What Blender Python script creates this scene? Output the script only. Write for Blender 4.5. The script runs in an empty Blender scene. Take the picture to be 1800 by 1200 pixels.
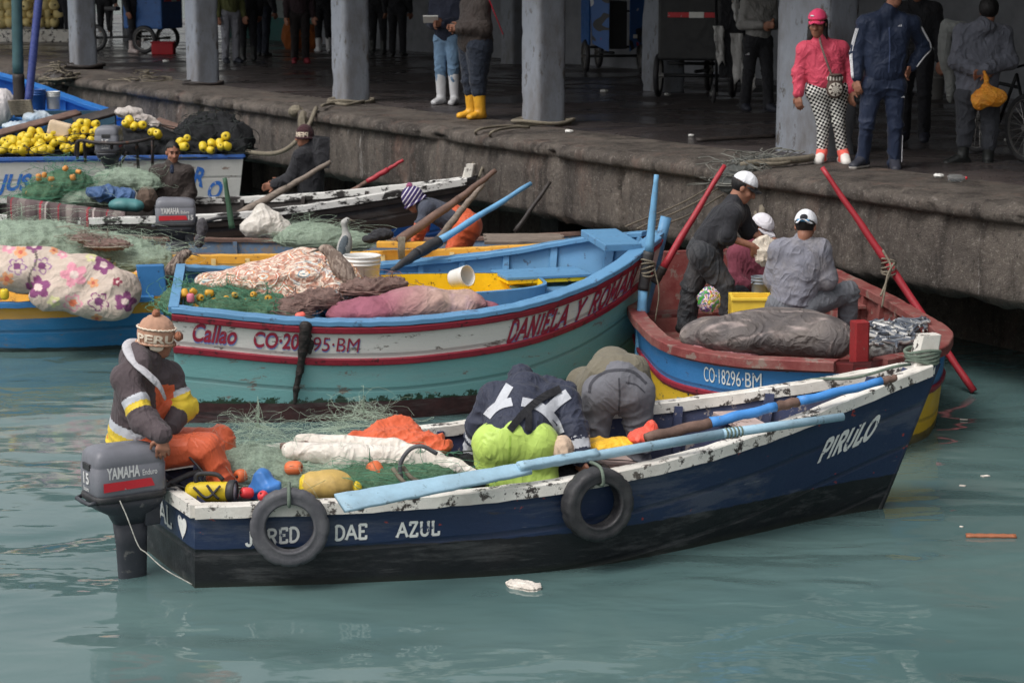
import bpy, bmesh, math, random
import numpy as np
from mathutils import Vector, Matrix
random.seed(7); RNG = np.random.default_rng(7)
SC = bpy.context.scene
COL = SC.collection
# ------------------------------------------------------------------ camera, sky, sun, exposure
FPX = 3800.0; CAMH = 3.65; PITCH = math.atan(686/FPX)
cam = bpy.data.cameras.new('camera'); camo = bpy.data.objects.new('camera', cam); COL.objects.link(camo)
cam.sensor_width = 36; cam.lens = FPX/1800*36; cam.clip_end = 2000; cam.clip_start = .1
camo.location = (0, 0, CAMH); camo.rotation_euler = (math.pi/2-PITCH, 0, 0)
cam.dof.use_dof = True; cam.dof.focus_distance = 14.5; cam.dof.aperture_fstop = 5.6
SC.camera = camo
world = bpy.data.worlds.new('World'); SC.world = world; world.use_nodes = True
wn = world.node_tree.nodes; wl = world.node_tree.links
SUN_EL, SUN_AZ = math.radians(56), math.radians(230)
sky = wn.new('ShaderNodeTexSky'); sky.sky_type = 'NISHITA'; sky.sun_disc = False
sky.sun_elevation = SUN_EL; sky.sun_rotation = SUN_AZ; sky.dust_density = 4; sky.air_density = 1.5; sky.ozone_density = 1
hs = wn.new('ShaderNodeHueSaturation'); hs.inputs['Saturation'].default_value = .22
wl.new(sky.outputs[0], hs.inputs['Color']); wl.new(hs.outputs[0], wn['Background'].inputs[0])
wn['Background'].inputs[1].default_value = .11
sl = bpy.data.lights.new('sun', 'SUN'); sl.energy = 1.1; sl.angle = math.radians(25); sl.color = (1, .97, .93)
so = bpy.data.objects.new('sun', sl); COL.objects.link(so)
_sd = Vector((math.sin(SUN_AZ)*math.cos(SUN_EL), math.cos(SUN_AZ)*math.cos(SUN_EL), math.sin(SUN_EL)))
so.rotation_euler = _sd.to_track_quat('Z', 'Y').to_euler()
SC.view_settings.view_transform = 'Standard'; SC.view_settings.look = 'None'
SC.view_settings.exposure = 0.62; SC.view_settings.gamma = 1
# ------------------------------------------------------------------ measuring: photo pixel -> point on a plane
_c, _s = math.cos(PITCH), math.sin(PITCH)
def W(px, py, z=0.):
    a = (px-900)/FPX; b = (600-py)/FPX; dy = _c+b*_s; dz = -_s+b*_c; t = (z-CAMH)/dz
    return Vector((a*t, dy*t, z))
def WY(px, py, Y):
    a = (px-900)/FPX; b = (600-py)/FPX; dy = _c+b*_s; dz = -_s+b*_c; t = Y/dy
    return Vector((a*t, Y, CAMH+dz*t))
def PJ(p):
    z = p[2]-CAMH; d = p[1]*_c-z*_s; u = p[1]*_s+z*_c
    return 900+FPX*p[0]/d, 600-FPX*u/d
# ------------------------------------------------------------------ objects
def tag(o, label=None, cat=None, group=None, kind=None):
    if label: o['label'] = label
    if cat: o['category'] = cat
    if group: o['group'] = group
    if kind: o['kind'] = kind
    return o
def root(name, loc, label, cat, group=None, rz=0):
    o = bpy.data.objects.new(name, None); COL.objects.link(o); o.location = loc; o.rotation_euler = (0, 0, rz)
    o.empty_display_size = .1
    return tag(o, label, cat, group)
def mk(name, v, f, mats, parent=None, smooth=True, uv=None, mi=None, col=None, loc=None):
    me = bpy.data.meshes.new(name)
    if isinstance(v, np.ndarray) and isinstance(f, np.ndarray):
        nv, nf, k = len(v), len(f), f.shape[1]
        me.vertices.add(nv); me.vertices.foreach_set('co', v.astype(np.float32).ravel())
        me.loops.add(nf*k); me.loops.foreach_set('vertex_index', f.astype(np.int32).ravel())
        me.polygons.add(nf); me.polygons.foreach_set('loop_start', np.arange(0, nf*k, k, dtype=np.int32))
        me.polygons.foreach_set('loop_total', np.full(nf, k, dtype=np.int32))
        me.update(calc_edges=True)
    else:
        me.from_pydata([tuple(p) for p in v], [], [tuple(int(i) for i in q) for q in f])
    for m in (mats if isinstance(mats, (list, tuple)) else [mats]): me.materials.append(m)
    n = len(me.polygons)
    if mi is not None: me.polygons.foreach_set('material_index', np.asarray(mi, dtype=np.int32))
    me.polygons.foreach_set('use_smooth', np.full(n, bool(smooth)))
    if uv is not None:
        lay = me.uv_layers.new(name='UVMap'); idx = np.empty(len(me.loops), dtype=np.int32)
        me.loops.foreach_get('vertex_index', idx); lay.data.foreach_set('uv', np.asarray(uv, dtype=np.float32)[idx].ravel())
    if col is not None:
        a = me.color_attributes.new('Col', 'FLOAT_COLOR', 'POINT')
        c4 = np.ones((len(me.vertices), 4), dtype=np.float32); c4[:, :3] = col; a.data.foreach_set('color', c4.ravel())
    me.validate(); me.update()
    o = bpy.data.objects.new(name, me); COL.objects.link(o)
    if parent: o.parent = parent
    if loc is not None: o.location = loc
    return o
class MB:
    """collects plain shapes into ONE mesh"""
    def __init__(s): s.v = []; s.f = []; s.m = []
    def add(s, v, f, m=0):
        b = len(s.v); s.v += [tuple(p) for p in v]; s.f += [tuple(i+b for i in q) for q in f]; s.m += [m]*len(f); return s
    def box(s, c, h, rot=None, m=0, bev=0., taper=1.):
        bm = bmesh.new(); bmesh.ops.create_cube(bm, size=2)
        for q in bm.verts:
            t = taper if q.co.z > 0 else 1
            q.co = Vector((q.co.x*h[0]*t, q.co.y*h[1]*t, q.co.z*h[2]))
        if bev: bmesh.ops.bevel(bm, geom=bm.edges[:], offset=bev, segments=2, affect='EDGES', profile=.6)
        R = Matrix.Identity(3) if rot is None else (rot if isinstance(rot, Matrix) else Matrix.Rotation(rot, 3, 'Z'))
        bm.verts.index_update(); c = Vector(c)
        s.add([R @ q.co + c for q in bm.verts], [[q.index for q in f.verts] for f in bm.faces], m); bm.free(); return s
    def tube(s, pts, r, n=8, m=0, cap=True, flat=1.):
        v, f = tube(pts, r, n, cap, flat); return s.add(v, f, m)
    def lathe(s, c, axis, prof, n=24, m=0, closed=False):
        v, f = lathe(c, axis, prof, n, closed); return s.add(v, f, m)
    def loft(s, rings, cap=True, m=0, closed=True):
        v, f = loft(rings, cap, closed); return s.add(v, f, m)
    def build(s, name, mats, parent=None, smooth=False, **k):
        return mk(name, s.v, s.f, mats, parent, smooth, mi=s.m if s.m else None, **k)
def loft(rings, cap=True, closed=True):
    n = len(rings[0]); v = [p for r in rings for p in r]; f = []
    for i in range(len(rings)-1):
        for j in range(n if closed else n-1):
            k = (j+1) % n; f.append((i*n+j, i*n+k, (i+1)*n+k, (i+1)*n+j))
    if cap and closed:
        f.append(tuple(range(n-1, -1, -1))); b = (len(rings)-1)*n; f.append(tuple(range(b, b+n)))
    return v, f
def spline(pts, n):
    pts = [Vector(p) for p in pts]
    if len(pts) == 2: return [pts[0].lerp(pts[1], i/n) for i in range(n+1)]
    out = []; P = [pts[0]*2-pts[1]]+pts+[pts[-1]*2-pts[-2]]
    k = len(pts)-1
    for i in range(n+1):
        t = i/n*k; j = min(int(t), k-1); t -= j; a, b, c, d = P[j:j+4]
        out.append(.5*((2*b)+(c-a)*t+(2*a-5*b+4*c-d)*t*t+(3*b-a-3*c+d)*t**3))
    return out
def tube(pts, r, n=8, cap=True, flat=1.):
    pts = [Vector(p) for p in pts]; rings = []; up = None
    for i, p in enumerate(pts):
        t = (pts[min(i+1, len(pts)-1)]-pts[max(i-1, 0)])
        if t.length < 1e-9: t = Vector((0, 0, 1))
        t.normalize()
        if up is None: up = Vector((0, 0, 1)) if abs(t.z) < .9 else Vector((1, 0, 0))
        a = t.cross(up)
        if a.length < 1e-6: a = t.orthogonal()
        a.normalize(); b = a.cross(t); up = b
        rr = r[i] if isinstance(r, (list, tuple)) else r
        rings.append([p+a*(rr*math.cos(2*math.pi*j/n))+b*(rr*flat*math.sin(2*math.pi*j/n)) for j in range(n)])
    return loft(rings, cap)
def lathe(c, axis, prof, n=24, closed=False):
    c = Vector(c); ax = Vector(axis).normalized(); a = ax.orthogonal().normalized(); b = ax.cross(a); rings = []
    for (r, h) in prof: rings.append([c+ax*h+(a*math.cos(2*math.pi*j/n)+b*math.sin(2*math.pi*j/n))*max(r, 1e-4) for j in range(n)])
    if closed: rings.append(rings[0])
    return loft(rings, cap=not closed)
def copy_tree(o, parent=None):
    c = o.copy(); COL.objects.link(c)
    if parent: c.parent = parent
    for ch in list(o.children): copy_tree(ch, c)
    return c
# ------------------------------------------------------------------ materials
def C(r, g, b, k=1.):
    f = lambda x: (x/255/12.92 if x/255 <= .04045 else ((x/255+.055)/1.055)**2.4)*k
    return (f(r), f(g), f(b))
MATS = {}
class NT:
    def __init__(s, name):
        s.m = bpy.data.materials.new(name); s.m.use_nodes = True; s.t = s.m.node_tree; s.b = s.t.nodes['Principled BSDF']
        s.tc = s.t.nodes.new('ShaderNodeTexCoord')
    def n(s, typ, **k):
        x = s.t.nodes.new('ShaderNode'+typ)
        for a, b in k.items(): setattr(x, a, b)
        return x
    def l(s, a, b): s.t.links.new(a, b)
    def noise(s, scale, detail=5, rough=.6, stretch=None, src=None, dist=0):
        x = s.n('TexNoise'); x.inputs['Scale'].default_value = scale; x.inputs['Detail'].default_value = detail
        x.inputs['Roughness'].default_value = rough; x.inputs['Distortion'].default_value = dist
        src = src or s.tc.outputs['Object']
        if stretch:
            mp = s.n('Mapping'); mp.inputs['Scale'].default_value = stretch; s.l(src, mp.inputs[0]); src = mp.outputs[0]
        s.l(src, x.inputs['Vector']); return x.outputs['Fac']
    def crease(s, scale, stretch=None):
        n = s.noise(scale, 2, .5, stretch, dist=1.4); a = s.math('ABSOLUTE', s.math('SUBTRACT', s.math('MULTIPLY', n, 2.), 1.))
        return s.math('POWER', s.math('SUBTRACT', 1., s.math('MINIMUM', s.math('MULTIPLY', a, 2.2), 1.)), 1.7)
    def rng(s, v, a, b, c=0., d=1., clamp=True):
        x = s.n('MapRange'); x.clamp = clamp
        for i, q in zip(range(1, 5), (a, b, c, d)): x.inputs[i].default_value = q
        s.l(v, x.inputs[0]); return x.outputs[0]
    def mix(s, fac, a, b, mode='MIX'):
        x = s.n('Mix', data_type='RGBA', blend_type=mode)
        for sock, q in ((x.inputs[0], fac), (x.inputs[6], a), (x.inputs[7], b)):
            if hasattr(q, 'is_linked'): s.l(q, sock)
            elif isinstance(q, (int, float)): sock.default_value = q
            else: sock.default_value = (*q, 1)
        return x.outputs[2]
    def math(s, op, a, b=0., c=None):
        x = s.n('Math', operation=op)
        for i, q in enumerate((a, b) if c is None else (a, b, c)):
            if hasattr(q, 'is_linked'): s.l(q, x.inputs[i])
            else: x.inputs[i].default_value = q
        return x.outputs[0]
    def ramp(s, v, stops, const=False):
        x = s.n('ValToRGB'); r = x.color_ramp
        if const: r.interpolation = 'CONSTANT'
        while len(r.elements) < len(stops): r.elements.new(.5)
        for e, (p, c) in zip(r.elements, stops): e.position = p; e.color = (*c, 1)
        s.l(v, x.inputs[0]); return x.outputs[0]
    def bump(s, h, strength=.3, dist=.02):
        x = s.n('Bump'); x.inputs['Strength'].default_value = strength; x.inputs['Distance'].default_value = dist
        s.l(h, x.inputs['Height']); s.l(x.outputs[0], s.b.inputs['Normal']); return x
    def done(s, col=None, rough=None, metal=None, spec=None, coat=None):
        for k, q in (('Base Color', col), ('Roughness', rough), ('Metallic', metal), ('Specular IOR Level', spec), ('Coat Weight', coat)):
            if q is None: continue
            if hasattr(q, 'is_linked'): s.l(q, s.b.inputs[k])
            else: s.b.inputs[k].default_value = (*q, 1) if isinstance(q, tuple) else q
        return s.m
def mat(name, col, rough=.6, var=.25, vs=5, bump=.25, bs=50, bd=.01, chip=None, ca=.38, cs=14, dirt=None, da=.6, ds=2.5, metal=0, spec=.4, coat=0, stretch=None):
    if name in MATS: return MATS[name]
    t = NT(name)
    lo = tuple(x*(1-var) for x in col); hi = tuple(min(1, x*(1+var)) for x in col)
    c = t.mix(t.rng(t.noise(vs, 6, .65, stretch), .3, .7), lo, hi)
    rg = rough
    if chip:
        k = t.rng(t.noise(cs, 9, .72, stretch), ca+.02, ca-.02); c = t.mix(k, c, chip)
    if dirt:
        k2 = t.math('MULTIPLY', t.rng(t.noise(ds, 8, .7, stretch), .42, .68), da); c = t.mix(k2, c, dirt)
    r = t.rng(t.noise(vs*3, 4), .3, .7, max(0, rough-.12), min(1, rough+.12))
    if bump: t.bump(t.noise(bs, 6, .65, stretch), bump, bd)
    MATS[name] = t.done(c, r, metal, spec, coat); return MATS[name]
def cloth(name, col, var=.2, rough=.85, vs=6, dirt=None, da=.4, fold=.5):
    """fabric: fine weave, soft creases, slightly uneven dye"""
    if name in MATS: return MATS[name]
    t = NT(name)
    c = t.mix(t.rng(t.noise(vs, 7, .65), .3, .7), tuple(x*(1-var) for x in col), tuple(min(1, x*(1+var)) for x in col))
    if dirt: c = t.mix(t.math('MULTIPLY', t.rng(t.noise(4, 8, .7), .45, .7), da), c, dirt)
    h = t.math('ADD', t.crease(4.6, (1, 1, .75)), t.math('ADD', t.math('MULTIPLY', t.crease(12, (1, 1, .55)), .22), t.math('MULTIPLY', t.noise(260, 2), .06)))
    t.bump(h, min(1., fold*1.0), .022); t.b.inputs['Sheen Weight'].default_value = .08
    MATS[name] = t.done(c, rough, 0, .25); return MATS[name]
def vcol(name, rough=.85, bump=.35):
    if name in MATS: return MATS[name]
    t = NT(name); a = t.n('VertexColor'); a.layer_name = 'Col'
    c = t.mix(t.rng(t.noise(9, 6), .3, .7), a.outputs[0], (.82, .8, .77), 'MULTIPLY')
    t.bump(t.math('ADD', t.crease(3.2), t.math('MULTIPLY', t.crease(8), .3)), bump*1.2, .024)
    MATS[name] = t.done(c, rough, 0, .25); return MATS[name]
# ------------------------------------------------------------------ smooth solids: distance field -> one continuous mesh
class SDF:
    def __init__(s, vox=.01, k=.03): s.vox = vox; s.k = k; s.p = []
    def cap(s, a, b, ra, rb=None, k=None, sub=False):
        s.p.append(('c', np.array(a, float), np.array(b, float), ra, ra if rb is None else rb, s.k if k is None else k, sub)); return s
    def ell(s, c, r, ax=None, k=None, sub=False):
        s.p.append(('e', np.array(c, float), np.array(r, float), np.eye(3) if ax is None else np.array(ax, float), 0, s.k if k is None else k, sub)); return s
    def mesh(s, fold=0., fscale=.1, fseed=0, fdir=None, cut=None):
        h = s.vox; los = []; his = []
        for q in s.p:
            if q[0] == 'c':
                m = max(q[3], q[4]); los.append(np.minimum(q[1], q[2])-m); his.append(np.maximum(q[1], q[2])+m)
            else:
                m = np.abs(q[3].T*q[2]).sum(axis=1) if False else np.full(3, q[2].max()); los.append(q[1]-m); his.append(q[1]+m)
        lo = np.min([l for l, q in zip(los, s.p) if not q[6]], axis=0)-4*h; hi = np.max([l for l, q in zip(his, s.p) if not q[6]], axis=0)+4*h
        n = np.ceil((hi-lo)/h).astype(int)+1; D = np.full(n, .4, np.float32)
        for q, l, u in zip(s.p, los, his):
            k = max(q[5], 1e-4); mg = k+3*h
            i0 = np.clip(np.floor((l-mg-lo)/h).astype(int), 0, n-1); i1 = np.clip(np.ceil((u+mg-lo)/h).astype(int)+1, 1, n)
            X, Y, Z = [(lo[a]+h*np.arange(i0[a], i1[a])).astype(np.float32) for a in range(3)]
            P = np.stack(np.meshgrid(X, Y, Z, indexing='ij'), -1)
            if q[0] == 'c':
                ba = q[2]-q[1]; L = max(ba @ ba, 1e-12); t = np.clip(((P-q[1]) @ ba)/L, 0, 1)
                d = np.linalg.norm(P-q[1]-t[..., None]*ba, axis=-1)-(q[3]+(q[4]-q[3])*t)
            else:
                Q = (P-q[1]) @ q[3].T; a = np.linalg.norm(Q/q[2], axis=-1); b = np.linalg.norm(Q/q[2]**2, axis=-1)
                d = a*(a-1)/np.maximum(b, 1e-6)
            sl = tuple(slice(i0[a], i1[a]) for a in range(3)); E = D[sl]
            if q[6]:
                d = -d; hh = np.clip(.5-.5*(E-d)/k, 0, 1); D[sl] = E*(1-hh)+d*hh+k*hh*(1-hh)
            else:
                hh = np.clip(.5+.5*(E-d)/k, 0, 1); D[sl] = E*(1-hh)+d*hh-k*hh*(1-hh)
        if cut is not None:
            X, Y, Z = [(lo[a]+h*np.arange(n[a])).astype(np.float32) for a in range(3)]
            P = np.stack(np.meshgrid(X, Y, Z, indexing='ij'), -1); D = np.maximum(D, cut(P))
        v, f = snets(D, lo, h)
        if fold: v = folds(v, f, fold, fscale, fseed, fdir)
        return v, f
def snets(D, lo, h):
    S = D < 0; c = np.zeros(np.array(D.shape)-1, np.int8); n = D.shape
    for i in (0, 1):
        for j in (0, 1):
            for k in (0, 1): c += S[i:n[0]-1+i, j:n[1]-1+j, k:n[2]-1+k]
    act = (c > 0) & (c < 8); cells = np.argwhere(act); idx = np.full(act.shape, -1, np.int32); idx[act] = np.arange(len(cells))
    pos = np.zeros((len(cells), 3)); cnt = np.zeros(len(cells))
    for a in range(3):
        b, g = [x for x in range(3) if x != a]
        for i in (0, 1):
            for j in (0, 1):
                o = np.zeros(3, int); o[b] = i; o[g] = j; e = o.copy(); e[a] = 1
                p = cells+o; q = cells+e; d0 = D[p[:, 0], p[:, 1], p[:, 2]]; d1 = D[q[:, 0], q[:, 1], q[:, 2]]
                x = (d0 < 0) != (d1 < 0); t = np.where(x, d0/np.where(x, d0-d1, 1), 0)
                w = o+t[:, None]*(e-o); pos += w*x[:, None]; cnt += x
    v = lo+h*(cells+pos/np.maximum(cnt, 1)[:, None]); F = []
    for a in range(3):
        b, g = (a+1) % 3, (a+2) % 3
        s0 = [slice(1, -1)]*3; s0[a] = slice(0, -1); s1 = [slice(1, -1)]*3; s1[a] = slice(1, None)
        A = S[tuple(s0)]; B = S[tuple(s1)]; E = np.argwhere(A != B)
        if not len(E): continue
        off = np.ones(3, int); off[a] = 0; p = E+off; ins = A[E[:, 0], E[:, 1], E[:, 2]]
        eb = np.zeros(3, int); eb[b] = 1; eg = np.zeros(3, int); eg[g] = 1
        g4 = [idx[tuple((p-x).T)] for x in (0*eb, eb, eb+eg, eg)]
        q = np.stack(g4, 1); q[~ins] = q[~ins][:, ::-1]; F.append(q[:, ::-1] if False else q)
    return v, np.concatenate(F)
def vnormals(v, f):
    a = v[f[:, 2]]-v[f[:, 0]]; b = v[f[:, 3]]-v[f[:, 1]]; nn = np.cross(a, b); N = np.zeros_like(v)
    for i in range(4): np.add.at(N, f[:, i], nn)
    return N/np.maximum(np.linalg.norm(N, axis=1), 1e-9)[:, None]
def fnoise(v, scale, seed):
    r = np.random.default_rng(seed); o = np.zeros(len(v)); w = v.copy()
    for i in range(5):
        k = r.normal(size=3); k /= np.linalg.norm(k); k *= 2*math.pi/(scale*(1.6**(1-i*.6)))
        k2 = r.normal(size=3); k2 *= 2*math.pi/(scale*2.5)/np.linalg.norm(k2)
        ph = v @ k+1.7*np.sin(v @ k2+r.uniform(0, 6))+r.uniform(0, 6)
        o += ((1-np.abs(np.sin(ph)))**1.4*1.7-.55)*(.62**i)
    return o/2.2
def folds(v, f, amp, scale, seed, fdir=None):
    w = v if fdir is None else v*np.array(fdir)
    return v+vnormals(v, f)*(amp*fnoise(w, scale, seed))[:, None]
def wrinkles(v, f, segs, amp, seed):
    """cloth folds on limbs: rings of creases bunched at the joints, long drapes between them. segs: (a, b, weight at a, weight at b, drape)"""
    N = vnormals(v, f); r = np.random.default_rng(seed); D = np.full(len(v), 9.); H = np.zeros(len(v))
    for a, b, wa, wb, dr in segs:
        a = np.array(a, float); b = np.array(b, float); ba = b-a; L = np.linalg.norm(ba); u = ba/L; q = v-a; t = np.clip(q @ u/L, 0, 1); rad = q-np.outer(q @ u, u); d = np.linalg.norm(v-a-t[:, None]*ba, axis=1)
        e1 = np.cross(u, (0, 0, 1.) if abs(u[2]) < .9 else (1., 0, 0)); e1 /= np.linalg.norm(e1); e2 = np.cross(u, e1); th = np.arctan2(rad @ e2, rad @ e1)
        s = t*L; w = wa*np.exp(-(s/.11)**2)+wb*np.exp(-((L-s)/.11)**2); ph = r.uniform(0, 6, 6); k = r.uniform(52, 68)
        ring = (1-np.abs(np.sin(s*k/2+.9*np.sin(th+ph[0])+.6*np.sin(2*th+ph[1])+1.2*np.sin(s*14+ph[2]))))**1.6-.35
        ring *= .65+.5*np.sin(th+ph[3]+s*5)
        drp = (1-np.abs(np.sin(1.5*th+ph[4]+s*7*np.sin(ph[5])+.8*np.sin(s*9+ph[1]))))**2-.3
        h = w*ring+dr*.9*drp; H = np.where(d < D, h, H); D = np.minimum(d, D)
    # even out at borders between limbs
    return v+N*(amp*H)[:, None]
def fcent(v, f): return v[f].mean(axis=1)
def blob(name, ells, m, parent=None, vox=.012, k=.06, fold=.012, fscale=.14, seed=1, loc=(0, 0, 0), cut=None, mi=None, col=None, fdir=None, caps=()):
    s = SDF(vox, k)
    for e in ells: s.ell(np.array(e[0])-np.array(loc), e[1], e[2] if len(e) > 2 else None)
    for e in caps: s.cap(np.array(e[0])-np.array(loc), np.array(e[1])-np.array(loc), e[2], e[3] if len(e) > 3 else None)
    v, f = s.mesh(fold, fscale, seed, fdir, cut)
    return mk(name, v, f, m, parent, True, loc=loc if parent is None else None, mi=None if mi is None else mi(fcent(v, f)), col=None if col is None else col(v))
def rotz(a): return np.array([[math.cos(a), math.sin(a), 0], [-math.sin(a), math.cos(a), 0], [0, 0, 1]])
# ------------------------------------------------------------------ lettering
ARC = lambda cx, cy, rx, ry, a0, a1, n=10: [(cx+rx*math.cos(math.radians(a0+(a1-a0)*i/n)), cy+ry*math.sin(math.radians(a0+(a1-a0)*i/n))) for i in range(n+1)]
GLY = {'A': (.8, [[(0, 0), (.4, 1)], [(.4, 1), (.8, 0)], [(.17, .36), (.63, .36)]], [(0, 0), (.8, 0)]),
 'D': (.72, [[(.1, 0), (.1, 1)], [(.1, 1), (.3, 1)]+ARC(.3, .5, .4, .5, 90, -90)[1:]+[(.1, 0)]], [(.1, 0), (.1, 1)]),
 'E': (.62, [[(.1, 0), (.1, 1)], [(.1, 1), (.6, 1), (.6, .82)], [(.1, .52), (.45, .52)], [(.1, 0), (.6, 0), (.6, .2)]], [(.1, 0), (.1, 1)]),
 'I': (.3, [[(.15, 0), (.15, 1)]], [(.15, 0), (.15, 1)]),
 'J': (.5, [[(.38, 1), (.38, .2)]+ARC(.2, .2, .18, .2, 0, -170)[1:]], [(.38, 1)]),
 'L': (.6, [[(.1, 1), (.1, 0), (.58, 0), (.58, .22)]], [(.1, 1), (.1, 0)]),
 'M': (.95, [[(.1, 0), (.12, 1)], [(.12, 1), (.48, .25)], [(.48, .25), (.84, 1)], [(.84, 1), (.86, 0)]], [(.1, 0), (.86, 0)]),
 'N': (.8, [[(.1, 0), (.1, 1)], [(.1, 1), (.7, 0)], [(.7, 0), (.7, 1)]], [(.1, 0), (.7, 1)]),
 'O': (.76, [ARC(.38, .5, .34, .5, 90, 450, 20)], []),
 'P': (.66, [[(.1, 0), (.1, 1)], [(.1, 1), (.36, 1)]+ARC(.36, .73, .27, .27, 90, -90)[1:]+[(.1, .46)]], [(.1, 0), (.1, 1)]),
 'R': (.74, [[(.1, 0), (.1, 1)], [(.1, 1), (.36, 1)]+ARC(.36, .75, .27, .25, 90, -90)[1:]+[(.1, .5)], [(.36, .5), (.66, 0)]], [(.1, 0), (.1, 1), (.66, 0)]),
 'U': (.76, [[(.1, 1), (.1, .3)]+ARC(.38, .3, .28, .3, 180, 360)[1:]+[(.66, 1)]], [(.1, 1), (.66, 1)]),
 'Y': (.74, [[(.05, 1), (.37, .48)], [(.69, 1), (.37, .48)], [(.37, .48), (.37, 0)]], [(.05, 1), (.69, 1), (.37, 0)]),
 'Z': (.68, [[(.06, .8), (.06, 1), (.62, 1), (.06, 0), (.62, 0), (.62, .2)]], []),
 ' ': (.45, [], [])}
def slab_text(s, th=.15, serif=.13):
    """slab lettering in unit height: list of quads (each 4 pts), total width"""
    out = []; x = 0
    def seg(p, q, w, ext=0):
        d = Vector((q[0]-p[0], q[1]-p[1])); L = d.length
        if L < 1e-6: return
        d /= L; nn = Vector((-d.y, d.x))*w/2; p = Vector(p)-d*ext; q = Vector(q)+d*ext
        out.append([p+nn, p-nn, q-nn, q+nn])
    for ch in s:
        w, ls, sf = GLY[ch]
        for pl in ls:
            for a, b in zip(pl, pl[1:]): seg((a[0]+x, a[1]), (b[0]+x, b[1]), th, th*.18)
        for a in sf: seg((a[0]+x-serif, min(max(a[1], .045), .955)), (a[0]+x+serif, min(max(a[1], .045), .955)), .1)
        x += w+.17
    return out, x-.17
def font_text(s, bold=.02, shear=0.):
    """built-in font as flat triangles in unit height"""
    cu = bpy.data.curves.new('t', 'FONT'); cu.body = s; cu.offset = bold; cu.size = 1.4; cu.shear = shear
    o = bpy.data.objects.new('t', cu); COL.objects.link(o); dg = bpy.context.evaluated_depsgraph_get()
    me = o.evaluated_get(dg).to_mesh(); v = [Vector((q.co.x, q.co.y)) for q in me.vertices]; f = [tuple(p.vertices) for p in me.polygons]
    o.evaluated_get(dg).to_mesh_clear(); bpy.data.objects.remove(o); bpy.data.curves.remove(cu)
    if not v: return [], [], 1
    x0 = min(p.x for p in v); x1 = max(p.x for p in v)
    return [Vector((p.x-x0, p.y)) for p in v], f, x1-x0
def letters(name, s, place, m, parent, slab=False, th=.15, bold=.02, shear=0., dx=0., dy=0.):
    """place(a, b, i): a in 0..1 along the line, b in letter heights -> point"""
    V = []; Fc = []
    if slab:
        qs, w = slab_text(s, th)
        for i, q in enumerate(qs):
            b = len(V); V += [place((p.x+dx)/w, p.y+dy, i % 7) for p in q]; Fc.append((b, b+1, b+2, b+3))
    else:
        v, Fc, w = font_text(s, bold, shear); V = [place((p.x+dx)/w, p.y+dy, 0) for p in v]
    return mk(name, V, Fc, m, parent, False)
def flat_place(org, right, up, width, height, normal, off=.003):
    org, right, up, normal = Vector(org), Vector(right).normalized(), Vector(up).normalized(), Vector(normal).normalized()
    return lambda a, b, i: org+right*(a*width)+up*(b*height)+normal*(off+i*.0003)
# ------------------------------------------------------------------ shared materials
CONC = C(128, 118, 110)
m_white = mat('white_worn_paint', C(222, 218, 210), .55, .1, 6, .25, 40, chip=C(58, 52, 50), ca=.44, cs=10, dirt=C(170, 160, 148), da=.6)
m_wood = mat('grey_weathered_wood', C(128, 116, 106), .8, .35, 8, .5, 30, stretch=(1, 5, 5))
m_brown = mat('brown_oar_wood', C(112, 88, 78), .75, .35, 9, .4, 40, dirt=C(70, 55, 50), da=.5)
m_dark = mat('dark_wet_wood', C(50, 44, 42), .6, .4, 6, .5, 30)
m_black = mat('black_rubber', C(44, 44, 47), .55, .25, 12, .25, 80, dirt=C(95, 92, 90), da=.35, ds=5)
m_tyre = mat('grey_dusty_rubber', C(74, 74, 79), .62, .2, 8, .3, 60, dirt=C(112, 110, 110), da=.4, ds=4)
m_iron = mat('dark_iron', C(56, 52, 52), .55, .35, 12, .4, 40, chip=C(96, 62, 44), ca=.42, metal=.4)
m_rope = mat('grey_rope', C(120, 112, 98), .9, .3, 30, .8, 220, bd=.006)
m_grope = mat('green_grey_rope', C(104, 116, 104), .9, .3, 30, .8, 220, bd=.006)
m_bucket = mat('white_plastic_bucket', C(222, 221, 217), .4, .05, 4, .05, 30, dirt=C(150, 145, 135), da=.35)
m_yellow = mat('yellow_float_plastic', C(220, 192, 46), .45, .12, 12, .12, 60, dirt=C(150, 112, 40), da=.35, ds=12)
m_ochre = mat('ochre_float_plastic', C(214, 160, 48), .5, .2, 12, .15, 60, dirt=C(120, 80, 40), da=.4, ds=12)
m_redf = mat('red_float_plastic', C(214, 62, 66), .42, .15, 10, .1, 60)
m_orange = cloth('orange_oilskin', C(206, 96, 62), .12, .42, 5, fold=.4)
m_lime = cloth('lime_oilskin', C(178, 204, 100), .07, .42, 4, fold=.4)
m_skin = mat('tanned_skin', C(150, 104, 84), .55, .12, 14, .1, 120, spec=.35)
m_hair = mat('black_hair', C(26, 23, 23), .55, .3, 40, .6, 130, stretch=(1, 1, .2))
m_eye = mat('dark_eye', C(20, 16, 15), .2, .05, 5, 0)
m_wtext = mat('white_sign_paint', C(226, 226, 222), .55, .08, 10, .1, 60, chip=C(40, 56, 92), ca=.39, cs=20)
m_water_net = mat('pale_green_net', C(160, 182, 158), .85, .2, 30, .8, 160, bd=.01)
m_greennet = mat('green_net', C(72, 112, 84), .85, .35, 24, .8, 160, bd=.01)
m_blacknet = mat('black_net', C(24, 25, 28), .9, .4, 24, .9, 120, bd=.012)
m_sole = mat('white_sole', C(222, 216, 210), .6, .06, 6, .05, 40)

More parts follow.
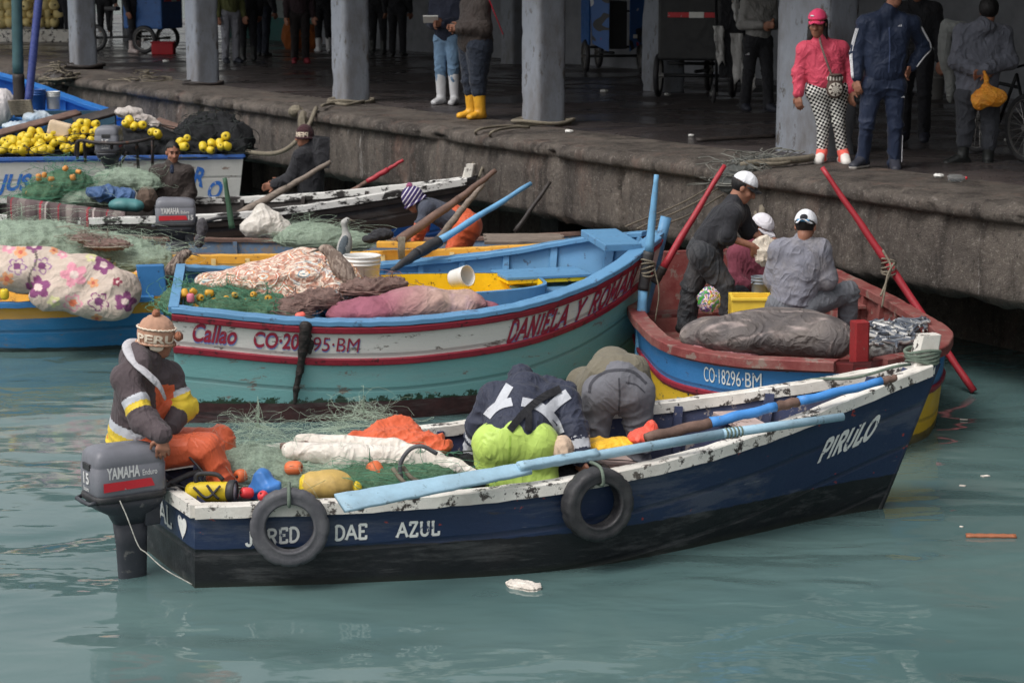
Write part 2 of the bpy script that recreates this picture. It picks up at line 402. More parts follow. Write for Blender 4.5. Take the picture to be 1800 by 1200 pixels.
# ------------------------------------------------------------------ water
def water():
    t = NT('harbour_water')
    n1 = t.noise(.62, 2, .45, (.8, 1.1, 1), dist=.6); n2 = t.noise(2.1, 2, .45, (.75, 1.2, 1), dist=.5); n3 = t.noise(7.5, 2, .5, (.7, 1.2, 1))
    calm = t.rng(t.noise(.22, 2), .4, .62, .25, 1.)
    h = t.math('ADD', t.math('MULTIPLY', n1, .13), t.math('MULTIPLY', t.math('ADD', t.math('MULTIPLY', n2, .034), t.math('MULTIPLY', n3, .0034)), calm))
    x = t.n('Bump'); x.inputs['Strength'].default_value = 1.; x.inputs['Distance'].default_value = 1.
    t.l(h, x.inputs['Height']); t.l(x.outputs[0], t.b.inputs['Normal'])
    c = t.mix(t.rng(t.noise(.35, 4), .35, .65), C(76, 101, 101), C(90, 112, 110))
    t.b.inputs['IOR'].default_value = 1.333
    m = t.done(c, .04, 0, .5)
    xs = [-160, -60, -25, -12]+[i*.5-10 for i in range(41)]+[12, 25, 60, 160]; ys = [-40, 0]+[i*.5+8 for i in range(60)]+[45, 80, 300]
    v = [(x_, y_, 0) for y_ in ys for x_ in xs]; n = len(xs)
    f = [(j*n+i, j*n+i+1, (j+1)*n+i+1, (j+1)*n+i) for j in range(len(ys)-1) for i in range(n-1)]
    o = mk('water', v, f, m); tag(o, 'murky green harbour water rippling around the fishing boats', 'water', kind='structure')
water()

# ------------------------------------------------------------------ quay: floor, wall with rounded lip and undercut
QA = W(277, 157, 1.6); QB = W(1800, 365, 1.6); QD = (QB-QA).normalized(); QN = Vector((-QD.y, QD.x, 0))   # QN points inland
def Q(s, q, z): return QA+QD*s+QN*q+Vector((0, 0, z-1.6))
def q_of(p):
    d = Vector(p)-QA; return d.dot(QD), d.dot(QN)
JOINT = q_of(W(1082, 268, 1.6))[0]; JOINT2 = q_of(W(420, 200, 1.3))[0]
def quay():
    t = NT('quay_concrete')
    a = t.noise(1.1, 12, .78); b = t.noise(13, 10, .82); st = t.noise(3.2, 7, .7, (1, 1, .12)); g = t.noise(60, 5, .7)
    c = t.mix(t.rng(a, .3, .7), C(66, 60, 56), C(112, 103, 95))
    c = t.mix(t.math('MULTIPLY', t.rng(st, .48, .62), .8), c, C(44, 38, 35))
    c = t.mix(t.math('MULTIPLY', t.rng(t.noise(2.1, 7, .7, (1, 1, .3)), .55, .7), .5), c, C(128, 100, 88))
    c = t.mix(t.math('MULTIPLY', t.rng(b, .56, .66), .7), c, C(150, 142, 134)); c = t.mix(t.math('MULTIPLY', t.rng(b, .46, .38), .8), c, C(42, 38, 36)); c = t.mix(t.math('MULTIPLY', t.rng(t.noise(42, 3, .6), .60, .68), .3), c, C(176, 170, 162))
    c = t.mix(t.math('MULTIPLY', t.rng(t.noise(6, 6, .7, (1, 1, .05)), .66, .7), .55), c, C(178, 174, 170))
    t.bump(t.math('ADD', t.math('MULTIPLY', b, .6), t.math('MULTIPLY', g, .4)), .9, .05)
    m = t.done(c, t.rng(a, .3, .7, .55, .9), 0, .35)
    prof = [(1.2, 1.6), (.6, 1.6), (.28, 1.6), (.12, 1.598), (.03, 1.58), (-.02, 1.56), (-.035, 1.52), (-.03, 1.475), (.0, 1.45), (.08, 1.435), (.06, 1.38)]
    prof += [(.04, 1.3-.06*i) for i in range(1, 9)]+[(.07, .79), (.12, .75), (.2, .73), (.5, .72), (1.6, .72), (1.65, .4), (1.65, -.6)]
    S = np.arange(-16, 24, .045); V = np.zeros((len(S), len(prof), 3))
    for j, (q, z) in enumerate(prof):
        for i, s in enumerate(S): V[i, j] = Q(s, q, z)
    P = V.reshape(-1, 3); n = fnoise(P, 1.1, 3)*.02+fnoise(P, .42, 5)*.03+np.maximum(0, fnoise(P, .21, 9))*.03+fnoise(P, .13, 11)*.012
    n = n.reshape(len(S), len(prof)); w = np.array([0, .05, .45, .8, 1.1, 1.2, 1.2, 1.1, .9, .8, .6]+[.6]*8+[1., 1.3, 1.2, .5, .2, 0, 0])
    n = n*w
    for jn, wd in ((JOINT, .035), (JOINT2, .03)):
        for j, (q, z) in enumerate(prof):
            if j < 3 or z < .72: continue
            ss = S-(jn+.05*math.sin(z*9)); n[:, j] -= .09*np.exp(-(ss/wd)**2)
    chunk = np.maximum(0, fnoise(np.stack([S, S*0, S*0], 1), 1.3, 21)-.12)*.16
    for j in (5, 6, 7, 8): n[:, j] -= chunk
    out = -np.array(QN); up = np.array([0, 0, 1.])
    for j, (q, z) in enumerate(prof):
        dirn = up if j < 4 else (out*.7+up*.7 if j < 6 else (out if j < 20 else -up))
        V[:, j] += n[:, j][:, None]*dirn
    k = len(prof); f = [(i*k+j, (i+1)*k+j, (i+1)*k+j+1, i*k+j+1) for i in range(len(S)-1) for j in range(k-1)]
    o = mk('quay_wall', V.reshape(-1, 3), np.array(f), m)
    tag(o, 'rough stained concrete quay wall with a rounded lip and dark hollow beneath', 'wall')
    # floor
    t = NT('wet_quay_floor')
    a = t.noise(.9, 8, .7, (1, 1, 1)); p = t.noise(.55, 5, .65, (1, 1.4, 1), dist=.8); g = t.noise(24, 7, .75)
    c = t.mix(t.rng(a, .3, .7), C(52, 47, 48), C(86, 78, 76)); c = t.mix(t.rng(g, .62, .7), c, C(112, 104, 98)); c = t.mix(t.rng(t.noise(5, 6, .7), .58, .66), c, C(40, 37, 37))
    rg = t.rng(p, .42, .56, .5, .1)
    hgt = t.math('MULTIPLY', t.math('ADD', t.math('MULTIPLY', g, .5), t.noise(7, 6, .7, (1, 2.5, 1))), t.rng(p, .44, .6, 1., .25))
    t.bump(hgt, .55, .03)
    m2 = t.done(c, rg, 0, .5)
    qs = [1.2, 2, 3, 4.5, 7, 10, 14]; SS = np.arange(-45, 30, 1.)
    v = [Q(s, q, 1.6) for s in SS for q in qs]; k = len(qs)
    f = [(i*k+j, (i+1)*k+j, (i+1)*k+j+1, i*k+j+1) for i in range(len(SS)-1) for j in range(k-1)]
    tag(mk('quay_floor', v, f, m2), 'dark wet concrete floor of the quay under the open hall', 'floor', kind='structure')
    # left stretch of floor lip beyond the wall mesh
    for i, s in enumerate((-9, -4.5, 0.2, 4.8, 9.4, 13.6)):
        b = MB(); pt = Q(s, 1.15, 0)
        b.box((pt.x, pt.y, .2), (.2, .2, .52), rot=math.atan2(QD.y, QD.x), bev=.02)
        tag(b.build('quay_pile', m_dark), ['square concrete pile under the quay near the far blue boat', 'square concrete pile under the quay behind the yellow floats', 'square concrete pile under the quay behind the man in the dark beanie',
            'square concrete pile under the quay beside the dark mooring stick', 'square concrete pile under the quay behind the men sorting fish', 'square concrete pile under the quay in the dark right corner'][i], 'pile', 'piles under the quay')
quay()
def hall():
    def wallmat():
        t = NT('hall_wall_paint'); sp = t.n('SeparateXYZ'); t.l(t.tc.outputs['Object'], sp.inputs[0])
        z = t.math('ADD', sp.outputs[2], t.math('MULTIPLY', t.noise(6), .04))
        c = t.ramp(t.math('DIVIDE', z, 4.), [(0, C(46, 92, 90)), (.135, C(120, 128, 128)), (.235, C(150, 92, 100)), (.30, C(136, 132, 136))], True)
        c = t.mix(t.math('MULTIPLY', t.rng(t.noise(2, 8, .7), .45, .7), .5), c, C(70, 68, 68)); t.bump(t.noise(20), .2)
        return t.done(c, .75, 0, .3)
    ang = math.atan2(QD.y, QD.x)
    s0 = q_of(W(72, 72, 1.6))[0]
    s1 = q_of(W(640, 75, 1.6))[0]
    b = MB(); c = Q((26+s1)/2+.001, 9.5, 1.6); b.box((0, 0, 1.8), ((26-s1)/2, .1, 1.8)); o = b.build('hall_back_wall', mat('dark_hall_wall', C(132, 134, 140), .85, .25, 2, .3, 20)); o.location = c; o.rotation_euler = (0, 0, ang); tag(o, 'dark grey plain back wall behind the tricycles in the hall', 'wall')
    b = MB(); L = (s1-s0)/2; c = Q((s1+s0)/2, 9.45, 1.6); b.box((0, 0, 1.8), (L, .1, 1.8))
    o = b.build('hall_back_wall', wallmat()); o.location = c; o.rotation_euler = (0, 0, ang); tag(o, 'dim back wall of the hall painted grey, pink and teal', 'wall')
    b = MB(); b.box((0, 0, 0), ((26-s0)/2+8, 5.1, .12)); o = b.build('hall_roof', mat('roof_concrete', C(168, 164, 160), .85, .2, 3, .3, 30))  # roof lengthened at the left to block sky reflected in the floor
    o.location = Q((26+s0)/2-7, 4.6, 5.35); o.rotation_euler = (0, 0, ang); tag(o, 'flat concrete roof of the open hall above the quay', 'roof')
    b = MB(); b.box((0, 0, 1.8), (.1, 4.3, 1.8)); o = b.build('hall_shade_wall', mat('shade_wall', C(90, 88, 88), .85, .2, 3, .3, 30))  # unseen wall, added out of frame to keep the hall dark
    o.location = Q(25.5, 5.2, 1.6); o.rotation_euler = (0, 0, ang); tag(o, 'grey end wall closing the hall beyond the right edge', 'wall')
    b = MB(); b.box((0, 0, 3), (.2, 9, 3)); o = b.build('sky_block_building', mat('pale_sky_block', C(176, 172, 166), .85, .12, 2, .2, 20)); o.location = Q(s0-16, 2, 1.6); o.rotation_euler = (0, 0, ang); tag(o, 'pale building in daylight beyond the far left end of the hall', 'building')  # added to stop the floor reflecting open sky
    # columns
    mp = mat('chipped_grey_column_paint', C(136, 141, 150), .7, .12, 2, .4, 30, chip=C(86, 82, 80), ca=.405, cs=4, dirt=C(96, 90, 86), da=.85, ds=2.2, stretch=(1, 1, .5))
    def col(px, py, hw, hd, lab, seed, grp='columns along the quay', rz=ang):
        p = W(px, py, 1.6); nz = 40; k = 10; V = []
        for iz in range(nz+1):
            z = 3.63*iz/nz
            for (sx, sy), (tx, ty) in zip([(-1, -1), (1, -1), (1, 1), (-1, 1)], [(1, 0), (0, 1), (-1, 0), (0, -1)]):
                for j in range(k):
                    e = j/k; x = hw*(sx+tx*2*e); y = hd*(sy+ty*2*e); cr = .02 if j == 0 else 0
                    V.append((x*(1-cr/hw*.7), y*(1-cr/hd*.7), z))
        V = np.array(V); m_ = 4*k
        edge = np.array([1. if (i % k) in (0, 1, 9) else .25 for i in range(m_)]*(nz+1))
        nn = np.maximum(0, fnoise(V+seed*3.1, .5, seed)-.2)*.045*edge+np.maximum(0, fnoise(V, .2, seed+9))*.01*edge
        V[:, 0] -= np.sign(V[:, 0])*nn*(np.abs(V[:, 0]) > hw*.8); V[:, 1] -= np.sign(V[:, 1])*nn*(np.abs(V[:, 1]) > hd*.8)
        f = [(i*m_+j, i*m_+(j+1) % m_, (i+1)*m_+(j+1) % m_, (i+1)*m_+j) for i in range(nz) for j in range(m_)]
        o = mk('column', V, np.array(f), mp); o.location = p; o.rotation_euler = (0, 0, rz); tag(o, lab, 'column', grp)
        return p
    col(147, 119, .2, .2, 'leftmost grey concrete column, by the blue and green poles', 1)
    col(357, 147, .205, .205, 'grey concrete column beside the left cargo tricycle, patched near its foot', 2)
    col(617, 178, .205, .205, 'grey concrete column with rope at its foot, left of the white boots', 3)
    col(955, 217, .205, .2, 'grey column with rope tied round its foot, right of the yellow boots', 4)
    col(1432, 268, .40, .22, 'wide peeling bluish column behind the woman in the pink cap', 5)
    col(1165, 160, .27, .22, 'inner grey column beside the blue cargo tricycle, standing back from the edge', 6, 'inner columns of the hall')
    col(227, 72, .12, .12, 'thin pale column far back, left of the left cargo tricycle', 7, 'inner columns of the hall')
    col(907, 112, .22, .22, 'dim inner column deep in the hall behind the yellow boots', 8, 'inner columns of the hall')
    # daylight end: parapet with pots of floats
    p = W(36, 74, 1.6); b = MB(); b.box((0, 0, .14), (1.4, .12, .14), bev=.02); o = b.build('white_parapet', m_white); o.location = p; tag(o, 'low white ledge in daylight at the far left end', 'ledge')
hall()
# ------------------------------------------------------------------ boats
def curve1(pts):
    xs = np.array([p[0] for p in pts]); ys = np.array([p[1] for p in pts])
    # monotone-ish cubic (Catmull slopes)
    d = np.gradient(ys, xs)
    def f(u):
        u = min(max(u, xs[0]), xs[-1]); i = min(max(int(np.searchsorted(xs, u))-1, 0), len(xs)-2); h = xs[i+1]-xs[i]; t = (u-xs[i])/h
        return float((2*t**3-3*t*t+1)*ys[i]+(t**3-2*t*t+t)*h*d[i]+(-2*t**3+3*t*t)*ys[i+1]+(t**3-t*t)*h*d[i+1])
    return f
def hullmat(name, bands, zbot, botcol, chip, ca=.41, algae=None, seams=True, specks=None):
    """painted planks: strakes of paint by distance below the sheer (UV.y), bottom paint by height"""
    t = NT(name); uv = t.n('SeparateXYZ'); t.l(t.tc.outputs['UV'], uv.inputs[0]); ob = t.n('SeparateXYZ'); t.l(t.tc.outputs['Object'], ob.inputs[0])
    wob = t.math('MULTIPLY', t.math('SUBTRACT', t.noise(7, 4), .5), .02)
    d = t.math('ADD', uv.outputs[1], wob); st = []; p = 0
    for e, c in bands: st.append((min(p/2., .999), c)); p = e
    c = t.ramp(t.math('DIVIDE', d, 2.), st, True)
    c = t.mix(t.rng(t.noise(3, 7, .7, (.6, 1, 1.6)), .3, .7), c, t.mix(.5, c, (.9, .88, .85), 'MULTIPLY'))
    k = t.rng(t.noise(9, 10, .74, (.45, .6, 1.3)), ca+.015, ca-.015); c = t.mix(k, c, chip)
    if specks:
        k = t.rng(t.noise(13, 4, .6, (.6, 1, 1.)), .325, .31); c = t.mix(k, c, specks)
    sc = t.rng(t.noise(26, 4, .6, (.12, .12, 1.)), .70, .73); c = t.mix(t.math('MULTIPLY', sc, .4), c, C(150, 150, 150))
    z = t.math('ADD', ob.outputs[2], t.math('MULTIPLY', t.math('SUBTRACT', t.noise(9, 5), .5), .03))
    bc = t.mix(t.rng(t.noise(8, 7, .7), .35, .65), botcol, tuple(x*.55 for x in botcol))
    if algae:
        zz = t.math('ADD', ob.outputs[2], t.math('MULTIPLY', t.math('SUBTRACT', t.noise(11, 8, .75), .5), -.32))
        c = t.mix(t.rng(zz, zbot+.03, zbot+.02), c, algae)
    c = t.mix(t.rng(z, zbot+.004, zbot-.004), c, bc)
    c = t.mix(t.math('MULTIPLY', t.rng(ob.outputs[2], .05, .0), .5), c, C(52, 56, 46))
    if seams:
        w = t.n('TexWave', wave_type='BANDS', bands_direction='Y'); w.inputs['Scale'].default_value = 1.1; w.inputs['Distortion'].default_value = .25; t.l(t.tc.outputs['UV'], w.inputs['Vector'])
        s_ = t.rng(w.outputs['Fac'], .0, .05); h = t.math('ADD', t.math('MULTIPLY', s_, .5), t.math('MULTIPLY', t.noise(40, 6, .7, (.5, 1, 1)), .4))
        t.bump(h, .6, .014); c = t.mix(t.math('MULTIPLY', t.math('SUBTRACT', 1., s_), .35), c, C(40, 40, 44)); lf = t.rng(t.noise(2.2, 8, .75, (.25, 1, 2.)), .52, .62); c = t.mix(t.math('MULTIPLY', lf, .16), c, C(150, 150, 150))
    MATS[name] = t.done(c, t.rng(t.noise(5), .3, .7, .35, .6), 0, .45); return MATS[name]
class Boat:
    def __init__(s, name, label, org, head, L, bs, bw, sheer, keel=-.3, rake=.3, trake=.05, heel=0., skew=0., cat='fishing boat', group='fishing boats moored by the quay'):
        s.L = L; s.bs = curve1(bs); s.bw = curve1(bw); s.zs = curve1(sheer); s.keel = keel; s.rake = rake; s.tr = trake; s.sk = skew; s.zb = s.zs(1)
        s.o = root(name, (org[0], org[1], 0), label, cat, group); s.o.rotation_euler = (math.radians(heel), 0, math.radians(head))
        s.M = Matrix.Translation((org[0], org[1], 0)) @ Matrix.Rotation(math.radians(head), 4, 'Z') @ Matrix.Rotation(math.radians(heel), 4, 'X')
        s.Mi = s.M.inverted()
    def P(s, u, side, z, inset=0.):
        zs = s.zs(u); bw = max(s.bw(u), .012); bs = max(s.bs(u), .02)
        if z <= 0: q = (z-s.keel)/(-s.keel); y = bw*(1-(1-max(q, 0))**2.4)
        else: y = bw+(bs-bw)*(z/zs)**.85
        y = max(y-inset, .006)
        return Vector((u*(s.L+s.rake*(z/s.zb)*u**3)-(1-u)**4*s.tr*z-(1-u)**8*s.sk*(side*y+s.bs(0)), side*y, z))
    def nrm(s, u, side, z):
        e = .01; a = s.P(min(u+e, 1), side, z)-s.P(u-e if u > e else u, side, z); b = s.P(u, side, z+e)-s.P(u, side, z-e)
        n = a.cross(b); n.normalize()
        if n.y*side < 0: n = -n
        return n
    def surf(s, side, xm, d, off=0.):
        u = xm/s.L; z = s.zs(u)-d; return s.P(u, side, z)+s.nrm(u, side, z)*off
    def world(s, p): return s.M @ Vector(p)
    def loc(s, p): return s.Mi @ Vector(p)
    def find(s, side, px, py):
        best = None
        for x0, x1, d0, d1, n in ((0, s.L, -.1, 1.2, 40),):
            for _ in range(3):
                for i in range(n+1):
                    xm = min(max(x0+(x1-x0)*i/n, 0), s.L)
                    for j in range(25):
                        d = d0+(d1-d0)*j/24; a, b = PJ(s.M @ s.surf(side, xm, d)); e = (a-px)**2+(b-py)**2
                        if best is None or e < best[0]: best = (e, xm, d)
                wx = (x1-x0)/n*1.5; wd = (d1-d0)/24*1.5; x0, x1, d0, d1, n = best[1]-wx, best[1]+wx, best[2]-wd, best[2]+wd, 12
        return best[1], best[2]
    def hull(s, m, trans_m=None, inner_m=None, floor_z=.08, ribs=0, rib_m=None, umax_in=.965, rib_w=.022, rib_h=.045):
        us = [i/44 for i in range(45)]; us[-1] = .999; V = []; F = []; UV = []
        qz = lambda u: [s.keel+(-s.keel)*i/5 for i in range(5)]+[s.zs(u)*i/9 for i in range(10)]
        for side in (-1, 1):
            b = len(V)
            for u in us:
                for z in qz(u): V.append(s.P(u, side, z)); UV.append((u*s.L, s.zs(u)-z))
            for i in range(44):
                for j in range(14):
                    q = (b+i*15+j, b+(i+1)*15+j, b+(i+1)*15+j+1, b+i*15+j+1); F.append(q if side < 0 else q[::-1])
        b = len(V); V += [s.P(.999, -1, z) for z in qz(1)]+[s.P(.999, 1, z) for z in qz(1)]; UV += [(s.L, s.zs(1)-z) for z in qz(1)]*2
        F += [(b+j, b+15+j, b+16+j, b+1+j) for j in range(14)]
        mk('hull', V, F, m, s.o, True, uv=UV)
        # transom
        tv = []; tuv = []; tf = []
        for z in qz(0):
            for side in (-1, 0, 1):
                p = s.P(0, side if side else 1, z)
                if not side: p = (s.P(0, 1, z)+s.P(0, -1, z))/2
                tv.append(p); tuv.append((p.y+9, s.zs(0)-z))
        for j in range(14):
            for i in range(2): tf.append((j*3+i, (j+1)*3+i, (j+1)*3+i+1, j*3+i+1))
        mk('transom', tv, tf, trans_m or m, s.o, False, uv=tuv)
        # inside skin
        if inner_m:
            V = []; F = []; UV = []; ui = [.02+(umax_in-.02)*i/32 for i in range(33)]
            for side in (-1, 1):
                b = len(V)
                for u in ui:
                    for j in range(8):
                        z = floor_z+(s.zs(u)-.004-floor_z)*j/7; V.append(s.P(u, side, z, .035)); UV.append((u*s.L, s.zs(u)-z))
                for i in range(32):
                    for j in range(7): F.append((b+i*8+j, b+i*8+j+1, b+(i+1)*8+j+1, b+(i+1)*8+j))
            for u in (.02, umax_in):
                b = len(V); V += [s.P(u, -1, floor_z, .035), s.P(u, 1, floor_z, .035), s.P(u, 1, s.zs(u)-.004, .035), s.P(u, -1, s.zs(u)-.004, .035)]; UV += [(0, 0)]*4; F.append((b, b+1, b+2, b+3))
            mk('inner_planking', V, F, inner_m, s.o, True, uv=UV)
            V = []; F = []
            for i, u in enumerate(ui): V += [s.P(u, -1, floor_z+.004, .02), s.P(u, 1, floor_z+.004, .02)]
            F = [(2*i, 2*i+2, 2*i+3, 2*i+1) for i in range(32)]
            mk('bottom_boards', V, F, rib_m or inner_m, s.o, False)
        for i in range(ribs):
            u = .07+(umax_in-.1)*i/max(1, ribs-1)
            for side in (-1, 1):
                rings = []
                for j in range(6):
                    z = floor_z+.02+(s.zs(u)-.05-floor_z)*j/5; a = s.P(u, side, z, .034); du = rib_w/s.L
                    a0 = s.P(u-du, side, z, .034); a1 = s.P(u+du, side, z, .034); a2 = s.P(u+du, side, z, .034+rib_h); a3 = s.P(u-du, side, z, .034+rib_h); rings.append([a0, a1, a2, a3])
                v, f = loft(rings); mk('rib', v, f, rib_m or inner_m, s.o, False)
    def rail(s, name, d0, d1, proud, m, u0=0., u1=.995, sides=(-1, 1), inb=.004, n=40, transom=False):
        for side in sides:
            rings = []
            for i in range(n+1):
                u = u0+(u1-u0)*i/n; zt = s.zs(u)-d0; zb = s.zs(u)-d1; nn = s.nrm(u, side, (zt+zb)/2); nn.z = 0; nn.normalize()
                a = s.P(u, side, zt); b = s.P(u, side, zb); pr = proud*(1 if i < n else .6)
                rings.append([a-nn*inb, a+nn*pr*.8, a+nn*pr-Vector((0, 0, .008)), b+nn*pr+Vector((0, 0, .008)), b+nn*pr*.8, b-nn*inb])
            v, f = loft(rings); mk(name, v, f, m, s.o, False)
    def gunwale(s, m, wi=.06, wo=.025, th=.03, up=.004, u1=.985, name='gunwale', wob=.004, back=True, u0=0.):
        n = 50
        for side in (-1, 1):
            rings = []
            for i in range(n+1):
                u = u0+(u1-u0)*i/n; z = s.zs(u)+up; nn = s.nrm(u, side, s.zs(u)*.9); nn.z = 0; nn.normalize(); p = s.P(u, side, s.zs(u)); p.z = z
                jz = wob*math.sin(i*2.3+side)*math.sin(i*.7); ww = min(wi, max(abs(p.y)-.004, .004)); c = .007
                e = lambda o, dz: p+nn*o+Vector((0, 0, dz+jz))
                rings.append([e(-ww, -th), e(-ww, -c), e(-ww+c, 0), e(wo-c, 0), e(wo, -c), e(wo, -th)])
            v, f = loft(rings); mk(name, v, f, m, s.o, False)
        if back:
            b = MB(); w = s.bs(0); z = s.zs(0); rings = []
            for i in range(9):
                y = -w+2*w*i/8; x = -s.tr*z-s.sk*(y+w); rings.append([Vector((x-.028, y, z+.006-th)), Vector((x-.028, y, z+.008)), Vector((x+.05, y, z+.008)), Vector((x+.05, y, z+.006-th))])
            b.loft(rings); b.build('transom_cap', m, s.o)
    def thwart(s, u, hw, dz, th, m, name='thwart', shrink=.05):
        z = s.zs(u)-dz; y = s.P(u, 1, z).y-shrink; x = s.P(u, 1, z).x
        b = MB(); b.box((x, 0, z), (hw, y, th/2), bev=.006); return b.build(name, m, s.o)
    def post(s, p, h, w, m, name='stem_post', lean=0., rot=0., hole=False, taper=.85):
        b = MB(); k = 6; rings = []
        for i in range(k+1):
            t = i/k; q = Vector(p)+Vector((lean*t, 0, h*t)); ww = w[0]*(1-(1-taper)*t); wy = w[1]
            R = Matrix.Rotation(rot, 3, 'Z'); c = .012
            rings.append([q+R @ Vector(x) for x in ((-ww+c, -wy, 0), (ww-c, -wy, 0), (ww, -wy+c, 0), (ww, wy-c, 0), (ww-c, wy, 0), (-ww+c, wy, 0), (-ww, wy-c, 0), (-ww, -wy+c, 0))])
        b.loft(rings)
        return b.build(name, m, s.o)
    def text(s, name, txt, side, A, B, h, m, slab=False, lean=0., off=.004, th=.15, bold=.02, sc=0., dx=0., dy=0., dfix=None):
        xa, da = s.find(side, *A); xb, db = s.find(side, *B)
        if dfix: da = db = dfix
        def place(a, b, i):
            return s.surf(side, min(xa+(xb-xa)*a+b*h*lean*(1 if xb > xa else -1), s.L*.998), da+(db-da)*a-b*h, off+i*.0003)
        return letters(name, txt, place, m, s.o, slab, th, bold, 0, dx, dy)
BLUE1 = C(30, 52, 92); WHT = C(220, 216, 208)
# --- near boat
m_b1 = hullmat('dark_blue_hull_paint', [(2, C(33, 49, 80))], .235, C(27, 29, 33), C(56, 54, 62), .36, specks=C(150, 56, 52))
m_b1in = mat('inside_navy_paint', C(54, 62, 92), .6, .2, 6, .3, 30, chip=C(150, 140, 136), ca=.40, dirt=C(60, 50, 50), da=.5)
m_pinkwood = mat('pale_pinkish_worn_wood', C(178, 158, 152), .75, .2, 8, .4, 30, chip=C(106, 84, 76), ca=.42, cs=10)
B1 = Boat('fishing_boat', 'dark navy rowing boat with white gunwale and outboard motor, nearest of all', (-2.0, 12.7), 16, 4.62,
    [(0, .62), (.2, .79), (.5, .87), (.75, .55), (.9, .25), (1, .045)], [(0, .58), (.2, .74), (.5, .8), (.75, .42), (.9, .14), (1, .02)],
    [(0, .5), (.25, .52), (.5, .585), (.75, .71), (.9, .86), (1, .99)], rake=.40, trake=.0, skew=.2)
B1.hull(m_b1, inner_m=m_b1in, ribs=9, floor_z=.06, rib_m=m_b1in)
B1.gunwale(m_white, wi=.065, wo=.035, th=.075, u1=.985)
B1.thwart(.78, .1, .12, .03, m_pinkwood); B1.thwart(.6, .1, .2, .03, m_pinkwood); B1.thwart(.12, .16, .14, .03, m_b1in)
B1.post(B1.P(.985, 1, .93)*Vector((1, 0, 1)) if False else Vector((B1.P(.985, 1, .9).x, 0, .9)), .26, (.085, .055), m_white, lean=.05)
b = MB(); b.tube([B1.P(.999, 0, z)+Vector((.005, 0, 0)) for z in (-.25, 0, .3, .6, .9, .97)], .03, 8); b.build('stem', m_b1, B1.o, True)
B1.text('bow_name', 'PIRULO', -1, (1436, 812), (1530, 768), .135, m_wtext, True, lean=.18, th=.25)
B1.text('side_name', 'JARED', -1, (432, 958), (524, 950), .085, m_wtext, True, th=.2)
B1.text('side_name', 'DAE', -1, (590, 948), (644, 945), .085, m_wtext, True, th=.2)
B1.text('side_name', 'AZUL', -1, (697, 943), (772, 938), .085, m_wtext, True, th=.2)
def transom_text(B, txt, y0, y1, z, h, m, slab=True):
    pl = lambda a, b_, i: Vector((-B.tr*(z+b_*h)-.004-i*.0003-B.sk*(y0+(y1-y0)*a+B.bs(0)), y0+(y1-y0)*a, z+b_*h)); return letters('transom_name', txt, pl, m, B.o, slab, .17)
transom_text(B1, 'AL', .02, -.20, .27, .12, m_wtext)
hv = [(.085*math.sin(t)**3*.9, (.8*math.cos(t)-.32*math.cos(2*t)-.12*math.cos(3*t))*.08) for t in [2*math.pi*i/30 for i in range(30)]]
mk('painted_heart', [Vector((-.005-B1.sk*(-.40+x+B1.bs(0)), -.40+x, .33+z)) for x, z in hv], [tuple(range(30))], m_wtext, B1.o, False)
# --- Daniela
m_b2blue = mat('light_blue_boat_paint', C(94, 142, 180), .55, .1, 5, .25, 30, chip=C(70, 92, 116), ca=.39, cs=9, dirt=C(70, 108, 140), da=.4)
m_red = mat('dark_red_moulding', C(142, 36, 52), .5, .15, 6, .25, 40, chip=C(80, 30, 36), ca=.41)
m_b2 = hullmat('white_and_teal_hull_paint', [(.07, C(108, 160, 196)), (.31, C(216, 213, 208)), (2, C(120, 170, 170))], .21, C(74, 44, 44), C(120, 112, 104), .395, algae=C(40, 62, 46))
B2 = Boat('fishing_boat', 'teal and white boat with red mouldings and light blue inside, in the middle', (-2.83, 17.33), 14.5, 3.95,
    [(0, .85), (.25, 1.06), (.5, 1.14), (.75, .97), (.9, .6), (1, .06)], [(0, .74), (.25, .94), (.5, 1.0), (.75, .76), (.9, .36), (1, .03)],
    [(0, .99), (.3, .885), (.5, .89), (.8, 1.035), (1, 1.30)], rake=.28, trake=.02, heel=3, skew=-.14)
B2.hull(m_b2, trans_m=mat('teal_transom_paint', C(128, 176, 184), .5, .1, 6, .2, 40), inner_m=m_b2blue, ribs=11, floor_z=.3, rib_m=m_b2blue)
B2.gunwale(m_b2blue, wi=.11, wo=.03, th=.04)
B2.rail('rub_rail', .045, .10, .035, m_red); B2.rail('lower_moulding', .305, .362, .028, m_red)
m_rtxt = mat('crimson_letter_paint', C(150, 40, 62), .55, .12, 10, .1, 50, chip=C(200, 190, 186), ca=.37, cs=20)
m_btxt = mat('blue_letter_shadow', C(112, 136, 196), .55, .12, 10, .1, 50, chip=C(210, 205, 200), ca=.43, cs=20)
for mm, dx, dy, of in ((m_btxt, .05, -.09, .004), (m_rtxt, 0, 0, .007)):
    B2.text('home_port', 'Callao', -1, (336, 598), (414, 604), .145, mm, lean=.22, bold=.035, off=of, dx=dx, dy=dy)
    B2.text('registration', 'CO·20', -1, (445, 608), (524, 613), .125, mm, lean=.12, bold=.035, off=of, dx=dx, dy=dy)
    B2.text('registration', '95·BM', -1, (548, 615), (630, 618), .115, mm, lean=.12, bold=.0, off=of, dx=dx, dy=dy)
    B2.text('bow_name', 'DANIELA Y ROMAN', -1, (890, 600), (1100, 545), .165, mm, True, lean=.22, th=.22, off=of, dx=dx, dy=dy, dfix=.288)
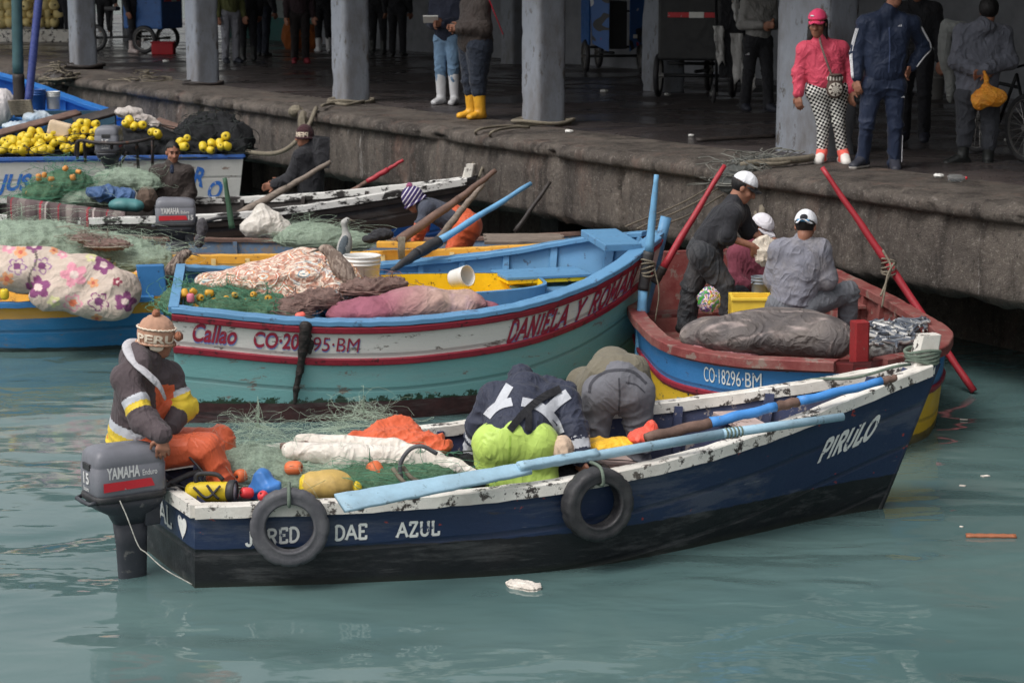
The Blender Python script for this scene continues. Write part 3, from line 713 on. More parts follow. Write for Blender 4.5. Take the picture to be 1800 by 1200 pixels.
# foredeck hatch: yellow lined well with blue coaming, loose boards, side deck
m_yin = mat('bright_yellow_paint', C(236, 196, 28), .5, .1, 6, .25, 40, chip=C(120, 96, 40), ca=.40)
def well(B, u0, u1, yh, z0, z1):
    pts = []
    for i in range(41):
        a = 2*math.pi*i/40; cx = (u0+u1)/2*B.L; rx = (u1-u0)/2*B.L; sx = math.copysign(abs(math.cos(a))**.6, math.cos(a)); sy = math.copysign(abs(math.sin(a))**.6, math.sin(a))
        pts.append((cx+rx*sx, yh*sy*(1-.22*sx)))
    def ring(o, z): return [Vector((B.L*(u0+u1)/2+(x-B.L*(u0+u1)/2)*(1+o/((u1-u0)/2*B.L)), y*(1+o/yh), z)) for x, y in pts[:-1]]
    v, f = loft([ring(.03, z0), ring(.03, z1), ring(.0, z1+.004), ring(0., z1)], cap=False); mk('hatch_coaming', v, f, m_b2blue, B.o, False)
    v, f = loft([ring(-.004, z1-.002), ring(-.012, z0-.18)], cap=False); mk('hatch_lining', v, f, m_yin, B.o, False)
    mk('hatch_bottom', [p for p in ring(-.012, z0-.15)], [tuple(range(40))], m_yin, B.o, False)
    return ring
DZ = .70
rg_ = well(B2, .40, .80, .42, DZ-.02, .92)
def deck(B, u0, u1, z, m, hole=None, n=24):
    V = []; F = []
    for i in range(n+1):
        u = u0+(u1-u0)*i/n
        for side in (-1, 1):
            o = B.P(u, side, z, .04)
            if hole:
                c = (hole[0]+hole[1])/2; r = (hole[1]-hole[0])/2; e = max(0, 1-abs((u-c)/r)**3)**.33*hole[2]
            else: e = 0
            V += [Vector((o.x, side*e, z)), Vector((o.x, o.y, z))]
    for i in range(n):
        for k in (0, 2): F.append((i*4+k, i*4+k+1, i*4+k+5, i*4+k+4))
    return mk('side_deck', V, F, m, B.o, False)
deck(B2, .32, .93, DZ, m_b2blue, (.40, .80, .42))
B2.thwart(.34, .07, .12, .03, m_b2blue); 
b = MB(); b.box((B2.L*.955, 0, 1.24), (.16, .36, .03), bev=.008); b.build('breasthook', m_b2blue, B2.o)
b = MB(); b.tube([B2.P(.999, 0, z)+Vector((.01, 0, 0)) for z in (-.25, 0, .4, .8, 1.2, 1.42)], .05, 8); b.build('stem', m_b2blue, B2.o, True)
b = MB(); p_ = B2.P(.34, 1, .9); b.box((p_.x+.12, p_.y-.03, .92), (.36, .03, .045), bev=.02); b.build('oar_block', m_b2blue, B2.o)
# --- blue, red and yellow boat
m_b3 = hullmat('blue_and_yellow_hull_paint', [(.09, C(120, 50, 50)), (.30, C(58, 120, 178)), (.36, C(124, 44, 48)), (2, C(214, 172, 40))], .06, C(128, 108, 40), C(70, 60, 60), .37, specks=C(40, 44, 54))
m_b3red = mat('worn_red_gunwale_paint', C(124, 58, 56), .6, .2, 5, .3, 40, chip=C(128, 108, 100), ca=.42, cs=7, dirt=C(140, 118, 108), da=.5)
B3 = Boat('fishing_boat', 'blue and yellow boat with wide dull red gunwale, three men working in it', (1.85, 20.0), -82, 4.6,
    [(0, .7), (.25, .98), (.55, 1.14), (.8, 1.0), (.93, .58), (1, .06)], [(0, .6), (.25, .88), (.55, 1.06), (.8, .95), (.93, .54), (1, .03)],
    [(0, .9), (.3, .78), (.6, .70), (.85, .71), (1, .76)], rake=.25, trake=.02, heel=1.2)
B3.hull(m_b3, inner_m=m_b3red, ribs=13, floor_z=.16, rib_m=m_b3red)
B3.gunwale(m_b3red, wi=.09, wo=.045, th=.07)
B3.rail('lower_moulding', .30, .345, .022, m_red)
B3.text('registration', 'CO·18296·BM', -1, (1238, 660), (1340, 672), .12, m_wtext, bold=.0, dfix=.232)
B3.post((B3.P(1, 0, .5).x-.02, 0, .42), .62, (.07, .055), mat('strong_red_post_paint', C(138, 36, 38), .55, .15, 6, .3, 40, chip=C(120, 90, 84), ca=.40), lean=.03, taper=1.)
B3.thwart(.35, .12, .16, .03, m_b3red); B3.thwart(.58, .12, .16, .03, m_b3red)
# --- left boat with the blue stem post
m_b4 = hullmat('blue_and_ochre_hull_paint', [(.15, C(196, 146, 52)), (2, C(44, 116, 166))], .04, C(40, 60, 66), C(110, 104, 96), .38)
m_ochrew = mat('ochre_boat_paint', C(206, 156, 60), .6, .15, 6, .3, 40, chip=C(120, 92, 60), ca=.41)
m_post = mat('strong_blue_post_paint', C(52, 112, 166), .5, .12, 6, .2, 40, chip=C(34, 60, 90), ca=.37)
B4 = Boat('fishing_boat', 'blue and ochre boat at left with a square blue stem post', (-7.5, 21.05), -15, 4.3,
    [(0, .7), (.3, .82), (.6, .82), (.85, .5), (1, .06)], [(0, .62), (.3, .74), (.6, .72), (.85, .4), (1, .03)], [(0, .5), (.5, .47), (1, .5)], rake=.12)
B4.hull(m_b4, inner_m=m_ochrew, ribs=9, floor_z=.1); B4.gunwale(m_post, th=.05)
B4.post((B4.P(1, 0, .3).x-.04, 0, .25), .52, (.12, .07), m_post, lean=-.06, taper=1.05, rot=.5)
# --- yellow boat behind
m_by = hullmat('yellow_hull_paint', [(.2, C(214, 164, 72)), (.4, C(150, 76, 84)), (2, C(160, 150, 120))], .05, C(80, 60, 50), C(120, 90, 60), .39)
m_yrail = mat('mustard_rail_paint', C(214, 160, 64), .6, .12, 6, .3, 40, chip=C(140, 104, 60), ca=.40)
m_cream = mat('cream_yellow_planks', C(206, 184, 132), .65, .12, 6, .3, 40, chip=C(140, 110, 70), ca=.40)
BY = Boat('fishing_boat', 'mustard yellow boat with cream ribs, behind the teal and white boat', (-3.95, 20.75), 3.5, 5.0,
    [(0, .55), (.3, .72), (.6, .74), (.85, .5), (1, .05)], [(0, .48), (.3, .64), (.6, .66), (.85, .4), (1, .03)], [(0, .66), (.5, .66), (.8, .74), (1, .86)])
BY.hull(m_by, inner_m=m_cream, ribs=14, floor_z=.12, rib_m=m_cream); BY.gunwale(m_yrail, wi=.06, wo=.03, th=.085)
# --- small grey-blue boat with motor
m_b5 = hullmat('grey_blue_hull_paint', [(2, C(82, 104, 128))], .06, C(70, 70, 72), C(120, 110, 104), .40)
m_b5in = mat('grey_blue_inside', C(96, 116, 138), .65, .15, 6, .3, 40, chip=C(130, 116, 104), ca=.45)
B5 = Boat('fishing_boat', 'small grey-blue boat with brown gunwale and an outboard at its stern', (-3.98, 22.95), 2, 5.0,
    [(0, .58), (.3, .68), (.6, .66), (.85, .42), (1, .05)], [(0, .5), (.3, .6), (.6, .58), (.85, .32), (1, .03)], [(0, .56), (.5, .52), (.8, .58), (1, .7)])
B5.hull(m_b5, inner_m=m_b5in, ribs=8, floor_z=.1); B5.gunwale(m_brown, wi=.06, wo=.03, th=.04)
b = MB()
for i, y in enumerate((-.26, -.12, .02, .16, .3)): b.box((4.1+.03*(i % 2), y, .60), (.42, .062, .015), bev=.004)
b.build('fore_planks', m_wood, B5.o)
# --- dark boat with black and white gunwale
m_b6 = hullmat('blue_and_tar_hull_paint', [(.2, C(40, 38, 42)), (.44, C(58, 48, 44)), (.60, C(32, 76, 140)), (2, C(30, 60, 108))], .05, C(34, 34, 36), C(36, 34, 34), .4)
m_bw = mat('black_and_white_peeling_gunwale', C(206, 204, 200), .6, .1, 6, .3, 40, chip=C(40, 37, 36), ca=.475, cs=7, stretch=(.5, 1, 1))
B6 = Boat('fishing_boat', 'dark tarred boat with peeling black and white gunwale and white stem head', (-6.7, 25.2), -9, 6.0,
    [(0, .8), (.3, .95), (.6, .9), (.85, .5), (1, .05)], [(0, .7), (.3, .84), (.6, .78), (.85, .38), (1, .03)], [(0, .74), (.4, .74), (.7, .85), (.88, 1.02), (1, 1.17)], rake=.4)
B6.hull(m_b6, inner_m=m_dark, ribs=8, floor_z=.1); B6.gunwale(m_bw, wi=.07, wo=.04, th=.075)
B6.rail('rub_rail', .09, .15, .03, m_dark)
B6.post((B6.P(.985, 0, 1.1).x, 0, 1.08), .22, (.06, .05), m_white, lean=.05)
# --- white transom boat
m_b7 = hullmat('white_transom_paint', [(.05, C(70, 110, 190)), (2, C(196, 194, 190))], .05, C(60, 60, 60), C(140, 120, 110), .385)
B7 = Boat('fishing_boat', 'boat with a wide white transom lettered in blue, loaded with yellow floats', (-5.05, 27.25), 99, 3.3,
    [(0, 1.65), (.4, 1.6), (.75, 1.1), (1, .08)], [(0, 1.5), (.4, 1.45), (.75, .9), (1, .04)], [(0, 1.1), (.6, 1.0), (1, .95)], rake=.1)
B7.hull(m_b7, inner_m=m_dark, ribs=0, floor_z=.8); B7.gunwale(mat('blue_trim_paint', C(64, 104, 176), .5, .15, 6, .3, 40, chip=C(150, 140, 130), ca=.4), wi=.08, wo=.02, th=.035)
m_bl7 = mat('blue_lettering_paint', C(52, 108, 188), .5, .1, 10, .1, 60, chip=C(190, 188, 184), ca=.40, cs=16)
def ttext7(txt, y0, y1, z0, z1, h):
    pl = lambda a, b_, i: Vector((-B7.tr*(z0+(z1-z0)*a+b_*h)-.005, y0+(y1-y0)*a-b_*h*.35, z0+(z1-z0)*a+b_*h)); letters('transom_name', txt, pl, m_bl7, B7.o, bold=.05)
ttext7('R', -.99, -1.13, .74, .70, .22); ttext7('O', -1.16, -1.33, .56, .54, .22); ttext7('JUS', 1.42, 1.05, .70, .70, .2)
# --- far blue boat
m_b8 = mat('sky_blue_boat_paint', C(50, 118, 192), .55, .12, 5, .25, 30, chip=C(40, 70, 110), ca=.37)
B8 = Boat('fishing_boat', 'bright blue boat at far left with poles standing in it', (-5.5, 33.0), 181, 5.5,
    [(0, .7), (.4, 1.0), (.75, .75), (1, .06)], [(0, .6), (.4, .85), (.75, .55), (1, .04)], [(0, .98), (.11, 1.08), (.41, 1.6), (1, 2.4)], rake=.3, heel=-10)
B8.hull(mat('sky_blue_hull', C(44, 100, 170), .55, .15), inner_m=m_b8, ribs=10, floor_z=.5, rib_m=m_b8); B8.gunwale(m_b8, wi=.16, wo=.04, th=.06)
# ------------------------------------------------------------------ people
def unit(v): v = Vector(v); v.normalize(); return v
class Fig:
    """one person: J = joints in world space; every garment and the body are grown from the same skeleton"""
    def __init__(s, label, J, base, look, up=(0, 0, 1), group=None, vox=.012, fat=1., hs=1., skin=None, hands=True, seed=1, grip=.6):
        s.base = Vector(base); s.o = root('person', s.base, label, 'person', group); s.J = {k: Vector(v)-s.base for k, v in J.items()}
        s.vox = vox; s.fat = fat; s.hs = hs; s.seed = seed; J = s.J
        s.f = unit(look); u = Vector(up); s.u = unit(u-s.f*u.dot(s.f)); s.r = s.f.cross(s.u); s.H = J['head']
        s.ax = [tuple(s.r), tuple(s.f), tuple(s.u)]
        s.body(skin or m_skin, hands, grip)
    def h(s, r, f, u): return s.H+(s.r*r+s.f*f+s.u*u)*s.hs
    def body(s, m, hands, grip):
        q = SDF(s.vox, .02); J = s.J; A = s.ax; k = s.hs; e = lambda c, r, kk=.015, sub=False: q.ell(s.h(*c), [x*k for x in r], A, kk, sub)
        e((0, -.012, .035), (.074, .094, .088)); e((0, .022, -.035), (.060, .070, .085)); e((0, .05, -.092), (.036, .034, .03), .02)
        q.cap(s.h(0, .088, .006), s.h(0, .108, -.034), .010*k, .017*k, .012); e((-.016, .092, -.036), (.011, .013, .010), .008); e((.016, .092, -.036), (.011, .013, .010), .008)
        q.cap(s.h(-.036, .078, .028), s.h(.036, .078, .028), .012*k, None, .012); e((-.042, .062, -.03), (.02, .02, .02), .02); e((.042, .062, -.03), (.02, .02, .02), .02)
        for x in (-.031, .031): e((x, .098, .006), (.017, .016, .011), .01, True)
        q.cap(s.h(-.02, .082, -.066), s.h(.02, .082, -.066), .010*k, None, .008); e((0, .1, -.066), (.024, .012, .003), .004, True)
        for x in (-.076, .076): e((x, -.008, -.008), (.011, .022, .034), .008)
        q.cap(s.h(0, -.02, -.075), J['neck'], .056*k, .062, .03)
        for L in 'LR':
            q.cap(J['neck']-s.u*.03, J['sh'+L]-s.u*.03, .035, .03); q.cap(J['sh'+L]-s.u*.02, J['el'+L], .034, .032); q.cap(J['el'+L], J['wr'+L], .036, .026)
            q.cap(J['sh'+L].lerp(J['chest'], .5), J['hip'+L].lerp(J['pelvis'], .4), .05, .06); q.cap(J['hip'+L], J['kn'+L], .055, .046); q.cap(J['kn'+L], J['an'+L], .048, .038)
            q.cap(J['an'+L], J['to'+L], .036, .028)
            if hands: s.hand(q, L, grip)
        q.cap(J['hipL'], J['hipR'], .065); q.cap(J['neck'], J['chest'], .045); q.cap(J['chest'], J['pelvis'], .06)
        v, f = q.mesh(); mk('body', v, f, m, s.o)
    def hand(s, q, L, grip):
        J = s.J; w = J['wr'+L]; fore = unit(w-J['el'+L]); d = unit(J['hd'+L]-w) if 'hd'+L in J else fore
        n = J.get('pn'+L); n = unit(n) if n is not None else unit(fore.cross(Vector((0, 0, 1)))+Vector((.01, -.3, 0)))   # back of the hand
        n = unit(n-d*n.dot(d)); t = n.cross(d)*(1 if L == 'L' else -1); g = max(1., s.vox/.0095)
        for x in (-.03, -.01, .012, .032): q.cap(w, w+d*.082+t*x, .019, .0125*g, .014)
        for x, l, c in ((-.033, .058, 1.1), (-.011, .074, 1.), (.011, .08, .95), (.033, .07, .9)):
            p = w+d*.086+t*x*1.05; a = grip*.7*c; d1 = d*math.cos(a)-n*math.sin(a); d2 = d*math.cos(a*2.1)-n*math.sin(a*2.1)
            q.cap(p, p+d1*l*.5, .0105*g, .0095*g, .005); q.cap(p+d1*l*.5, p+d1*l*.5+d2*l*.55, .0095*g, .008*g, .004)
        b = w+d*.028+t*.026; m1 = b+unit(t*.8+d*.55-n*.25)*.045; q.cap(b, m1, .016*g, .012*g, .012); q.cap(m1, m1+unit(d*.85+t*.25-n*.4)*.036, .0115*g, .009*g, .005)
    def jacket(s, m, infl=.0, hem=.0, short=None, mi=None, hood=False, name='jacket', collar=True, fold=.008, extra=(), arm=1., cuff=.0, fs=.11):
        q = SDF(s.vox, .035); J = s.J; F = s.fat; dn = unit(J['pelvis']-J['chest'])
        hp = {L: J['hip'+L].lerp(J['pelvis'], .35)+dn*hem for L in 'LR'}
        q.cap(J['shL'], J['shR'], .064+infl*.8)
        for L in 'LR':
            sh, el, wr = J['sh'+L], J['el'+L], J['wr'+L]
            q.cap(sh.lerp(J['neck'], .42)+dn*.06, hp[L].lerp(J['pelvis'], .25)-dn*.06, (.09+infl*.8), (.1+infl)*F); q.cap(sh, el, (.06+infl*.8)*arm, (.052+infl*.9)*arm)
            if short is None: q.cap(el, wr.lerp(el, .04+cuff), (.054+infl)*arm, (.041+infl*.7)*arm)
            elif short > 0: q.cap(el, el.lerp(wr, short), (.054+infl)*arm, (.047+infl)*arm)
            q.cap(sh, J['neck'], .052+infl*.7, .06)
        q.cap(J['chest'], J['pelvis']+dn*(hem-.06), .108+infl*.8, .112*F+infl)
        if collar: q.cap(J['neck']-unit(s.H-J['neck'])*.02, J['neck']+unit(s.H-J['neck'])*.035, .076, .07)
        if hood: q.ell(J['neck']-s.f*.075+Vector((0, 0, -.01)), (.12, .09, .075), [tuple(unit(J['shR']-J['shL'])), tuple(unit(s.f)), tuple(unit(J['shR']-J['shL']).cross(unit(s.f)))], .04)
        for a, b_, r0, r1 in extra: q.cap(a-s.base, b_-s.base, r0, r1)
        v, f = q.mesh(fold*.35, fs*1.3, s.seed); v = wrinkles(v, f, [(J['sh'+L], J['el'+L], .35, 1., .35) for L in 'LR']+[(J['el'+L], J['wr'+L], 1., .8, .25) for L in 'LR' if short is None]+[(J['neck'], J['pelvis']+dn*hem, .1, 1., .55)], .016 if fold > .0065 else .011, s.seed); return mk(name, v, f, m, s.o, mi=None if mi is None else mi(fcent(v, f)))
    def trousers(s, m, infl=0., to=1., mi=None, name='trousers', fold=.007, thick=1., waist=.12, extra=(), fs=.10):
        q = SDF(s.vox, .025); J = s.J; F = s.fat; up = unit(J['chest']-J['pelvis'])
        q.cap(J['hipL'], J['hipR'], .102*F+infl); q.cap(J['pelvis'], J['pelvis']+up*waist, .112*F+infl, .108*F+infl)
        for L in 'LR':
            h, k, a = J['hip'+L], J['kn'+L], J['an'+L]
            q.cap(h, k, (.098*F+infl)*thick, (.066+infl)*thick)
            q.cap(k, k.lerp(a, to), (.066+infl)*thick, (.058+infl)*thick)
            q.cap(h, J['pelvis']+up*waist*.6, .1*F+infl, .09*F+infl)
        for a, b_, r0, r1 in extra: q.cap(a-s.base, b_-s.base, r0, r1)
        v, f = q.mesh(fold*.35, fs*1.3, s.seed+40); v = wrinkles(v, f, [(J['hip'+L], J['kn'+L], .8, 1., .45) for L in 'LR']+[(J['kn'+L], J['an'+L], 1., 1.1*to, .45) for L in 'LR'], .018 if fold > .0045 else .006, s.seed+9); return mk(name, v, f, m, s.o, mi=None if mi is None else mi(fcent(v, f)))
    def feet(s, m, shaft=.0, name='boot', sole=None, r=.047, fl=1., lace=None):
        for L in 'LR':
            q = SDF(min(s.vox, .012), .025); a, t, k = s.J['an'+L], s.J['to'+L], s.J['kn'+L]; d = Vector((t.x-a.x, t.y-a.y, 0)); d.normalize(); sd = Vector((-d.y, d.x, 0))
            flo = min(a.z-.07, t.z-.03); heel = a-d*.05; heel.z = flo+.045; toe = a+d*.17*fl; toe.z = flo+.036
            q.cap(heel, toe, .043, .036); q.cap(a+d*.03+sd*.018, toe+sd*.022, .038, .03); q.cap(a+d*.03-sd*.012, toe-sd*.01, .036, .028); q.cap(a, heel.lerp(toe, .5), r, .04)
            if shaft: q.cap(a, a.lerp(k, shaft), r+.006, r+.02)
            else: q.cap(a, a+(k-a)*.1, r, r+.002)
            z0 = flo+.006
            v, f = q.mesh(.003, .08, s.seed+7, cut=lambda P: z0-P[..., 2]); c = fcent(v, f)
            mi = None
            if sole: mi = (c[:, 2] < flo+.034).astype(int)
            if lace is not None: mi = np.where((c[:, 2] > flo+.034) & ((c-np.array(a)) @ np.array(d) > -.02) & ((c-np.array(a)) @ np.array(d) < .1), 2, mi if mi is not None else 0)
            mk(name, v, f, [m]+([sole] if sole else [])+([lace] if lace is not None else []), s.o, mi=mi)
    def cap(s, m, brim_m=None, brim=1., back=False, tilt=0.):
        c = s.h(0, -.005, .035); q = SDF(.009, .02); q.ell(c, [x*s.hs for x in (.091, .112, .104)], s.ax); n = np.array(s.u); c0 = np.array(c)
        v, f = q.mesh(.002, .1, 3, cut=lambda P: -((P-c0) @ n-(-.012 if back else .012))); o = mk('cap', v, f, m, s.o)
        mb = MB(); sg = -1 if back else 1; rings = []
        for i in range(7):
            t = i/6; y = sg*(.07+.095*t)*s.hs; w = .078*(1-.15*t-.35*t**4)*s.hs; rr = []
            for j in range(9):
                a = -1+2*j/8; rr.append(c+s.r*(a*w)+s.f*(y-sg*.05*a*a*(1 if t > .4 else .9))+s.u*(.012-.018*t-.022*a*a))
            rings.append(rr+[p-s.u*.006 for p in reversed(rr)])
        mb.loft(rings); mb.build('brim', brim_m or m, o, True)
        mb = MB(); mb.box(c+s.u*.1*s.hs, (.008, .008, .005)); mb.build('button', m, o)
        if back: pass
        return o
    def beanie(s, m, poms=(), pom_m=None, low=.0, k=1., fold=.004, cuff=.014):
        c = s.h(0, -.008, .03); q = SDF(.008, .02); R = [x*s.hs*k for x in (.09, .108, .112)]; q.ell(c, R, s.ax); n = np.array(s.u); c0 = np.array(c)
        v, f = q.mesh(fold, .05, 3, cut=lambda P: -((P-c0) @ n+.02-low)); o = mk('beanie', v, f, m, s.o)
        q = SDF(.008, .01)
        for i in range(20):
            a = 2*math.pi*i/20; b_ = a+2*math.pi/20; g = lambda a_: c+s.r*math.cos(a_)*R[0]+s.f*math.sin(a_)*R[1]-s.u*(.015-low); q.cap(g(a), g(b_), cuff)
        v, f = q.mesh(.002, .03); mk('cuff', v, f, m, o)
        for (r, ff, u, rad) in poms:
            q = SDF(.007, .01); q.ell(s.h(r, ff, u), [rad]*3); v, f = q.mesh(.004, .03); mk('pompom', v, f, pom_m or m, o)
        return o
    def hat_text(s, hat, txt, m, a0, a1, z0, h, k=1., R=(.09, .108, .112)):
        c = s.h(0, -.008, .03)
        def pl(a, b, i):
            th = math.radians(a0+(a1-a0)*a); z = z0+b*h; w = math.sqrt(max(0, 1-(z/(R[2]*k))**2))*1.06
            return c+s.r*(math.cos(th)*R[0]*k*w)+s.f*(math.sin(th)*R[1]*k*w)+s.u*z
        return letters('knitted_letters', txt, pl, m, hat, bold=.05)
    def hair(s, m=None, long=0., k=1.05, low=-.03, top=9.):
        q = SDF(.01, .02); c = s.h(0, -.02, .035); q.ell(c, [x*s.hs*k for x in (.08, .096, .092)], s.ax)
        if long:
            for x in (-.05, .05): q.cap(s.h(x, -.03, 0), s.h(x*1.5, -.03+.06, -long), .045, .03)
            q.cap(s.h(0, -.06, 0), s.h(0, -.07, -long), .06, .05)
        n = np.array(s.f); n2 = np.array(s.u); c0 = np.array(s.h(0, 0, 0)); fr = .055*s.hs
        def cut(P):
            y = (P-c0) @ n; z = (P-c0) @ n2
            return np.maximum(np.maximum(np.minimum(y-.01, .055+y*0-z), -(z-low)), z-top) if not long else np.maximum(np.minimum(y-.035, .06-z), z-top)
        v, f = q.mesh(.004, .03, 5, cut=cut); return mk('hair', v, f, m or m_hair, s.o)
    def eyes(s):
        for x in (-.031, .031):
            q = SDF(.004, .002); q.ell(s.h(x, .082, .006), (.013, .011, .009), s.ax); v, f = q.mesh(); mk('eye', v, f, m_eye, s.o)
            b = MB(); b.tube([s.h(x-.02, .092, .026), s.h(x, .096, .031), s.h(x+.02, .09, .027)], .005, 5); b.build('eyebrow', m_hair, s.o)
def stand_joints(base, H=1.68, yaw=0., arms=('down', 'down'), step=0., lean=0., wide=1., turn=0.):
    k = H/1.7; base = Vector(base); a = math.radians(yaw); f = Vector((math.sin(a), -math.cos(a), 0)); l = Vector((-f.y, f.x, 0))
    def p(x, y, z): return base+(l*x*wide+f*(y+lean*max(0, z-.9))+Vector((0, 0, z)))*k
    J = dict(pelvis=p(0, 0, .96), chest=p(0, .01, 1.25), neck=p(0, 0, 1.455), head=p(0, .03, 1.585))
    for L, sg in (('L', 1), ('R', -1)):
        st = step*sg
        J['hip'+L] = p(.09*sg, 0, .9); J['kn'+L] = p(.1*sg, .02+st*.5, .49); J['an'+L] = p(.105*sg, st-.01, .08); J['to'+L] = p(.13*sg, st+.15, .03)
        J['sh'+L] = p(.175*sg, 0, 1.39); A = arms[0 if L == 'L' else 1]
        J['el'+L], J['wr'+L] = {'down': (p(.235*sg, -.03, 1.11), p(.25*sg, .05, .87)), 'front': (p(.23*sg, .0, 1.12), p(.07*sg, .26, 1.12)), 'back': (p(.27*sg, -.12, 1.12), p(.04*sg, -.19, .95)),
            'hip': (p(.34*sg, -.08, 1.14), p(.19*sg, .08, .98)), 'cross': (p(.22*sg, .06, 1.12), p(-.1*sg, .19, 1.16))}[A]
    J['face'] = f; return J
def px_joints(Y, d, at=None):
    """joints measured on the photograph: (px, py, extra depth) on the vertical plane at depth Y"""
    return {k: WY(v[0], v[1], Y+(v[2] if len(v) > 2 else 0)) for k, v in d.items()}
def ground(J, z): p = J['pelvis']; return Vector((p.x, p.y, z))
c_navy = cloth('navy_tracksuit_cloth', C(30, 40, 62), .12, .6, 5, fold=.35); c_pink = cloth('coral_pink_jacket_cloth', C(206, 76, 98), .08, .6, 5, fold=.45)
c_grey = cloth('grey_jacket_cloth', C(98, 100, 110), .15, .85, 5, fold=.6); c_dgrey = cloth('dark_grey_trouser_cloth', C(62, 64, 70), .15, .85, 5, fold=.5)
c_black = cloth('black_cloth', C(42, 42, 46), .15, .85, 5, fold=.5); c_brown = cloth('dark_brown_jacket_cloth', C(58, 50, 47), .15, .7, 5, fold=.5)
c_jean = cloth('faded_blue_denim', C(112, 140, 168), .15, .85, 5, fold=.5); c_white = cloth('white_cotton', C(222, 222, 226), .05, .85, 5, fold=.3)
c_maroon = cloth('maroon_sweater_wool', C(122, 62, 76), .12, .9, 6, fold=.5); c_greyt = cloth('mid_grey_sweatshirt', C(126, 126, 136), .08, .9, 5, C(150, 140, 128), .4, .6)
c_olive = cloth('olive_grey_sweater', C(112, 106, 92), .1, .9, 6, fold=.4); c_gtr = cloth('grey_jogging_trousers', C(106, 106, 112), .08, .9, 5, fold=.35)
c_wet = cloth('charcoal_work_trousers', C(44, 46, 50), .25, .6, 4, C(92, 86, 84), .5, .6); c_strip = cloth('silver_reflective_strip', C(186, 188, 194), .06, .45, 8, fold=.3)
c_ygold = cloth('yellow_jacket_cloth', C(214, 184, 56), .08, .6, 5, fold=.4); c_bjack = cloth('purple_brown_jacket_cloth', C(78, 68, 71), .1, .75, 5, fold=.5)
c_nav2 = cloth('dark_navy_work_jacket', C(48, 52, 68), .1, .6, 5, fold=.5); c_ltgrey = cloth('pale_grey_sweater', C(140, 138, 136), .1, .9, 5, fold=.5)
m_wboot = mat('white_rubber_boot', C(214, 214, 216), .4, .06, 6, .1, 30, dirt=C(150, 145, 140), da=.35); m_yboot = mat('yellow_rubber_boot', C(222, 164, 46), .4, .1, 6, .1, 30, dirt=C(160, 106, 40), da=.5)
m_bboot = mat('black_rubber_boot', C(40, 42, 42), .4, .15, 6, .1, 30); m_shoe = mat('dark_shoe', C(46, 48, 58), .6, .2, 8, .2, 40); m_coral = mat('coral_shoe_mesh', C(232, 104, 92), .7, .15, 30, .3, 120)
def strips(name, pts, w, m, parent, off=0., n=24):
    """a flat band laid along a path (points given with outward normals)"""
    V = []; F = []
    for i, (p, nn, t) in enumerate(pts): V += [p+t*w/2+nn*.004, p-t*w/2+nn*.004]
    for i in range(len(pts)-1): F.append((2*i, 2*i+1, 2*i+3, 2*i+2))
    return mk(name, V, F, m, parent)
from mathutils.bvhtree import BVHTree
def sewn(name, o, par, base, path, w, m, off=.004, n=18):
    """a tape sewn onto a garment: follows the garment's own surface along a path seen on the photograph; w in pixels"""
    me = o.data; bv = BVHTree.FromPolygons([tuple(q.co) for q in me.vertices], [tuple(q.vertices) for q in me.polygons])
    eye = Vector((0, 0, CAMH))-Vector(base); pts = spline([(x, y, 0) for x, y in path], n); V = []; F = []; rows = 0
    for i, p in enumerate(pts):
        t = pts[min(i+1, n)]-pts[max(i-1, 0)]; t.normalize(); s_ = Vector((-t.y, t.x, 0)); row = []
        for k in (-1, -.33, .33, 1):
            q = p+s_*(k*w/2); d = (WY(q.x, q.y, 12.)-Vector((0, 0, CAMH))).normalized(); h = bv.ray_cast(eye, d)
            if h[0] is None: row = None; break
            nn = h[1] if h[1].dot(d) < 0 else -h[1]; row.append(h[0]+nn*off*.5-d*off)
        if row is None: continue
        V += row; rows += 1
    for i in range(rows-1):
        for k in range(3): F.append((i*4+k, i*4+k+1, (i+1)*4+k+1, (i+1)*4+k))
    return mk(name, V, F, m, par) if F else None
# ---- woman in pink
Y = W(1460, 285, 1.6).y
J = px_joints(Y, dict(head=(1437, 42, -.02), neck=(1443, 74), chest=(1448, 105), pelvis=(1455, 150), shL=(1478, 86, .02), elL=(1497, 128, .03), wrL=(1496, 160, -.05), shR=(1414, 88), elR=(1405, 130, .02), wrR=(1404, 165, -.03),
    hipL=(1473, 160), hipR=(1437, 160), knL=(1474, 215, -.03), knR=(1447, 217, -.02), anL=(1481, 268, .0), anR=(1445, 268, .0), toL=(1487, 287, -.16), toR=(1437, 285, -.16)))
P = Fig('woman in coral pink jacket and cap with patterned leggings and crossbody bag', J, W(1460, 278, 1.6), (-.35, -1, -.12), group='people standing on the quay', fat=1.18, hs=1.06, vox=.011)
P.jacket(c_pink, .018, -.02, fs=.07, fold=.006)
def leggings():
    t = NT('houndstooth_leggings'); mp = t.n('Mapping'); mp.inputs['Scale'].default_value = (1, .0, 1); mp.inputs['Rotation'].default_value = (0, .35, 0); t.l(t.tc.outputs['Object'], mp.inputs[0])
    a = t.n('TexChecker'); a.inputs['Scale'].default_value = 46; t.l(mp.outputs[0], a.inputs[0])
    c = t.mix(a.outputs['Fac'], C(26, 26, 30), C(216, 214, 208)); t.bump(t.noise(12, 3), .3, .02); return t.done(c, .85, 0, .2)
P.trousers(leggings(), -.004, .93, fold=.004)
P.feet(m_sole, 0, 'sneaker', m_sole, lace=m_coral)
P.hair(long=.25, top=.04); m_pcap = cloth('bright_pink_cap', C(226, 70, 112), .06, .7, 6, fold=.25); pc = P.cap(m_pcap); P.eyes(); q = SDF(.004, .002); q.ell(P.h(.03, .092, .085), (.022, .008, .009), P.ax); v, f = q.mesh(); mk('cap_mark', v, f, c_white, pc)
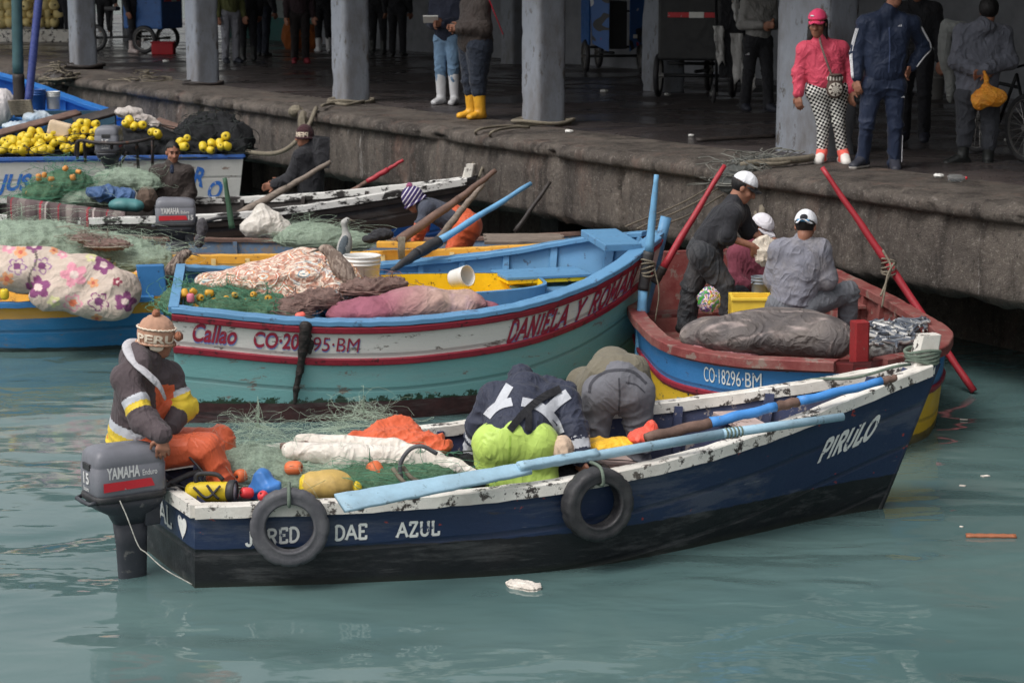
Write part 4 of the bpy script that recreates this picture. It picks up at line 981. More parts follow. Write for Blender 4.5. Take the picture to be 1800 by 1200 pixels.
# crossbody woven bag
def bag():
    Jm = P.J; a = Jm['neck']+Vector((-.02, -.12, -.02)); r = root('crossbody_bag', WY(1468, 150, Y-.2), 'woven brown and cream crossbody bag with a star, worn by the woman in pink', 'bag')
    t = NT('woven_star_bag'); sp = t.n('SeparateXYZ'); t.l(t.tc.outputs['Object'], sp.inputs[0]); x, z = sp.outputs[0], sp.outputs[2]
    z2 = t.math('ADD', z, .04); rr = t.math('SQRT', t.math('ADD', t.math('MULTIPLY', x, x), t.math('MULTIPLY', z2, z2))); an = t.math('ARCTAN2', z2, x)
    pet = t.math('ABSOLUTE', t.math('COSINE', t.math('MULTIPLY', an, 4.))); star = t.math('SUBTRACT', t.math('ADD', t.math('MULTIPLY', pet, .058), .008), rr)
    inner = t.math('SUBTRACT', t.math('MULTIPLY', pet, .040), rr)
    c = t.mix(t.rng(rr, .068, .066), C(92, 78, 72), C(206, 198, 186)); c = t.mix(t.rng(star, 0, .002), c, C(72, 58, 54)); c = t.mix(t.rng(inner, 0, .002), c, C(206, 198, 186))
    w = t.math('MULTIPLY', t.rng(t.math('SINE', t.math('MULTIPLY', x, 210.)), -.1, .1), t.math('MULTIPLY', t.rng(z, .045, .047), t.rng(z, .085, .083))); c = t.mix(w, c, C(210, 202, 192))
    t.bump(t.noise(120, 2), .4, .006); m = t.done(c, .9, 0, .2)
    q = SDF(.008, .03); q.ell((0, 0, -.03), (.085, .045, .10)); q.cap((-.045, 0, .07), (.045, 0, .07), .035); v, f = q.mesh(.003, .07, 3); mk('bag_body', v, f, m, r)
    b = MB(); b.lathe((0, 0, .1), (0, 0, 1), [(.06, -.01), (.064, 0), (.06, .01)], 20); b.build('rim', m, r)
    sm = mat('bag_strap', C(116, 100, 94), .9, .3, 40, .5, 200); b = MB(); b.tube(spline([WY(1461, 130, Y-.2), WY(1450, 100, Y-.19), WY(1441, 70, Y-.1), WY(1446, 66, Y+.02)], 12), .011, 6); b.build('strap', sm, r).matrix_parent_inverse = Matrix.Translation(-r.location)
bag()
# ---- man in navy tracksuit
Y = W(1545, 295, 1.6).y
J = px_joints(Y, dict(head=(1573, -12, -.03), neck=(1562, 22), chest=(1560, 70), pelvis=(1552, 140), shL=(1604, 42, .02), elL=(1624, 84, .12), wrL=(1602, 118, .02), shR=(1520, 42), elR=(1507, 92, .02), wrR=(1507, 138, -.06),
    hipL=(1572, 152), hipR=(1533, 152), knL=(1574, 222, -.03), knR=(1524, 220, -.05), anL=(1572, 284, .0), anR=(1517, 280, .0), toL=(1574, 299, -.15), toR=(1499, 293, -.13)))
P = Fig('man in navy tracksuit with white sleeve stripes, hand on hip, beside the woman in pink', J, W(1548, 292, 1.6), (.35, -1, -.1), group='people standing on the quay', fat=1.12, vox=.011)
jk = P.jacket(c_navy, .018, -.03, fs=.1); P.trousers(c_navy, .006, 1.02, fs=.09); P.feet(m_shoe, 0, 'shoe', m_sole); P.hair()
b = MB(); q = SDF(.01, .01); q.cap(P.J['neck']+Vector((0, -.045, .0)), P.J['neck']+Vector((0, -.066, -.045)), .034, .012); v, f = q.mesh(); mk('undershirt', v, f, c_white, P.o)
for L, sx in (('R', -1), ('L', 1)):
    for kx in (-1, 0, 1):
        o0 = Vector((sx*.9, -.42+.3*kx, .05)).normalized(); A_, E_, B_ = P.J['sh'+L], P.J['el'+L], P.J['wr'+L]
        b = MB(); b.tube(spline([A_+o0*.072+Vector((-sx*.02, 0, .03)), A_.lerp(E_, .3)+o0*.074, E_+o0*.072, E_.lerp(B_, .5)+o0*.066, B_+o0*.056], 14), .0085, 5, flat=.6); b.build('sleeve_stripe', c_white, P.o, True)
b = MB(); A_, B_ = P.J['knL'], P.J['anL']; b.tube([A_.lerp(B_, t)+Vector((.066, -.03, 0)) for t in (.25, .6, 1)], .005, 5); b.build('trouser_piping', c_white, P.o)
sewn('zip', jk, P.o, P.base, [(1563, 48), (1564, 90), (1562, 128)], 2.2, cloth('zip_navy', C(62, 74, 104), .1, .5, fold=.1))
def tri_logo(p, s_, par):
    b = MB()
    for i in range(3):
        x = (i-1)*s_*.62; hh = s_*(.4+.35*i); b.add([p+Vector((x-s_*.22, 0, 0)), p+Vector((x+s_*.22, 0, 0)), p+Vector((x+s_*.22-.3*s_, -.001, hh)), p+Vector((x-s_*.22-.3*s_*.2, -.001, hh*.72))], [(0, 1, 2, 3)])
    b.build('chest_mark', c_white, par)
tri_logo(WY(1582, 47, Y-.155)-P.base, .022, P.o); tri_logo(WY(1587, 172, Y-.125)-P.base, .018, P.o)
# ---- person in grey hooded coat seen from behind, with orange bag
Y = W(1715, 285, 1.6).y
J = px_joints(Y, dict(head=(1738, 20, .02), neck=(1728, 46), chest=(1725, 90), pelvis=(1720, 160), shL=(1692, 58), elL=(1682, 108, -.04), wrL=(1718, 126, -.17), shR=(1764, 60), elR=(1775, 108, -.04), wrR=(1732, 122, -.19),
    hipL=(1700, 170), hipR=(1738, 170), knL=(1697, 225, .0), knR=(1741, 226, .0), anL=(1692, 275, .0), anR=(1736, 282, .0), toL=(1676, 288, -.02), toR=(1736, 288, .16), hdL=(1734, 131, -.19), hdR=(1716, 130, -.2)))
P = Fig('person in grey hooded coat and black boots seen from behind, hands clasped behind', J, W(1716, 280, 1.6), (.2, 1, -.05), group='people standing on the quay', vox=.011, seed=4)
P.jacket(c_grey, .03, .1, hood=True, extra=[(WY(1690, 130, Y+.02), WY(1700, 190, Y+.02), .07, .09)], fold=.012); P.trousers(c_dgrey, .02, .5); P.feet(m_bboot, .78); P.hair(k=1.2, low=-.06)
sh = root('shoulder_sack', WY(1665, 95, Y+.2), 'pale grey cloth sack slung beside the hooded person on the quay', 'sack')
blob('sack_cloth', [(WY(1662, 80, Y+.15), (.07, .1, .26)), (WY(1672, 130, Y+.15), (.06, .08, .3)), (WY(1685, 48, Y+.1), (.14, .1, .06))], cloth('sack_grey_cloth', C(112, 114, 112), .1), None, .014, .08, .012, .16, 5, loc=tuple(sh.location)).parent = sh
sh.children[0].location = (0, 0, 0)
def orange_bag():
    p = WY(1738, 165, Y-.25); r = root('plastic_bag', p, 'knotted orange plastic bag held by the person in the grey coat', 'bag')
    m = NT('thin_orange_plastic'); c = m.mix(m.rng(m.noise(7, 5), .3, .7), C(226, 138, 34), C(240, 168, 62)); m.bump(m.noise(13, 6, .6, dist=2.2), .9, .04); m.b.inputs['Transmission Weight'].default_value = 0.0; m.b.inputs['Subsurface Weight'].default_value = .15; mm = m.done(c, .35, 0, .5)
    q = SDF(.008, .05); q.ell((.0, 0, -.03), (.15, .09, .10)); q.ell((.09, 0, -.045), (.09, .06, .06)); q.ell((-.1, 0, -.075), (.06, .06, .09)); q.cap((-.02, 0, .05), (-.03, 0, .15), .045, .014); q.cap((-.03, 0, .15), (-.045, .03, .21), .014, .02)
    v, f = q.mesh(.014, .12, 8); mk('bag_body', v, f, mm, r)
orange_bag()
# ---- jeans with white boots, writing; yellow boots
Y = W(787, 184, 1.6)
J = stand_joints(Y, 1.66, -25, ('front', 'front'))
P = Fig('person in faded jeans and white rubber boots holding a notepad on the quay', J, Y, J['face'], group='people standing on the quay', seed=6); c_nj = cloth('navy_parka', C(38, 42, 58), .12, .7, 5, fold=.4)
P.jacket(c_nj, .035, .02); P.trousers(c_jean, .012, .35, fold=.01); P.feet(m_wboot, .78, r=.054)
tag(MB().box((0, 0, 0), (.10, .012, .07), bev=.004, rot=Matrix.Rotation(.9, 3, 'X')).build('notepad', m_bucket, loc=WY(757, 34, Y.y-.3)), 'small open notepad held by the person in white boots', 'notepad')
Y = W(836, 209, 1.6)
J = stand_joints(Y, 1.7, -60, ('front', 'front'))
P = Fig('stout person in dark brown jacket and yellow rubber boots at the quay edge', J, Y, J['face'], group='people standing on the quay', seed=8, fat=1.35)
P.jacket(c_brown, .05, .04); P.trousers(cloth('blue_black_trousers', C(40, 46, 58), .15), .03, .35, thick=1.1); P.feet(m_yboot, .62, r=.062)
b = MB(); b.tube([WY(860, 0, Y.y-.2), WY(872, 30, Y.y-.2), WY(884, 60, Y.y-.12)], .02, 6, flat=.4); b.build('red_piping', mat('red_piping', C(190, 50, 66), .6, .1), P.o).matrix_parent_inverse = Matrix.Translation(-P.base)
# ---- background people in the hall
def bg(px, py, H, yaw, lab, top, tro, shoe, arms=('down', 'down'), step=0., boots=0., seed=1, ifl=.02):
    p = W(px, py, 1.6); J = stand_joints(p, H, yaw, arms, step); F_ = Fig(lab, J, p, J['face'], group='people in the dim hall', vox=.016, seed=seed, grip=.4)
    F_.jacket(top, ifl, .0); F_.trousers(tro, .01, 1. if not boots else .5); F_.feet(shoe, boots, 'boot' if boots else 'shoe'); F_.hair(); return F_
P = bg(1330, 196, 1.7, 20, 'man in pale grey sweater and black trackpants standing deep in the hall', c_ltgrey, c_black, m_shoe, ('front', 'front'), .14, seed=11)
tri_logo(WY(1314, 97, W(1330, 196, 1.6).y-.14)-P.base, .03, P.o)
bg(406, 112, 1.7, 30, 'man in olive top and pale grey trousers standing beside the second column', cloth('olive_top', C(96, 98, 62), .1), cloth('pale_grey_trousers', C(138, 138, 146), .08, fold=.6), m_shoe, seed=12)
bg(437, 108, 1.7, 200, 'person all in black, close behind the man in pale grey trousers', c_black, c_black, m_bboot, boots=.6, seed=13)
bg(462, 100, 1.72, 160, 'person in dark clothes with legs apart before the pink and teal wall', c_black, cloth('ink_trousers', C(30, 34, 44), .1), m_bboot, step=.1, seed=14)
bg(528, 112, 1.68, 10, 'person in dark red-brown clothes and dull red shoes in the hall', cloth('dark_plum_top', C(52, 40, 44), .1), cloth('black_brown_trousers', C(38, 33, 34), .1), mat('dull_red_shoe', C(130, 44, 54), .6, .1), seed=15)
bg(569, 92, 1.7, 190, 'person in black with pale boots left of the third column', c_black, c_black, m_wboot, boots=.5, seed=16)
bg(665, 96, 1.75, 180, 'tall person in black, legs apart, right of the third column', c_black, c_black, m_bboot, step=.05, boots=.4, seed=17)
bg(699, 100, 1.72, 170, 'second person in black standing near the third column, nearer the notepad holder', c_black, c_black, m_bboot, seed=18)
bg(186, 73, 1.7, 0, 'person in black trousers with pale shoes right of the leftmost column', c_black, c_black, m_wboot, boots=.2, seed=19)
bg(238, 94, 1.68, 60, 'person in black jacket and whitish rubber boots beside the left cargo tricycle', c_black, c_black, mat('pinkish_white_boot', C(196, 180, 176), .45, .08), boots=.85, seed=20)
bg(92, 71, 1.7, 0, 'dark figure left of the leftmost column behind the poles', c_black, c_black, m_bboot, seed=21)
bg(113, 72, 1.66, 150, 'dark figure pressed close to the leftmost column', c_black, c_black, m_bboot, seed=22)
P = bg(1606, 250, 1.75, -20, 'man in dark clothes standing close behind the tracksuit man', c_black, c_black, m_shoe, seed=23)
# ================= people in the boats
# ---- helmsman of the near boat
Y = 12.72
J = px_joints(Y, dict(head=(276, 594, .02), neck=(259, 634, .0), chest=(240, 692), pelvis=(228, 776, .06), shR=(222, 664, -.13), elR=(252, 738, -.26), wrR=(287, 764, -.40), hdR=(286, 802, -.42), shL=(296, 660, .14), elL=(322, 716, .10), wrL=(301, 748, -.02), hdL=(296, 770, -.05),
    hipR=(250, 796, -.04), hipL=(262, 788, .16), knR=(365, 788, -.02), knL=(385, 775, .28), anR=(398, 868, .0), anL=(412, 850, .28), toR=(430, 880, -.02), toL=(440, 865, .28)))
J['pnR'] = Vector((-.25, -1, .35)); J['pnL'] = Vector((.2, -1, .1))
P = Fig('helmsman in knitted beanie, grey and yellow work jacket and orange oilskin trousers', J, WY(240, 850, Y), (.9, .22, -.1), (-.18, -.1, 1), 'men in the fishing boats', .0085, 1.02, seed=31, grip=.75, hs=.97)
def mi_h(c):
    w = c+np.array(P.base); X = np.array([PJ(p) for p in w[:, :]]); px, py = X[:, 0], X[:, 1]; m = np.zeros(len(c), int)
    d = np.array(P.J['pelvis']-P.J['chest']); d /= np.linalg.norm(d); t = (c-np.array(P.J['chest'])) @ d     # distance down the back
    body = np.ones(len(c), bool)
    for L in 'LR':
        for a, b_ in (('sh', 'el'), ('el', 'wr')):
            A_, B_ = np.array(P.J[a+L]), np.array(P.J[b_+L]); ba = B_-A_; u = np.clip(((c-A_) @ ba)/(ba @ ba), 0, 1); dd = np.linalg.norm(c-A_-u[:, None]*ba, axis=1); near = dd < .105
            if a == 'el': body &= ~near
            elif L == 'R': body &= ~(near & (u > .45))
            if a == 'sh': m[near & (u > .50) & (u <= .66)] = 1; m[near & (u > .66) & (u < (.80 if L == 'R' else 2.))] = 2
            elif L == 'L': m[near & (u < .3)] = 2
    m[body & (t > .16) & (t <= .22)] = 1; m[body & (t > .22)] = 2; m[body & (px > 272+(py-672)*.06) & (px < 306) & (py > 676) & (py < 752)] = 3; return m
P.jacket([c_bjack, c_strip, c_ygold, m_orange], .029, .06, mi=mi_h, fold=.008, fs=.15, hood=True)
P.trousers(m_orange, .022, 1.0, 'oilskin', fold=.012) if False else P.trousers(m_orange, .022, .98, fold=.008, fs=.17, waist=.02, extra=[(WY(262, 745, Y+.05), WY(292, 712, Y+.06), .07, .06)])
b = MB(); b.tube(spline([WY(x, y, Y+d)-P.base for x, y, d in ((258, 602, .10), (234, 598, .05), (223, 610, -.08), (236, 636, -.19), (258, 656, -.225), (280, 678, -.21), (291, 702, -.17))], 24), [.03]*12+[.026]*8+[.02, .018, .016, .014, .012], 10, flat=.36)
b.build('hood_lining', cloth('pale_hood_lining', C(184, 182, 186), .05, .9, 6), P.o, True)
q = SDF(.009, .02); q.cap(P.J['neck']+Vector((.01, 0, .02)), P.h(.0, -.02, -.098), .074, .066); v, f = q.mesh(.003, .05); mk('neck_gaiter', v, f, c_black, P.o)
for L in 'RL':
    q = SDF(.008, .01); a, b_ = P.J['el'+L], P.J['wr'+L]; q.cap(a.lerp(b_, .86), a.lerp(b_, 1.0), .05, .044); v, f = q.mesh(.003, .04); mk('shirt_cuff', v, f, cloth('pale_hood_lining', C(184, 182, 186)), P.o)
P.feet(m_bboot, .3)
m_tan = cloth('tan_knit', C(178, 138, 116), .1, .95, 20, fold=.12); m_cream = cloth('cream_knit', C(222, 206, 186), .06, .95, 20, fold=.12)
def knitmat():
    t = NT('tan_and_cream_knit'); return t
hat = P.beanie(m_tan, ((.02, -.02, .158, .026), (.05, .125, .03, .030)), cloth('brown_pompom', C(146, 96, 74), .2, .95, 30, fold=.9), low=-.042, k=1.08, cuff=.007)
P.hat_text(hat, 'PERU', m_cream, -66, 58, -.040, .048, 1.09)
b = MB()
for zz, rr in ((.034, .9), (-.058, .93)):
    w = math.sqrt(max(0, 1-(zz/(.112*1.08))**2))*1.03; pts = [P.h(0, -.008, .03)+P.r*(math.cos(a)*.09*1.08*w)+P.f*(math.sin(a)*.108*1.08*w)+P.u*(zz+.004*(i % 2)) for i, a in enumerate([2*math.pi*i/48 for i in range(49)])]; b.tube(pts, .006, 5)
b.build('knit_trim', m_cream, hat, True)
q = SDF(.008, .01); q.ell(P.h(.076, -.005, -.04), (.016, .045, .03), P.ax); v, f = q.mesh(.003, .03); mk('ear_flap', v, f, m_cream, hat)
# ---- man in dark jacket with reflective strips and lime trousers
Y = 13.05
J = px_joints(Y, dict(pelvis=(903, 768, .0), chest=(918, 708, .26), neck=(925, 682, .46), head=(916, 676, .60), shL=(868, 700, .34), shR=(992, 706, .34), elL=(846, 752, .34), wrL=(832, 808, .40), elR=(1008, 760, .18), wrR=(1020, 802, .10),
    hipL=(872, 782, .0), hipR=(942, 782, .0), knL=(862, 828, .28), knR=(958, 830, .28), anL=(870, 880, .02), anR=(950, 880, .02), toL=(868, 890, .2), toR=(955, 890, .2)))
P = Fig('crouching man in dark jacket with silver strips and lime yellow trousers, back turned', J, WY(905, 868, Y), (-.1, .75, -.75), (0, .3, .9), 'men in the fishing boats', .0095, 1.12, seed=33)
def mi_v(c):
    m = np.zeros(len(c), int)
    X = np.array([PJ(p) for p in c+np.array(P.base)]); px, py = X[:, 0], X[:, 1]; fr = c[:, 1] < np.array(P.J['chest'])[1]+.08; arm = np.zeros(len(c), bool)
    for L in 'LR':
        A_, B_ = np.array(P.J['el'+L]), np.array(P.J['wr'+L]); ba = B_-A_; u = ((c-A_) @ ba)/(ba @ ba); dd = np.linalg.norm(c-A_-np.clip(u, 0, 1)[:, None]*ba, axis=1); near = dd < .095; arm |= near
        m[near & (u > .05) & (u < .36)] = 1; m[near & (u > .44) & (u < .8)] = 1
    return m
jk = P.jacket([c_nav2, c_strip], .04, .03, mi=mi_v, hood=True, fold=.011, arm=1.1)
for pth, w in (([(856, 732), (866, 720), (880, 711), (900, 706)], 15), ([(917, 706), (940, 711), (960, 723), (976, 742), (985, 762)], 16), ([(896, 677), (886, 694), (874, 716)], 15), ([(999, 692), (982, 704), (962, 722)], 19)): sewn('reflective_tape', jk, P.o, P.base, pth, w, c_strip, .005)
m_br = cloth('black_brace', C(30, 30, 34), .1)
for pth, w in (([(985, 684), (955, 698), (925, 722), (896, 756)], 13), ([(928, 716), (929, 738), (928, 758)], 12)): sewn('brace', jk, P.o, P.base, pth, w, m_br, .012)
tr = P.trousers(m_lime, .03, 1., fold=.004, fs=.2, waist=.02, extra=[(WY(868, 812, Y+.02), WY(948, 810, Y+.02), .125, .125), (WY(880, 788, Y-.02), WY(938, 786, Y-.02), .11, .11), (WY(868, 845, Y+.0), WY(955, 842, Y+.0), .10, .10)]); P.feet(m_yboot, .5); sewn('trouser_seam', tr, P.o, P.base, [(897, 765), (896, 790), (894, 820)], 3, cloth('lime_seam', C(150, 180, 76), .05), .002)
q = SDF(.009, .03); q.ell(P.H+Vector((-.0, -.02, .05)), (.085, .1, .09)); q.cap(P.H+Vector((.16, -.05, .02)), P.H+Vector((.30, -.10, -.02)), .055, .06); v, f = q.mesh(.008, .07, 3); mk('hood', v, f, c_nav2, P.o)
# ---- man in grey jogging trousers bending away
Y = 13.72
J = px_joints(Y, dict(pelvis=(1088, 672, .0), chest=(1074, 645, .26), neck=(1050, 668, .50), head=(1040, 700, .60), shL=(1022, 672, .42), shR=(1118, 668, .45), elL=(1010, 715, .50), wrL=(1012, 765, .52), elR=(1110, 715, .6), wrR=(1105, 765, .6),
    hipL=(1060, 690, .0), hipR=(1112, 690, .0), knL=(1048, 745, .02), knR=(1122, 745, .02), anL=(1050, 808, .05), anR=(1122, 806, .05), toL=(1050, 815, .2), toR=(1125, 812, .2)))
P = Fig('man in grey jogging trousers and olive sweater bent double, back turned', J, WY(1088, 828, Y), (-.1, .4, -.9), (0, .9, .3), 'men in the fishing boats', .0095, 1.14, seed=35)
P.jacket(c_olive, .04, -.02, fold=.007, extra=[(WY(1036, 690, Y+.14), WY(1060, 656, Y+.10), .09, .11), (WY(1060, 656, Y+.10), WY(1112, 654, Y+.10), .11, .11), (WY(1112, 654, Y+.10), WY(1132, 684, Y+.12), .11, .08)]); tr = P.trousers(c_gtr, .022, .92, fold=.007, waist=.0, extra=[(WY(1056, 694, Y-.02), WY(1118, 694, Y-.02), .115, .115), (WY(1062, 674, Y+.02), WY(1110, 674, Y+.02), .10, .10), (WY(1050, 700, Y), WY(1048, 760, Y), .10, .085), (WY(1124, 700, Y), WY(1124, 750, Y), .10, .085)]); P.feet(m_bboot, .3); P.hair(); m_gs = cloth('grey_seam', C(66, 66, 72), .05)
for pth, w in (([(1088, 664), (1089, 700), (1086, 738)], 3), ([(1100, 672), (1118, 676), (1134, 690)], 2.4), ([(1036, 690), (1040, 672), (1060, 655), (1088, 650), (1114, 654), (1136, 674)], 5)): sewn('trouser_seam', tr, P.o, P.base, pth, w, m_gs, .002)
# ---- black shirt, white cap (boat 3)
Y = 17.75
J = px_joints(Y, dict(head=(1307, 330, .0), neck=(1288, 358), chest=(1272, 385), pelvis=(1236, 440), shR=(1287, 378, -.15), elR=(1277, 416, -.20), wrR=(1322, 432, -.16), hdR=(1342, 448, -.14), shL=(1300, 372, .15), elL=(1315, 405, .18), wrL=(1345, 425, .10),
    hipR=(1237, 448, -.09), hipL=(1243, 448, .1), knR=(1272, 500, -.10), knL=(1216, 505, .12), anR=(1285, 556, -.12), anL=(1206, 570, .12), toR=(1300, 566, -.12), toL=(1218, 580, .12)))
J['pnR'] = Vector((.1, -1, .5))
P = Fig('man in black shirt and white cap standing in the blue and yellow boat', J, W(1240, 590, .2), (.92, -.1, -.45), group='men in the fishing boats', vox=.011, seed=37, fat=1.0)
P.jacket(c_black, .02, -.04, short=.06, name='shirt', fold=.007); P.trousers(c_wet, .018, 1., fold=.008, fs=.14, thick=1.08); P.feet(m_bboot, .3); P.hair(low=-.05, top=.045); P.cap(c_white, c_black); P.eyes()
# ---- maroon sweater
Y = 18.35
J = px_joints(Y, dict(head=(1338, 402, .0), neck=(1326, 432), chest=(1322, 465), pelvis=(1322, 525), shR=(1295, 446, -.03), elR=(1292, 492, -.1), wrR=(1318, 505, -.22), shL=(1352, 446, .02), elL=(1362, 488, -.05), wrL=(1345, 505, -.2),
    hipR=(1305, 530), hipL=(1340, 530), knR=(1300, 520, -.4), knL=(1345, 520, -.4), anR=(1302, 570, -.42), anL=(1345, 570, -.42), toR=(1302, 578, -.55), toL=(1345, 578, -.55)))
P = Fig('person in maroon sweater and white cap sitting low between the two other men', J, W(1322, 575, .2), (.55, -.55, -.45), group='men in the fishing boats', vox=.011, seed=39)
P.jacket(c_maroon, .02, 0); P.trousers(c_dgrey, .02); P.feet(m_bboot, .3); P.hair(low=-.06, top=.045); P.cap(cloth('lilac_white_cap', C(218, 214, 220), .05), None)
# ---- grey shirt, backwards cap
Y = 17.2
J = px_joints(Y, dict(head=(1416, 398, .02), neck=(1410, 428), chest=(1405, 465), pelvis=(1392, 528), shL=(1372, 440, .02), elL=(1362, 490, .1), wrL=(1380, 515, .25), shR=(1440, 440, .0), elR=(1452, 490, .02), wrR=(1446, 512, .16),
    hipL=(1375, 540, .0), hipR=(1412, 538, .0), knL=(1400, 520, .42), knR=(1492, 512, .18), anL=(1410, 585, .4), anR=(1488, 575, .25), toL=(1425, 592, .5), toR=(1505, 585, .3)))
P = Fig('man in grey sweatshirt with backwards white cap sitting in the blue and yellow boat', J, W(1400, 590, .2), (.3, .9, -.3), group='men in the fishing boats', vox=.011, seed=41, fat=1.1)
P.jacket(c_greyt, .03, .03, short=.2, fold=.009, name='sweatshirt', arm=1.15, fs=.14); P.trousers(c_gtr2 if False else cloth('grey_track_trousers', C(104, 106, 112), .1, .8, 5, fold=.6), .02, 1.); P.feet(m_bboot, .3); P.hair(low=-.07, top=.045); hc = P.cap(c_white, c_white, back=True)
q = SDF(.008, .01); q.ell(P.h(0, -.098, .05), (.036, .026, .034), P.ax); v, f = q.mesh(); mk('cap_opening', v, f, c_black, hc)
b = MB(); b.tube([P.h(x, -.126+8*x*x, .026) for x in (-.045, -.025, 0, .025, .045)], .011, 6); b.build('cap_strap', mat('blue_cap_strap', C(72, 160, 214), .6, .1), hc, True)
# ---- orange oilskin, striped beanie
Y = 22.35
J = px_joints(Y, dict(head=(727, 352, .0), neck=(742, 362), chest=(762, 370), pelvis=(812, 392), shR=(750, 368, -.15), elR=(738, 402, -.2), wrR=(732, 432, -.15), shL=(752, 362, .15), elL=(742, 398, .2), wrL=(730, 428, .15),
    hipR=(818, 402, -.09), hipL=(822, 398, .1), knR=(800, 440, -.12), knL=(806, 440, .14), anR=(820, 480, -.1), anL=(826, 480, .12), toR=(805, 486, -.1), toL=(810, 486, .12)))
P = Fig('man in orange oilskins and striped purple beanie bent over in the grey-blue boat', J, W(812, 482, .12), (-.85, -.15, -.5), (-.5, 0, .85), 'men in the fishing boats', .0125, 1.1, seed=43)
c_slate = cloth('slate_sweater', C(66, 70, 82), .1)
P.jacket([c_slate, m_orange], .02, .0, mi=lambda c: ((c @ np.array((0, 0, 1.)) < P.J['elR'].z+.06) & (c[:, 0] < P.J['shR'].x+.05)).astype(int), fold=.01)
P.trousers(m_orange, .04, 1., fold=.008, fs=.16, waist=.12); P.feet(m_bboot, .3)
def stripe():
    t = NT('striped_purple_knit'); sp = t.n('SeparateXYZ'); mp = t.n('Mapping'); mp.inputs['Rotation'].default_value = (0, -.6, 0); t.l(t.tc.outputs['Object'], mp.inputs[0]); t.l(mp.outputs[0], sp.inputs[0])
    c = t.mix(t.rng(t.math('SINE', t.math('MULTIPLY', sp.outputs[0], 170.)), .55, .7), C(62, 52, 96), C(202, 196, 206)); t.bump(t.noise(150, 2), .4, .01); return t.done(c, .9, 0, .2)
P.beanie(stripe(), ((0, -.04, .15, .035),), cloth('mauve_pompom', C(150, 84, 116), .2, .95, 30), low=-.04, k=1.1)
# ---- man in brown jacket
Y = 25.35
J = px_joints(Y, dict(head=(304, 268, .0), neck=(302, 292), chest=(302, 318), pelvis=(300, 368), shR=(275, 303, .0), elR=(272, 338, .0), wrR=(290, 362, -.15), shL=(328, 303, .0), elL=(334, 338, .0), wrL=(322, 362, -.15),
    hipR=(288, 374), hipL=(314, 374), knR=(285, 366, -.38), knL=(322, 366, -.38), anR=(285, 412, -.4), anL=(322, 412, -.4), toR=(285, 416, -.55), toL=(322, 416, -.55)))
P = Fig('man in dark brown jacket sitting in the tarred boat looking toward the camera', J, W(302, 400, .12), (.35, -1, -.12), group='men in the fishing boats', vox=.0115, seed=45)
q = SDF(.01, .01); q.cap(P.J['neck']+Vector((.01, -.05, .0)), P.J['neck']+Vector((.015, -.085, -.06)), .035, .025); v, f = q.mesh(); mk('undershirt', v, f, c_navy, P.o); P.jacket(c_brown, .03, .02, fold=.009); P.trousers(c_black, .02); P.feet(m_bboot, .3); P.hair(low=-.02); P.eyes()
# ---- black clothes, PERU beanie
Y = 25.75
J = px_joints(Y, dict(head=(535, 240, .0), neck=(542, 262), chest=(545, 290), pelvis=(548, 350), shR=(528, 275, -.12), elR=(512, 315, -.1), wrR=(482, 324, -.12), shL=(562, 275, .1), elL=(540, 318, .1), wrL=(492, 322, .0),
    hipR=(540, 355, -.08), hipL=(552, 355, .08), knR=(500, 352, -.1), knL=(505, 352, .12), anR=(500, 398, -.1), anL=(505, 398, .12), toR=(485, 402, -.1), toL=(490, 402, .12)))
P = Fig('man all in black with knitted beanie sitting with outstretched hands in the tarred boat', J, W(540, 385, .12), (-.8, -.55, .02), group='men in the fishing boats', vox=.0115, seed=47)
P.jacket(c_black, .035, .0, hood=True); P.trousers(c_black, .02); P.feet(m_bboot, .3)
ht = P.beanie(cloth('maroon_black_knit', C(66, 42, 46), .15, .95, 20, fold=.6), low=-.03, k=1.04); P.hat_text(ht, 'PERU', m_cream, 175, 65, -.035, .062, 1.04)
